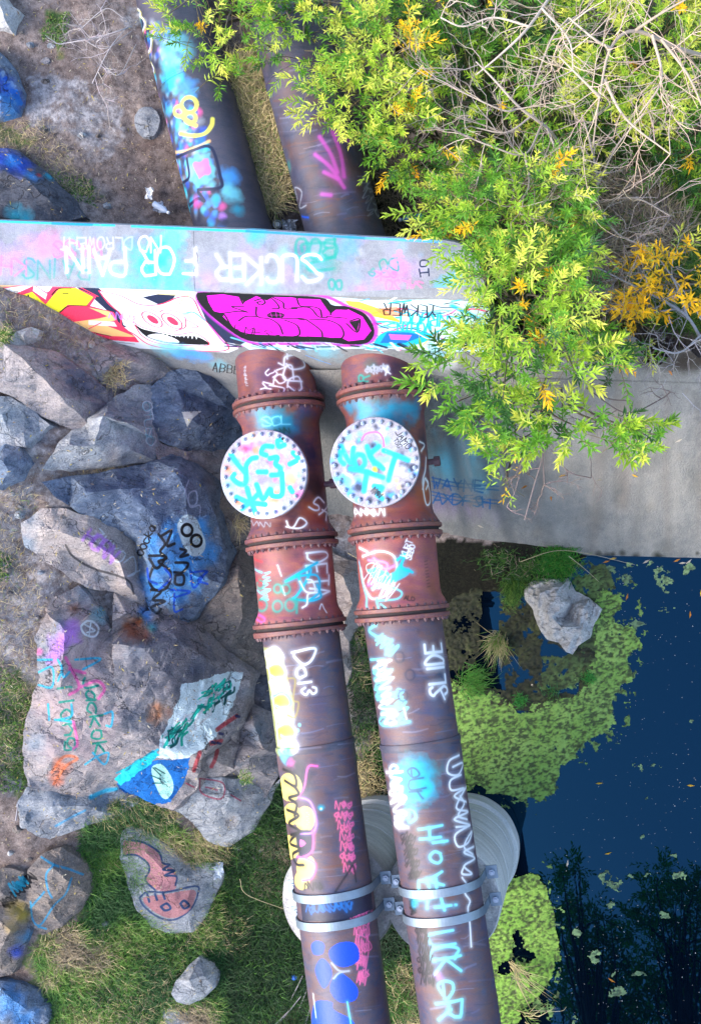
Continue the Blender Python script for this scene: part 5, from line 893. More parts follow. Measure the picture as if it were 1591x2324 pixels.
for q in ([(175,650),(270,650)],[(190,720),(270,690),(270,790),(200,780)],[(150,730),(155,785)],[(300,650),(320,700),(300,760)],[(250,880),(255,960)],[(370,880),(370,940),(300,960)],[(390,650),(520,645),(430,700)],[(540,930),(580,920),(575,990),(550,990)],[(320,680),(330,740),(370,700)],[(440,1190),(500,1150),(560,1130),(540,1190),(480,1130)],[(285,960),(370,970)]): c.stroke(L7(*q), 5, (.15,.7,.85), .85)
for q in ([(340,640),(370,700),(410,790),(360,830)],[(420,790),(500,760),(540,800),(510,850)],[(380,970),(400,1080),(380,1110)],[(270,1230),(330,1150),(400,1160),(340,1200),(280,1290)],[(360,700),(440,720)]): c.stroke(L7(*q), 7, gr.choice(['orange', 'pink']), .75, .6)
c.spray(140, 1740, 24, 'orange', .7); c.spray(130, 1770, 20, 'orange', .6)
c.fill(L7((1255,715),(1235,790),(1205,870),(1165,965),(1110,1050),(1030,1120),(960,1160),(810,1160),(830,1040),(880,950),(915,870),(940,780),(1060,750),(1150,720)), (.90,.98,1.0), 1, 2, rough=5)
for i in range(80): t = gr.random(); x = 1190-300*t+gr.uniform(-50, 30); y = 760+310*t+gr.uniform(-40, 30); c.stroke(L7((x, y), (x+gr.uniform(-30, 0), y+gr.uniform(10, 30)), (x+gr.uniform(-60, -10), y+gr.uniform(20, 70))), gr.uniform(3, 7), gr.choice([(.0,.72,.6), (.0,.6,.55), (.02,.35,.35), 'white', (.1,.85,.75)]), .95)
for i in range(50): t = gr.random(); x = 820-200*t; y = 1120+130*t+gr.uniform(-20, 20); c.stroke(L7((x, y), (x-30, y+gr.uniform(10, 30))), gr.uniform(4, 8), gr.choice(['cyan', (.1,.75,.8), (.0,.5,.6)]), .9)
c.fill(L8((600,130),(760,20),(980,0),(960,110),(880,230),(780,240),(650,180)), (.0,.42,.75), 1, 2, rough=5); c.fill(L8((590,110),(680,40),(800,-30),(820,-10),(700,90),(620,140)), (.1,.82,.92), 1, 2, rough=5)
c.fill(L8((780,60),(830,30),(880,90),(895,160),(860,212),(820,180)), (.72,.95,.9), 1, 1.5, sm=True)
for a_ in ((790,50,830,90),(780,90,830,110),(790,130,830,130),(800,50,850,80)): c.stroke(L8((a_[0], a_[1]), (a_[2], a_[3])), 3, (.1,.35,.35), .9)
c.stroke(L8((470,200),(540,170),(600,160)), 12, (.1,.7,.85), .9, .6); c.stroke(L8((290,350),(360,310),(440,270)), 6, (.2,.65,.85), .7, .6)
rd = (.72, .2, .25)
for q, wd in (((( 1120,1010),(1160,980),(1220,940)), 12), (((1090,1080),(1140,1070)), 14), (((1000,1220),(1030,1130)), 12), (((1090,1200),(1120,1120)), 12)): c.stroke(L7(*q), wd*.9, rd, .85)
for x, y in ((1225,940),(1140,1030),(1100,1075),(1130,1080)): c.stroke(L7((x-8, y), (x+8, y+4)), 7, (.08,.12,.35), .9)
for q in ([(960,130),(1000,150)],[(1030,105),(1150,130),(1140,210),(1040,180),(1030,105)],[(1060,150),(1120,165)],[(1190,190),(1240,220)]): c.stroke(L8(*q), 4, (.6,.15,.3), .8)
c.fill(L8((645,420),(730,430),(800,470),(840,530),(870,560),(900,580),(910,660),(870,690),(790,670),(750,620),(770,560),(740,520),(690,495),(640,500)), (.78,.52,.55), .9, 1.5, sm=True)
for q in ([(650,420),(740,435),(820,485),(840,540),(875,550),(840,575),(900,580),(850,605),(910,610),(905,655)],[(640,500),(700,500),(760,540),(770,580),(750,630),(800,680)],[(720,720),(760,690),(860,690),(1010,660),(1020,700),(990,770),(930,820),(870,835),(800,810),(740,760),(720,720)],[(830,765),(860,750),(880,775),(850,785),(830,765)],[(930,750),(950,735),(975,760),(950,775),(930,750)]): c.stroke(L8(*q), 5, (.1,.25,.45), .9)
c.fill(L8((740,720),(860,700),(1000,680),(1000,740),(960,800),(870,825),(780,780)), (.75,.45,.47), .75, 2, sm=True)
for q in ([(830,765),(860,750),(880,775),(850,785),(830,765)],[(930,750),(950,735),(975,760),(950,775),(930,750)],[(760,700),(770,740)],[(800,700),(810,730)],[(840,695),(850,725)]): c.stroke(L8(*q), 6, (.1,.25,.45), .9)
for q in ([(215,510),(280,550),(350,570),(430,600)],[(280,550),(240,600),(250,680),(270,720)],[(160,770),(230,690)],[(160,740),(170,830),(210,860),(280,760),(340,700),(370,620)],[(200,870),(240,880)]): c.stroke(L8(*q), 5, (.1,.6,.78), .8, .5)
c.squig(*L8((30,750),(190,590)), 30, 4, 'black', .85, 8, 160, 2); c.squig(*L8((60,680),(150,620)), 40, 5, 'cyan', .8, 5, 161)
for x, y, r, cl in ((40,2060,24,(.7,.6,.2)),(55,2080,16,(.75,.65,.2)),(60,2130,26,(.1,.5,.7)),(40,2160,20,'blue'),(20,2280,40,'sky'),(60,2310,30,'sky'),(25,2100,20,(.7,.6,.4))): c.spray(x, y, r, cl, .7)
c.squig(*L7((1210,1180),(1260,1200)), 18, 2, (.4,.45,.5), .8, 3, 170)
for k, cn in CN.items():
    im = CV[k].image('paint_'+k)
    for n in cn.get('nodes', []): n.image = im
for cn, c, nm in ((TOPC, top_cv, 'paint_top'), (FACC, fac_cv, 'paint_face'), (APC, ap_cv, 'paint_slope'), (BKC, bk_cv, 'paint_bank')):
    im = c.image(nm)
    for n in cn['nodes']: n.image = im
# ------------------------------------------------------------------ vegetation
def unit(v): return v/(np.linalg.norm(v, axis=-1, keepdims=True)+1e-9)
def leaf_arrays(P, D, L, W, C, bend=.25, fold=.25):
    """one folded lance-shaped leaf per row: base P, direction D, length L, width W, colour C"""
    n = len(P); up = np.array([0, 0, 1.]); S = unit(np.cross(D, up+rng.normal(0, .35, (n, 3)))); U = np.cross(S, D); L = L[:, None]; W = W[:, None]
    mid = P+D*L*.45+U*L*.03; tip = P+D*L-np.array([0, 0, 1.])*L*bend*rng.uniform(.2, 1, (n, 1)); f = U*W*fold
    Vv = np.stack([P, mid+S*W/2+f, mid, mid-S*W/2+f, tip], 1).reshape(-1, 3)
    b_ = np.arange(n)[:, None]*5; T = np.array([[0, 2, 1], [0, 3, 2], [1, 2, 4], [2, 3, 4]]); T = (b_[:, None]+T[None]).reshape(-1, 3)
    return Vv, T, np.repeat(C, 5, 0)
def shoots(P, D, L, C, nl, ll, lw, stems=True, vary=.25):
    """leafy shoots: leaves set in a spiral round a curved stem"""
    n = len(P); t = (np.arange(nl)+.5)/nl; base = P[:, None]+D[:, None]*(L[:, None]*t[None])[..., None]; base = base-np.array([0, 0, 1.])*(L[:, None]*t[None]**2)[..., None]*.12
    A = unit(np.cross(D, np.array([.3, .2, 1.]))); B = np.cross(D, A); ph = rng.uniform(0, 6.28, (n, 1))+np.arange(nl)[None]*2.4; sp = (1.25-.85*t)[None]+rng.normal(0, .15, (n, nl))
    rad = np.cos(ph)[..., None]*A[:, None]+np.sin(ph)[..., None]*B[:, None]; d = unit(D[:, None]*np.cos(sp)[..., None]+rad*np.sin(sp)[..., None]+np.array([0, 0, .15]))
    LL = ll*(1-.35*np.abs(t-.45)*2)[None]*rng.uniform(.55, 1.2, (n, nl))*rng.uniform(.75, 1.15, (n, 1)); CC = C[:, None]*rng.uniform(1-vary, 1+vary, (n, nl, 1)); CC = CC*(np.array([.85, .95, .8])+(t[:, None]*np.array([.6, .25, .2])))[None]
    Vv, T, Cc = leaf_arrays(base.reshape(-1, 3), d.reshape(-1, 3), LL.ravel(), LL.ravel()*lw, CC.reshape(-1, 3)); return Vv, T, Cc
DG, MG, LG, YG, YE = (np.array(c) for c in ((.04, .15, .035), (.13, .36, .035), (.33, .56, .05), (.64, .76, .13), (.98, .62, .02)))
def samp(poly, n):
    x0, y0 = np.min(poly, 0); x1, y1 = np.max(poly, 0); P = np.zeros((0, 2))
    while len(P) < n: q = rng.uniform((x0, y0), (x1, y1), (n*2, 2)); P = np.vstack([P, q[inpoly(q[:, 0], q[:, 1], poly)]])
    return P[:n]
def shrub(label, poly, zlo, zhi, n, pal, root, nl=28, ll=.122, L=(.22, .45), up=.8, group='leafy shrubs over the bank', yel=0.02, name='leafy_shrub'):
    D = samp(poly, n); z = rng.uniform(zlo, zhi, n)**1.0; P = unp(D[:, 0], D[:, 1], z); rt = gD(np.array(float(root[0])), np.array(float(root[1])))
    keep = z > gD(D[:, 0], D[:, 1])[..., 2]+.05; P = P[keep]; n = len(P); ctr = unp(*np.mean(poly, 0), zlo)
    out = unit((P-ctr)*[1, 1, .3]); d = unit(out*rng.uniform(.2, 1.1, (n, 1))+np.array([0, 0, 1.])*up*rng.uniform(.3, 1.3, (n, 1))+rng.normal(0, .35, (n, 3)))
    ci = rng.choice(len(pal), n, p=np.array([p[1] for p in pal])/sum(p[1] for p in pal)); C = np.array([p[0] for p in pal])[ci]; C[rng.random(n) < yel] = YE
    Vv, T, Cc = shoots(P, d, rng.uniform(L[0], L[1], n), C, nl, ll, .185); t = thing(name, label, 'shrub', tuple(rt), group)
    link('foliage', npmesh(Vv, T, Cc), LEAF, t, kind='stuff')
    br = []; k = min(26, n//6)                                  # boughs from the root to some of the shoots
    for i in rng.choice(n, k, replace=False):
        m_ = (rt+P[i])/2+rng.normal(0, .12, 3)+[0, 0, .2]; q = catmull([rt, m_, P[i]], 4); br.append((q, np.linspace(.022, .006, len(q))))
    st = [(np.array([P[i]-d[i]*.25+[0, 0, -.1], P[i], P[i]+d[i]*.25]), .004) for i in range(0, n, 2)]
    link('branches', tubes_mesh(br, 5, [(.16, .13, .10)]*len(br)), TWIG, t, kind='stuff'); link('twigs', tubes_mesh(st, 3, [(.22, .17, .08)]*len(st)), TWIG, t, kind='stuff'); return t
GP = [(DG, 2), (MG, 4), (LG, 4), (YG, 2)]; GD = [(DG, 4), (MG, 4), (LG, 1)]; GY_ = [(MG, 2), (LG, 3), (YG, 5)]
S = shrub
S('green shrub leaning over the left rear pipe at the top edge', [(365,-40),(620,-40),(640,60),(600,150),(520,190),(475,215),(440,150),(395,110),(370,60)], 3.6, 4.3, 90, [(MG, 3), (LG, 4), (YG, 3)], (560, 40))
S('green shrub over both rear pipes at the top edge', [(600,-40),(860,-40),(850,90),(760,130),(690,165),(610,150),(600,60)], 3.5, 4.5, 120, GP, (700, 60))
S('bright shrub with one yellow spray beside the right rear pipe', [(770,60),(880,20),(960,60),(990,170),(940,240),(850,190),(770,150)], 3.9, 4.9, 110, GY_, (900, 120))
S('bright green branch tips hanging over the right rear pipe', [(700,175),(790,170),(900,190),(960,250),(900,300),(760,305),(690,260)], 4.0, 4.7, 90, GY_, (940, 250))
S('green bough right of the dark rear pipe above the dead straw', [(820,290),(960,250),(1040,330),(1030,400),(930,420),(880,390),(850,350)], 3.7, 4.6, 80, GP, (1000, 330))
S('broad green shrub in the middle of the top right thicket', [(930,100),(1150,60),(1330,120),(1330,380),(1180,420),(1050,380),(1000,260),(940,200)], 3.4, 4.4, 250, GP, (1150, 250))
S('shrub under the long dead branches at the top edge', [(880,-40),(1300,-40),(1300,120),(1100,130),(940,80)], 3.4, 4.5, 190, GD, (1100, 20))
S('shrub in the top right corner of the thicket', [(1290,-40),(1640,-40),(1640,260),(1450,300),(1310,200)], 3.5, 4.9, 300, GY_, (1480, 100))
S('low green shrub by the right edge of the thicket', [(1330,220),(1640,240),(1640,470),(1540,420),(1400,330)], 3.3, 4.0, 110, GD, (1560, 330))
S('tall bright shrub growing behind the right end of the wall', [(950,450),(1040,410),(1180,380),(1300,370),(1330,470),(1310,590),(1180,610),(1080,600),(1010,560),(955,520)], 4.2, 5.9, 330, GP, (1180, 540))
S('dark green lower growth behind the right end of the wall', [(960,380),(1180,350),(1340,400),(1340,640),(1150,640),(1000,560)], 3.0, 4.2, 170, GD, (1200, 500))
S('shrub with yellowing leaves hanging over the right end of the wall', [(1040,560),(1100,560),(1310,570),(1330,650),(1300,750),(1200,780),(1120,770),(1060,730),(1040,640)], 5.3, 6.4, 165, [(DG, 1), (MG, 3), (LG, 4), (YG, 3)], (1200, 690), yel=.025)
S('leafy boughs hanging over the slope just below the end of the wall', [(950,850),(985,780),(1060,740),(1200,730),(1330,740),(1390,790),(1440,830),(1380,860),(1250,880),(1150,930),(1060,930),(990,890)], 4.2, 5.6, 120, GP, (1230, 740), yel=.02, ll=.15)
S('lowest leafy boughs reaching out over the bare slope', [(1060,930),(1180,900),(1290,920),(1390,930),(1490,960),(1508,1020),(1480,1050),(1410,1030),(1340,990),(1250,1020),(1180,1045),(1070,1020),(1040,960)], 4.0, 5.2, 105, GP, (1250, 880), yel=.02, ll=.15)
S('thin leafy spray right of the shrub over the slope', [(1330,800),(1400,790),(1450,850),(1390,870)], 4.0, 4.6, 12, GD, (1350, 780), yel=.05)
S('single yellow and green twig hanging lowest over the slope', [(1130,1060),(1180,1060),(1200,1150),(1140,1165)], 3.9, 4.4, 7, [(YG, 1), (YE, 2), (LG, 2)], (1170, 1020), nl=8, ll=.13)
YP = [(YE, 5), (YE*.8, 2), (YG, .6)]
S('large cluster of golden yellow leaves at the right edge', [(1430,600),(1490,565),(1560,560),(1620,570),(1620,680),(1560,690),(1500,650),(1440,660)], 3.9, 4.8, 46, YP, (1560, 640), nl=14, ll=.17, group='yellow leaved shrubs')
S('smaller golden yellow cluster left of the larger one', [(1410,690),(1450,660),(1510,670),(1500,720),(1440,725)], 3.9, 4.5, 16, YP, (1500, 700), nl=14, ll=.17, group='yellow leaved shrubs')
S('green and yellow low sprig above the dark wet patch of the slope', [(1390,790-50),(1460,730),(1530,770),(1480,800),(1420,790)], 3.7, 4.1, 14, GP, (1440, 730), nl=14)
S('yellow leaf spray standing out of the thicket near the top', [(915,60),(945,60),(950,120),(920,125)], 4.9, 5.3, 9, YP, (930, 110), nl=14, ll=.12, group='yellow leaved shrubs')
# dead bushes: pale bare twigs over the thicket
def dead(label, limbs, zr, seed, ntw=90, col=(.52, .43, .36), tl=.55, g='bare dead bushes', r0=.02):
    rs = np.random.default_rng(seed); L0 = [unp(x, y, z) for x, y, z in limbs[0]]; t = thing('dead_bush', label, 'dead bush', tuple(L0[0]), g); tw = []; cs = []
    for li, l in enumerate(limbs):
        P = catmull([unp(x, y, z) for x, y, z in l], 6); R_ = np.linspace(r0 if li == 0 else r0*.62, .007, len(P)); link('limb', tubes_mesh([(P, R_)], 7, [np.array(col)*rs.uniform(.7, 1)]), TWIG, t)
        def grow(p, d, L, r, dep):
            n = 4; Q = [p]; dd = d
            for _ in range(n): dd = unit(dd+rs.normal(0, .22, 3)+[0, 0, .02]); Q.append(Q[-1]+dd*L/n)
            tw.append((np.array(Q), np.linspace(r, r*.45, n+1))); cs.append(np.array(col)*rs.uniform(.75, 1.25)*[1, rs.uniform(.9, 1.02), rs.uniform(.85, 1.05)])
            if dep > 0:
                for _ in range(rs.integers(2, 5)):
                    i = rs.integers(1, n+1); grow(Q[i], unit(dd+rs.normal(0, .65, 3)*[1, 1, .5]), L*rs.uniform(.4, .75), r*.6, dep-1)
        for _ in range(ntw//len(limbs)//6+2):
            i = rs.integers(min(2, len(P)-1), len(P)); d = unit((P[min(i+1, len(P)-1)]-P[i-1])+rs.normal(0, .5, 3)*.3); d = unit(d+rs.normal(0, .6, 3)*[1, 1, .35]); grow(P[i], d, tl*rs.uniform(.6, 1.2), .007, 2)
    link('twigs', tubes_mesh(tw, 3, cs), TWIG, t, kind='stuff')
dead('bare branching bush sweeping down from the top right corner', [[(1640,140,4.5),(1540,110,5.2),(1440,70,5.6),(1385,110,5.7),(1360,220,5.7),(1345,330,5.5)],[(1440,70,5.6),(1500,30,5.8),(1590,-20,5.9)],[(1385,110,5.7),(1350,90,5.9),(1290,40,6.0)],[(1500,90,5.5),(1560,170,5.6),(1600,260,5.6)],[(1360,220,5.7),(1330,190,5.8),(1270,130,5.9)],[(1480,80,5.5),(1500,180,5.6),(1450,260,5.6)],[(1370,180,5.7),(1420,270,5.6),(1520,350,5.5)]], 0, 3, 190, col=(.66, .52, .40), tl=.7, r0=.026)
dead('pale bare bush in the middle of the green thicket', [[(1270,330,4.3),(1240,290,4.9),(1180,245,5.2),(1120,180,5.3),(1080,140,5.3)],[(1230,280,5.0),(1190,350,5.2),(1110,330,5.3),(1060,310,5.3)],[(1210,260,5.1),(1150,300,5.2),(1080,290,5.3)],[(1190,350,5.2),(1200,420,5.3),(1170,470,5.3)],[(1180,245,5.2),(1140,250,5.3),(1040,205,5.4)],[(1240,290,4.9),(1270,360,5.1),(1290,400,5.2)],[(1210,200,5.0),(1250,90,5.3),(1290,40,5.4)]], 0, 4, 170, col=(.5, .42, .36), tl=.55)
dead('bare twigs crossing the top edge between the shrubs', [[(1270,-40,4.5),(1200,60,5.2),(1140,120,5.3),(1080,170,5.3)],[(1200,60,5.2),(1120,40,5.3),(1050,60,5.4),(1000,40,5.4)],[(1230,20,5.0),(1290,90,5.3),(1300,160,5.3)]], 0, 5, 60, col=(.7, .58, .48), tl=.5)
dead('dead bush above the dry straw at centre right', [[(1350,520,3.4),(1355,420,4.4),(1340,330,4.8),(1320,260,5.0)],[(1355,420,4.4),(1400,330,4.8),(1460,260,5.0)],[(1345,450,4.2),(1290,400,4.7),(1250,350,4.8)],[(1350,480,4.0),(1340,560,4.4),(1330,650,4.6)],[(1355,460,4.2),(1440,450,4.6),(1520,490,4.7)],[(1350,460,4.2),(1400,530,4.6),(1470,560,4.6)]], 0, 6, 170, col=(.5, .41, .36), tl=.5)
dead('grey bare bush below the golden leaves at the right edge', [[(1600,790,3.4),(1560,720,3.9),(1500,680,4.2),(1420,640,4.3),(1320,590,4.3)],[(1560,720,3.9),(1530,640,4.3),(1490,580,4.4)],[(1540,700,4.0),(1460,710,4.2),(1380,700,4.3)],[(1590,760,3.7),(1540,800,3.9),(1480,790,4.0)]], 0, 8, 150, col=(.36, .37, .42), tl=.5)
dead('thin grey bare twigs spread over the soil left of the rear pipes', [[(300,60,3.9),(270,70,4.1),(220,85,4.1),(140,100,4.1)],[(300,70,3.9),(240,110,4.1),(190,90,4.1)],[(290,60,4.0),(250,110,4.1),(210,190,4.1)],[(310,100,3.9),(270,170,4.0),(230,140,4.0)],[(280,40,4.0),(240,20,4.1),(180,70,4.1)]], 0, 9, 70, col=(.5, .45, .46), tl=.35, r0=.008)
dead('sparse dark twigs hanging below the leafy boughs over the slope', [[(1240,1010,4.4),(1215,1090,4.3),(1190,1180,4.2)],[(1190,1020,4.4),(1170,1110,4.2),(1150,1150,4.1)],[(1250,1020,4.4),(1290,1070,4.3),(1340,1085,4.2)],[(1230,1010,4.4),(1235,1100,4.3)]], 0, 10, 30, col=(.2, .15, .15), tl=.3, r0=.006)
dead('wiry dark twig reaching right across the bare slope', [[(1330,880,4.4),(1400,930,4.3),(1440,935,4.3),(1500,905,4.2),(1520,890,4.2)],[(1310,840,4.4),(1370,900,4.3),(1430,910,4.3)],[(1400,930,4.3),(1350,960,4.3)]], 0, 12, 16, col=(.16, .12, .13), tl=.25, r0=.007)
# blades
def blades(name, label, polys, n, ln, cols, lean=.6, wd=.007, cat='grass', zoff=0, flat=0., kind='stuff', P=None, D0=None, patch=False):
    if P is None:
        Ds = np.vstack([samp(p, int(n*w_)) for p, w_ in polys]); P = gD(Ds[:, 0], Ds[:, 1]); P[:, 2] -= .01; P = P[P[:, 2] > -.03]
    n = len(P); P = P+[0, 0, zoff]; a = rng.uniform(0, 6.28, n)
    if flat: a = a*.35+flat
    h = np.stack([np.cos(a), np.sin(a), np.zeros(n)], 1) if D0 is None else D0; l = rng.uniform(ln*.5, ln*1.2, n)[:, None]; k = rng.uniform(.3, 1.2, (n, 1))*lean; up = np.array([0, 0, 1.]); s = unit(np.cross(h, up)); W = (wd*rng.uniform(.6, 1.3, n))[:, None]
    pr = np.cumsum([c[1] for c in cols])/sum(c[1] for c in cols); q = np.clip((fbm(P[:, 0]*1.6, P[:, 1]*1.6, 4, 88)-.5)*3.2+.5+rng.normal(0, .16, n), 0, .999) if patch else rng.random(n)
    C = np.array([c[0] for c in cols])[np.minimum(np.searchsorted(pr, q), len(cols)-1)]*rng.uniform(.7, 1.3, (n, 1)); l *= (.6+.8*fbm(P[:, 0]*2.5+5, P[:, 1]*2.5, 3, 90))[:, None] if patch else 1
    p1 = P+(up*(1-k*.35)+h*k*.45)*l*.5; p2 = p1+(up*(1-k)*.8+h*k)*l*.5
    Vv = np.stack([P-s*W/2, P+s*W/2, p1-s*W/2.4, p1+s*W/2.4, p2], 1).reshape(-1, 3); b_ = np.arange(n)[:, None]*5; T = (b_[:, None]+np.array([[0, 1, 3], [0, 3, 2], [2, 3, 4]])[None]).reshape(-1, 3)
    o = link(name, npmesh(Vv, T, np.repeat(C, 5, 0)), GRASS, kind=kind); tag(o, label, cat); return o
G1, G2, G3, S1, S2, S3 = (.035, .12, .025), (.08, .22, .03), (.20, .34, .06), (.62, .52, .27), (.42, .34, .24), (.26, .19, .15)
blades('grass', 'green and straw coloured grass covering the lower left slope', [([(180,1850),(330,1800),(500,1960),(520,2324),(120,2360),(80,2150),(200,2080)], 1)], 38000, .21, [((.035,.13,.035), 2), ((.10,.27,.04), 3), ((.22,.40,.08), 2.4), (G3, 1.6), (S1, 2), (S2, 1.6)], 1.15, .008, patch=True)
blades('grass', 'darker green grass on the slope between the worm rock and the left pipe', [([(380,1960),(500,1920),(640,1760),(700,2000),(700,2250),(560,2380),(400,2380)], 1)], 24000, .19, [((.015,.06,.02), 4), (G1, 4), ((.05,.15,.03), 3), (G2, 1.2), (S2, .8)], 1.15, .008, patch=True)
blades('grass', 'long dark grass in the gully beside the left pipe', [([(500,1950),(640,1770),(690,1950),(720,2340),(560,2340)], 1)], 7000, .30, [((.012,.05,.018), 6), (G1, 3), (G2, 1)], 1.0, .009)
blades('dry_grass', 'patches of bleached dry grass in the green slope at lower left', [([(200,2100),(420,2150),(420,2330),(120,2340)], .4), ([(190,1840),(330,1790),(420,1850),(300,1900)], .25), ([(430,2060),(560,2080),(560,2160),(420,2150)], .15), ([(440,1880),(520,1900),(520,1960),(440,1950)], .2)], 7000, .2, [(S1, 5), (S2, 3), (G3, 2)], 1.1, .008)
blades('dry_grass', 'thin dry grass scattered along the left bank between the boulders', [([(-20,640),(440,840),(420,900),(120,800),(-20,760)], .2), ([(-20,1100),(110,1110),(60,1200),(100,1400),(60,1700),(-20,1800)], .35), ([(200,1050),(360,1020),(470,1040),(360,1060),(130,1110)], .15), ([(230,830),(360,860),(420,840),(300,800)], .1), ([(-20,270),(110,280),(250,470),(110,420),(-20,340)], .2)], 6500, .14, [(S1, 3), (S2, 4), (S3, 4), (G3, .6)], 1.4, .005)
blades('grass', 'low green weeds along the left edge of the bank', [([(-20,1500),(50,1540),(100,1680),(90,1790),(-20,1800)], .7), ([(-20,1240),(30,1260),(20,1320),(-20,1320)], .1), ([(110,30),(160,30),(150,110),(90,90)], .1), ([(130,390),(210,410),(220,470),(140,440)], .1)], 5000, .06, [(G1, 2), (G2, 3), (G3, 3)], 1.0, .014)
blades('dry_grass', 'dry reeds and straw filling the gap between the two rear pipes', [([(500,170),(600,150),(640,300),(672,440),(640,492),(608,488),(560,330)], 1)], 5000, .45, [((.75, .62, .34), 4), (S1, 4), (S2, 2), (G3, 1.5)], 1.1, .009, zoff=.16)
blades('dry_grass', 'dead brown straw on dark soil right of the rear pipes', [([(830,340),(960,380),(1000,440),(980,545),(860,530)], 1)], 1500, .26, [(S3, 4), (S2, 2)], 1.4, .006)
blades('dry_grass', 'thick mat of greyish dead straw in the right thicket', [([(1330,430),(1450,420),(1560,520),(1560,560),(1440,600),(1420,660),(1330,650),(1320,540)], .8), ([(1250,640),(1420,640),(1440,740),(1300,740)], .2)], 5200, .55, [((.55, .42, .30), 5), ((.40, .30, .27), 4), ((.75, .60, .36), 3), (G2, 1)], 1.25, .014, zoff=.05)
blades('grass', 'bright long grass at the right edge of the thicket', [([(1480,350),(1640,350),(1640,760),(1480,740),(1440,650),(1540,560)], .75), ([(1330,120),(1640,120),(1640,350),(1400,330)], .25)], 8000, .42, [(G1, 2), (G2, 4), (G3, 4), ((.25, .36, .05), 2)], .9, .010)
blades('grass', 'dark undergrowth below the shrubs of the thicket', [([(880,0),(1640,0),(1640,400),(1300,420),(1000,300),(900,150)], .7), ([(1000,600),(1340,600),(1440,760),(1140,770)], .3)], 9000, .3, [(G1, 4), (G2, 4), (S2, .5)], .8, .012)
blades('grass', 'mixed green and dry grass in the ditch between the two front pipes', [([(790,1380),(850,1400),(940,1800),(1000,2340),(880,2340),(800,1700)], 1)], 9000, .26, [((.012,.05,.018), 5), (G1, 3), (G2, 1.6), (S2, 1), (S1, .7)], 1.1, .008, patch=True)
def tuft(label, x, y, z, n, ln, spread, cols, dirx=None, lean=1.1, wd=.008):
    c_ = unp(x, y, z); P = c_+rng.normal(0, spread, (n, 3))*[1, 1, 0]; a = rng.uniform(0, 6.28, n) if dirx is None else rng.normal(dirx, .6, n); h = np.stack([np.cos(a), np.sin(a), np.zeros(n)], 1)
    o = blades('grass_tuft', label, None, 0, ln, cols, lean, wd, 'grass tuft', 0, 0, None, P, h); o['group'] = 'grass tufts by the pond'; return o
tuft('thick bright green cushion of grass at the foot of the slope', 1262, 1275, .12, 1500, .24, .13, [((.03, .2, .02), 4), ((.06, .32, .03), 4), (G3, 1)]); tuft('darker grass tuft left of the bright cushion, under the slope', 1200, 1285, .1, 700, .22, .12, [(G1, 3), (G2, 3), (S2, 1)])
tuft('thin weeds at the foot of the slope beside the right pipe', 1130, 1262, .18, 500, .2, .14, [(G1, 3), (G2, 3), (S2, 1)]); tuft('grass hanging into the dark shallows above the pond rock', 1165, 1325, .05, 500, .26, .08, [(G1, 2), (G2, 3), (G3, 2)], -1.6)
tuft('small weed clump at the tip of the hanging grass', 1160, 1365, .03, 200, .1, .06, [(G2, 2), (G3, 2)]); tuft('straw coloured sedge standing in the dark shallows', 1130, 1450, .05, 260, .42, .06, [(S1, 4), (G3, 3)], -1.8, wd=.009); tuft('fresh green grass tuft beside the right pipe at the algae edge', 1070, 1545, .05, 420, .3, .09, [((.05, .26, .03), 4), (G2, 3)], .1)
tuft('small vivid tuft in the algae near the open water', 1335, 1538, .04, 160, .13, .04, [((.05, .35, .05), 3), (G2, 1)]); tuft('small vivid tuft at the inner rim of the algae', 1180, 1590, .04, 160, .13, .04, [((.05, .35, .05), 3), (G2, 1)]); tuft('faint grass blades in the shallow water below the slope rock', 1250, 1570, .02, 60, .16, .05, [(G2, 3), ((.04, .2, .06), 2)])
tuft('long dry blades leaning out over the lower algae', 1165, 2190, .06, 26, .9, .04, [(S1, 3), (S2, 1)], -.6, wd=.012); tuft('long pale blades over the water at the bottom edge', 1190, 2300, .05, 22, .7, .06, [(S1, 2), (G3, 2)], .1, wd=.012); tuft('grass tuft under the left manhole cover', 500, 1150, 2.1, 260, .24, .06, [(G1, 3), (G2, 3), (S1, 2)])
tuft('dry stems beside the left pipe below the cover', 545, 1185, 2.2, 90, .3, .05, [(S1, 3), (S2, 2)], -1.); tuft('green grass at the bottom edge between the pipes', 905, 2270, .1, 260, .5, .1, [(G1, 2), (G2, 3), (S1, 1)]); tuft('green and straw coloured weeds on the pale slab by the left pipe', 560, 1765, 1.55, 200, .08, .05, [(G2, 2), (G3, 2), (S1, 1)])
tuft('yellowing grass tuft at the left edge below the mural', 8, 765, 4.85, 300, .16, .06, [(G2, 2), (G3, 3), (S1, 2)]); tuft('dry straw tuft behind the wedge boulder', 260, 850, 3.95, 300, .2, .08, [(S1, 4), (S2, 2)])
def stem(label, pts, r=.005, col=(.55, .47, .3)):
    P = catmull([unp(*p) for p in pts], 6); tag(link('dry_stem', tubes_mesh([(P, np.linspace(r, r*.4, len(P)))], 4, [col]), TWIG), label, 'stem', 'long dry stems')
stem('long arching dry stem over the grass cushion at the pond corner', [(1180,1275,.2),(1260,1250,.6),(1340,1258,.7),(1440,1282,.4)]); stem('straight pale stem poking from the grass cushion into the pond', [(1290,1262,.4),(1325,1290,.3),(1358,1320,.1)]); stem('curved pale stem over the lower algae', [(1160,2215,.3),(1190,2240,.5),(1215,2250,.4)])
stem('wiry dry stem lying left of the left pier', [(545,1995,1.0),(560,2030,1.1),(650,2065,1.2)]); stem('pale stem at the bottom edge of the pond', [(1205,2293,.2),(1270,2295,.3),(1285,2285,.3)]); stem('thin dry stem lying over the concrete behind the left spool', [(790,1255,1.6),(820,1275,1.6),(845,1310,1.5)])

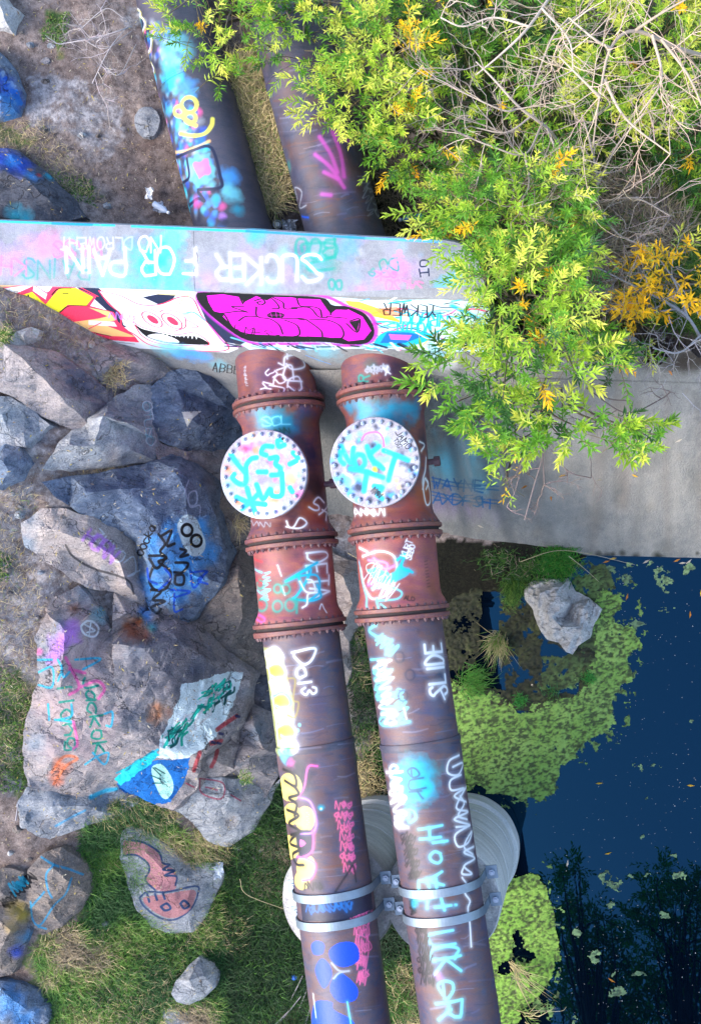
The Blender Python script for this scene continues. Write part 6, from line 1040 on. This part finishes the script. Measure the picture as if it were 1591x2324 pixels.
# ------------------------------------------------------------------ algae, moss and floating things on the pond
def mat_sheet(name, label, polys, z, amp, thr, cols, mat, step=.013, rough=26, fs=9, kind='stuff', cat='algae', group=None, seed=0, holes=()):
    al = np.vstack([np.array(p) for p in polys]); x0, y0 = unp(al[:, 0].min()-20, al[:, 1].max()+20, z)[:2]; x1, y1 = unp(al[:, 0].max()+20, al[:, 1].min()-20, z)[:2]
    X, Y = np.meshgrid(np.arange(x0, x1, step), np.arange(y0, y1, step)); P = np.stack([X, Y, np.full_like(X, z)], -1); dx, dy = projD(P); dx = dx+(fbm(X*fs*.5, Y*fs*.5, 5, 31+seed)-.5)*rough*2; dy = dy+(fbm(X*fs*.5+7, Y*fs*.5, 5, 33+seed)-.5)*rough*2
    m_ = np.zeros(X.shape, bool)
    for p in polys: m_ |= inpoly(dx, dy, p)
    for p in holes: m_ &= ~inpoly(dx, dy, p)
    nz = fbm(X*fs, Y*fs, 5, 41+seed); hq = fbm(X*38, Y*38, 3, 47+seed); nz = nz*.72+hq*.28; m_ &= nz > thr; hi = fbm(X*24, Y*24, 4, 51+seed); P[..., 2] = z+(hi-.4)*amp+np.clip(nz-thr, 0, .3)*amp; idx = np.arange(X.size).reshape(X.shape); P[..., 0] += (vn(X*61, Y*61, 3)-.5)*step*1.5; P[..., 1] += (vn(X*61+9, Y*61, 4)-.5)*step*1.5
    q = m_[:-1, :-1] & m_[1:, :-1] & m_[:-1, 1:] & m_[1:, 1:]; a, b_, c_, d = idx[:-1, :-1][q], idx[:-1, 1:][q], idx[1:, 1:][q], idx[1:, :-1][q]
    T = np.vstack([np.stack([a, b_, c_], 1), np.stack([a, c_, d], 1)]); use = np.unique(T); mp = np.zeros(X.size, int); mp[use] = np.arange(len(use)); streak = fbm(X*22+Y*12, Y*52-X*16, 3, 61+seed); w_ = np.clip((streak*.55+hi*.45-.40)/.16, 0, 1)[..., None]; w2 = np.clip((fbm(X*3, Y*3, 3, 71)-.4)*4, 0, 1)[..., None]
    C = (np.array(cols[0])*(1-w_)+(np.array(cols[1])*(1-w2)+np.array(cols[2])*w2)*w_).reshape(-1, 3); me = npmesh(P.reshape(-1, 3)[use], mp[T], C[use]); smooth(me); o = link(name, me, mat, kind=kind); return tag(o, label, cat, group)
ALG = leafmat('algae', 0.05, .75)
mat_sheet('algae_mat', 'light green algae mat sweeping round the shallow corner of the pond', [[(1000,1551),(1032,1551),(1128,1571),(1184,1611),(1216,1599),(1284,1583),(1340,1560),(1338,1523),(1350,1507),(1330,1467),(1352,1427),(1350,1387),(1360,1351),(1384,1331),(1412,1347),(1416,1387),(1395,1425),(1436,1427),(1452,1451),(1428,1499),(1432,1535),(1412,1567),(1400,1631),(1376,1663),(1340,1683),(1316,1715),(1264,1739),(1264,1795),(1240,1799),(1180,1825),(1116,1799),(1000,1800),(960,1700)]], .012, .03, .2, [(.05, .08, .025), (.21, .40, .07), (.27, .46, .10)], ALG)
mat_sheet('algae_mat', 'lower green algae mat below the right concrete pier', [[(1100,2000),(1170,1985),(1210,1972),(1238,1986),(1245,2051),(1256,2080),(1260,2152),(1266,2180),(1246,2238),(1221,2281),(1178,2300),(1181,2420),(1020,2420),(1060,2134),(1060,2060)]], .012, .035, .24, [(.05, .08, .02), (.20, .40, .05), (.26, .46, .07)], ALG, seed=3, fs=6, holes=[[(1175,2130),(1190,2120),(1200,2160),(1215,2165),(1210,2185),(1180,2180)], [(1130,2180),(1180,2170),(1160,2200),(1130,2205)]])
mat_sheet('pond_moss', 'dark brown moss and silt in the shallow water beside the right pipe', [[(990,1270),(1180,1300),(1230,1440),(1360,1480),(1350,1570),(1200,1620),(1000,1570)]], .008, .04, .36, [(.006, .006, .004), (.02, .022, .010), (.055, .065, .02)], ALG, rough=18, fs=7, cat='moss', seed=5, holes=[[(1095,1345),(1135,1345),(1140,1560),(1090,1560)], [(1225,1450),(1290,1480),(1330,1500),(1310,1570),(1225,1570)]])
mat_sheet('pond_moss', 'olive algae film round the pale rock in the pond', [[(1290,1270),(1380,1275),(1400,1340),(1370,1480),(1350,1540),(1230,1570),(1230,1490),(1300,1480),(1350,1400),(1300,1340)]], .008, .03, .36, [(.02, .03, .012), (.06, .10, .03), (.13, .22, .06)], ALG, rough=20, fs=8, cat='moss', seed=6)
mat_sheet('algae_fringe', 'loose scraps thinning out along the edges of the algae mats', [[(1000,1540),(1190,1590),(1330,1540),(1340,1380),(1370,1290),(1440,1320),(1475,1450),(1440,1590),(1380,1700),(1290,1780),(1190,1850),(1060,1830)], [(1100,1980),(1230,1950),(1275,2060),(1290,2180),(1240,2330),(1100,2330)]], .006, .015, .575, [(.04, .07, .025), (.14, .27, .06), (.2, .36, .1)], ALG, rough=40, fs=11, seed=8)
fl_ = [(1430,1285,14),(1470,1280,10),(1495,1300,20),(1420,1315,16),(1510,1325,22),(1385,1290,14),(1525,1380,10),(1505,1385,14),(1560,1290,18),(1445,1420,16),(1400,1690,7),(1448,1738,12),(1487,1733,13),(1465,1811,7),(1455,1900,8),(1568,1640,6),(1370,1990,16),(1393,2006,22),(1430,1991,9),(1468,1985,9),(1538,1985,14),(1385,2055,11),(1350,2170,18),(1310,2120,12),(1507,2075,14),(1450,2210,15),(1400,2250,20),(1390,2215,10),(1300,2318,9),(1550,1990,12),(1530,1945,7),(1265,2095,8)]
for i, (x, y, r) in enumerate(fl_):
    wh_ = 'near the foot of the slope' if y < 1450 else ('in the open dark blue water' if y < 1950 else 'in the tree reflection'); sz = 'large' if r > 15 else ('small' if r < 10 else 'middling'); sd_ = 'toward the right edge' if x > 1500 else ('close to the algae mats' if x < 1400 else 'in mid pond')
    xb = ['beside the algae mats', 'left of mid pond', 'in mid pond', 'right of mid pond', 'by the right edge'][min(4, int((x-1265)/62))]; yb = 'hard against the slope' if y < 1292 else 'just off the slope' if y < 1330 else 'level with the pond rock' if y < 1500 else 'in open blue water' if y < 1850 else 'by the mirrored treetops' if y < 2000 else 'in the tree reflection' if y < 2190 else 'near the bottom'
    po = [(x+r*(1+.3*math.sin(a*3+i))*math.cos(a), y+r*(.75+.3*math.cos(a*2+i))*math.sin(a)) for a in np.arange(0, 6.28, .6)]
    lb = '%s algae scrap %s, %s' % (sz, xb, yb); AL_ = globals().setdefault('AL_', {})
    if lb in AL_: ox_, oy_ = AL_[lb]; lb += ', '+(('just below' if y > oy_ else 'just above') if abs(y-oy_) > abs(x-ox_) else ('just right of' if x > ox_ else 'just left of'))+' another'
    AL_.setdefault(lb, (x, y)); mat_sheet('algae_patch', lb, [po], .01, .02, .40, [(.04, .08, .05), (.14, .24, .12), (.2, .33, .15)], ALG, step=.012, rough=8, fs=12, kind=None, group='algae scraps floating on the pond', seed=10+i)
n = 420; D = samp([(1240,1290),(1600,1280),(1600,2330),(1250,2330)], n); P = unp(D[:, 0], D[:, 1], .006); s_ = rng.uniform(.003, .010, n)[:, None]; a = rng.uniform(0, 6.28, n); u = np.stack([np.cos(a), np.sin(a), 0*a], 1); v_ = np.stack([-np.sin(a), np.cos(a), 0*a], 1)
Vv = np.stack([P-u*s_, P+v_*s_*.7, P+u*s_, P-v_*s_*.7], 1).reshape(-1, 3); b_ = np.arange(n)[:, None]*4; T = (b_[:, None]+np.array([[0, 2, 1], [0, 3, 2]])[None]).reshape(-1, 3)
tag(link('floating_specks', npmesh(Vv, T, np.repeat(rng.uniform(.15, .6, (n, 1))*np.array([[1, 1, 1.]]), 4, 0)), GRASS, kind='stuff'), 'tiny pale specks of duckweed scattered on the pond', 'duckweed')
def leafobj(label, x, y, z, l, col, a, group):
    P = unp(x, y, z); Vv, T, C = leaf_arrays(np.array([[0, 0, 0.]]), np.array([[math.cos(a), math.sin(a), .02]]), np.array([l]), np.array([l*.26]), np.array([col]), .05); Vv = Vv-Vv.mean(0)
    tag(link('fallen_leaf', npmesh(Vv, T, C), LEAF, loc=tuple(P)), label, 'leaf', group)
YO, OR, WT = (.75, .45, .03), (.7, .25, .02), (.7, .62, .5)
for x, y, c_, a, w_ in ((1375,1275,OR,.3,'orange leaf floating at the foot of the slope, nearest the grass cushion'),(1390,1268,YO,.2,'yellow leaf beside the orange one at the foot of the slope'),(1465,1275,WT,.5,'pale leaf floating along the slope edge, left of a row'),(1535,1272,OR,.4,'orange leaf in the row along the slope edge'),(1548,1278,WT,.1,'pale leaf in the row along the slope edge'),(1562,1275,WT,.7,'white leaf at the right of the row along the slope edge'),(1422,1355,OR,1.3,'orange leaf on the water beyond the pond rock'),(1565,1395,OR,1.5,'orange leaf on the water near the right edge'),(1380,1390,WT,1.6,'pale leaf lying on the algae beside the pond rock'),(1590,1345,YO,1.4,'yellow leaf on the water at the right edge'),(1359,1778,YO,.1,'pale yellow leaf alone on the blue water below the algae'),(1566,1783,YO,0,'yellow leaf on the blue water near the right edge'),(1379,1937,YO,.3,'yellow leaf just above the tree reflection'),(1387,2225,OR,-.5,'orange leaf on the dark tree reflection'),(1287,1960,WT,1.4,'pale leaf on the water by the tree reflection tip'),(1079,1753,WT,-.4,'white leaf lying on the algae beside the right pipe'),(1207,1555,WT,1.5,'white leaf at the inner rim of the algae')): leafobj(w_, x, y, .014, .11, c_, a, 'fallen leaves on the pond')
for i, (x, y, z) in enumerate(((1250,1130,2.3),(1360,1090,1.9),(1275,1080,1.6),(1520,845,3.0),(1190,1105,1.5),(1440,1080,2.7),(1090,1195,2.0),(1540,1000,2.2))):
    q = on_plane(float(x), float(y), APR); leafobj('dry leaf on the concrete slope, '+['midway down below the lowest boughs', 'right of the sparse hanging twigs', 'just under the lowest leafy boughs', 'near its top right corner', 'beside the cyan spray patch', 'lowest towards the right side', 'close to the grass at its foot', 'near the right edge at mid height'][i], x, y, float(q[2])+.03, .1, [YO, WT, OR][x % 3], x*.7, 'dry leaves on the slope')

# ------------------------------------------------------------------ litter
D = np.vstack([samp([(0,0),(430,0),(440,500),(0,500)], 380), samp([(0,780),(500,880),(640,1700),(560,2000),(0,2000)], 900), samp([(100,1850),(700,1800),(720,2330),(80,2330)], 300), samp([(830,1400),(960,1500),(1000,2300),(880,2300)], 200)])
P = np.array([hitD(*d) for d in D])+[0, 0, .012]; a = rng.uniform(0, 6.28, len(P)); Vv, T, C = leaf_arrays(P, unit(np.stack([np.cos(a), np.sin(a), rng.normal(0, .15, len(a))], 1)), rng.uniform(.02, .07, len(P)), rng.uniform(.008, .016, len(P)), np.array([(.5,.4,.2), (.35,.25,.15), (.6,.55,.42), (.2,.14,.1), (.55,.45,.1)])[rng.integers(0, 5, len(P))], .1)
tag(link('leaf_litter', npmesh(Vv, T, C), LEAF, kind='stuff'), 'small dry leaves and chips strewn over soil and rocks', 'leaf litter')
def matp(n, c, r=.4, tr=0):
    m, nt, b = newmat(n); b.inputs['Base Color'].default_value = (*c, 1); b.inputs['Roughness'].default_value = r
    if tr: b.inputs['Transmission Weight'].default_value = tr; b.inputs['IOR'].default_value = 1.4
    return m
def lathe_obj(name, prof, seg=16, sq=1.0):
    bm = bmesh.new(); rg = [[bm.verts.new((r*math.cos(2*PI*i/seg), r*math.sin(2*PI*i/seg)*sq, z)) for i in range(seg)] for r, z in prof]
    for a, b_ in zip(rg[:-1], rg[1:]):
        for i in range(seg): bm.faces.new((a[i], a[(i+1) % seg], b_[(i+1) % seg], b_[i]))
    for r_ in (rg[0][::-1], rg[-1]):
        if r_[0].co.xy.length > .004: bm.faces.new(r_)
    bmesh.ops.recalc_face_normals(bm, faces=bm.faces); me = bpy.data.meshes.new(name); bm.to_mesh(me); bm.free(); return smooth(me, 40)
def litter(name, label, cat, D, lift, rot, parts):
    g = gD(np.array(float(D[0])), np.array(float(D[1]))); P = unp(float(D[0]), float(D[1]), float(g[2])+lift+.10); t = thing(name, label, cat, tuple(P)); t.rotation_euler = rot
    for nm, me, m_ in parts: o = bpy.data.objects.new(nm, me); COL.objects.link(o); o.parent = t; me.materials.append(m_)
BLUEP = matp('pale_blue_plastic', (.12, .3, .6), .2, .3); CLEAR = matp('clear_plastic', (.6, .7, .85), .15, .5); WHT = matp('white_card', (.75, .75, .75), .6); REDM = matp('crimson_label', (.5, .02, .15), .35); ALU = _met('aluminium', (.75, .77, .8), .3); CAPB = matp('cap_blue', (.02, .15, .8), .4)
def bottle(lab, D, rot, mt, capm, s=1.3, band=None):
    ps = [('body', lathe_obj('b', [(.02*s, 0), (.033*s, .008), (.034*s, .06*s), (.029*s, .075*s), (.034*s, .09*s), (.034*s, .15*s), (.015*s, .19*s), (.013*s, .2*s)]), mt), ('cap', lathe_obj('c', [(.016*s, .2*s), (.017*s, .205*s), (.017*s, .222*s), (.014*s, .225*s)]), capm)]
    if band: ps.append(('wrapper', lathe_obj('w', [(.0345*s, .095*s), (.036*s, .1*s), (.036*s, .14*s), (.0345*s, .145*s)]), band))
    litter('plastic_bottle', lab, 'bottle', D, .05, rot, ps)
bottle('pale blue plastic bottle on dark soil right of the rear pipes', (958, 492), (0, -1.5, .1), BLUEP, WHT, 1.3); bottle('clear crushed bottle with crimson wrapper between the rear pipes', (588, 266), (.2, 1.45, 2.2), CLEAR, WHT, 1.1, REDM); bottle('clear bottle lying left of the left rear pipe', (350, 462), (0, 1.4, -.6), CLEAR, WHT, 1.2)
litter('drink_cup', 'open white cup standing against the wall between the rear pipes', 'cup', (633, 512), .02, (.15, .1, 0), [('cup_wall', lathe_obj('k', [(.03, .12), (.03, .0), (.034, .0), (.05, .125), (.053, .13), (.049, .127), (.032, .01)]), WHT)])
def crumple(label, D, s, m_, name='crumpled_foil', cat='foil'):
    bm = bmesh.new(); bmesh.ops.create_grid(bm, x_segments=8, y_segments=7, size=.5); o = Vector((D[0], D[1], 0))
    for v in bm.verts: q = v.co*3+o; v.co = Vector((v.co.x*s[0]+mnoise.noise(q)*.03, v.co.y*s[1]+mnoise.noise(q+Vector((3, 3, 3)))*.03, abs(mnoise.noise(q*1.7))*.12+.01))
    me = bpy.data.meshes.new(name); bm.to_mesh(me); bm.free(); me.materials.append(m_); g = gD(np.array(float(D[0])), np.array(float(D[1]))); P = unp(float(D[0]), float(D[1]), float(g[2])+.10)
    tag(link(name, me, loc=tuple(P)), label, cat)
crumple('crumpled silver foil packet beside the white cup', (660, 512), (.17, .14), ALU); crumple('white carton scrap lying left of the left rear pipe', (341, 440), (.10, .13), WHT, 'card_scrap', 'scrap'); crumple('clear plastic wrapper below the white carton scrap', (362, 472), (.12, .12), CLEAR, 'plastic_wrapper', 'wrapper')
crumple('white paper scrap in the straw near the top of the rear pipes', (523, 220), (.12, .16), WHT, 'card_scrap', 'scrap'); crumple('grey plastic scrap between the rear pipes above the cup', (625, 440), (.09, .12), CLEAR, 'plastic_wrapper', 'wrapper'); crumple('small foil scrap in the straw between the rear pipes', (632, 478), (.07, .1), ALU)
crumple('clear plastic sheet hanging on the rock edge above the gully', (492, 1975), (.2, .24), CLEAR, 'plastic_wrapper', 'wrapper')
bm = bmesh.new(); bmesh.ops.create_icosphere(bm, subdivisions=3, radius=.042); me = bpy.data.meshes.new('ball'); bm.to_mesh(me); bm.free(); me.materials.append(CAPB); g = gD(np.array(668.), np.array(2218.)); tag(link('ball', smooth(me), loc=tuple(unp(668., 2218., float(g[2])+.06))), 'small bright blue ball in the grass left of the left pipe', 'ball')
for i, (x, y, a, l) in enumerate(((672, 2245, 1.1, .45), (690, 2262, 1.2, .35), (660, 2290, .9, .5), (700, 2300, 1.3, .4), (640, 2310, .8, .3), (40, 1840, 1.4, .25), (740, 965, -.5, .3), (560, 1180, -.6, .35))):
    g = gD(np.array(float(x)), np.array(float(y))); p = unp(float(x), float(y), float(g[2])+.06); d = np.array([math.cos(a), math.sin(a), .08]); tag(link('driftwood_stick', tubes_mesh([(catmull([p-d*l/2, p+[.01, .01, .02], p+d*l/2], 4), np.linspace(.012, .006, 9))], 6, [(.34, .31, .34)]), TWIG), 'bleached stick lying %s' % ['in the grass beside the blue ball', 'just below the stick by the blue ball', 'near the bottom edge left of the left pipe', 'close against the left pipe at the bottom edge', 'alone in the grass near the bottom edge', 'on the soil at the left edge below the huge boulder', 'in the gap between the two upper flanges', 'beside the left pipe under its round cover'][i], 'stick')
# ------------------------------------------------------------------ the trees whose crowns the pond mirrors
def tree(label, pts, n, zr, base, seed):
    tb = unp(base[0], base[1], -5.); tb = np.array([tb[0], tb[1], 0.3]); t = thing('waterside_tree', label, 'tree', tuple(tb), 'trees mirrored in the pond'); D = samp(pts, n); z = rng.uniform(*zr, n); P = unp(D[:, 0], D[:, 1], -z); P[:, 2] = z
    d = unit(rng.normal(0, 1, (n, 3))*[1, 1, .5]+[0, 0, .4]); Vv, T, C = shoots(P, d, rng.uniform(.3, .6, n), np.tile(MG, (n, 1)), 16, .17, .28); link('crown', npmesh(Vv, T, C), LEAF, t, kind='stuff')
    q = catmull([tb, tb+[.1, .2, 3], P.mean(0)], 5); link('trunk', tubes_mesh([(q, np.linspace(.2, .06, len(q)))], 10, [(.13, .1, .08)]), TWIG, t); br = []
    for i in rng.choice(n, 40, replace=False): s_ = q[rng.integers(len(q)//2, len(q))]; w_ = catmull([s_, (s_+P[i])/2+rng.normal(0, .15, 3), P[i]], 4); br.append((w_, np.linspace(.05, .01, len(w_))))
    link('branches', tubes_mesh(br, 5, [(.13, .1, .08)]*40), TWIG, t, kind='stuff')
tree('left waterside tree mirrored in the lower pond beside the algae', [(1245,2000),(1290,1940),(1320,1950),(1300,2010),(1340,2040),(1390,2070),(1410,2120),(1440,2330),(1270,2330),(1255,2150)], 330, (7.5, 9.5), (1340, 2600), 1)
tree('right waterside tree mirrored in the bottom right corner of the pond', [(1430,2040),(1470,2000),(1500,1955),(1530,1990),(1570,1990),(1640,1960),(1640,2250),(1560,2330),(1420,2330),(1440,2150),(1410,2090)], 520, (8, 10.5), (1560, 2620), 2)
tree('farther waterside tree mirrored along the bottom edge of the pond', [(1250,2280),(1640,2240),(1680,2700),(1240,2700)], 420, (7, 11), (1450, 2800), 3)
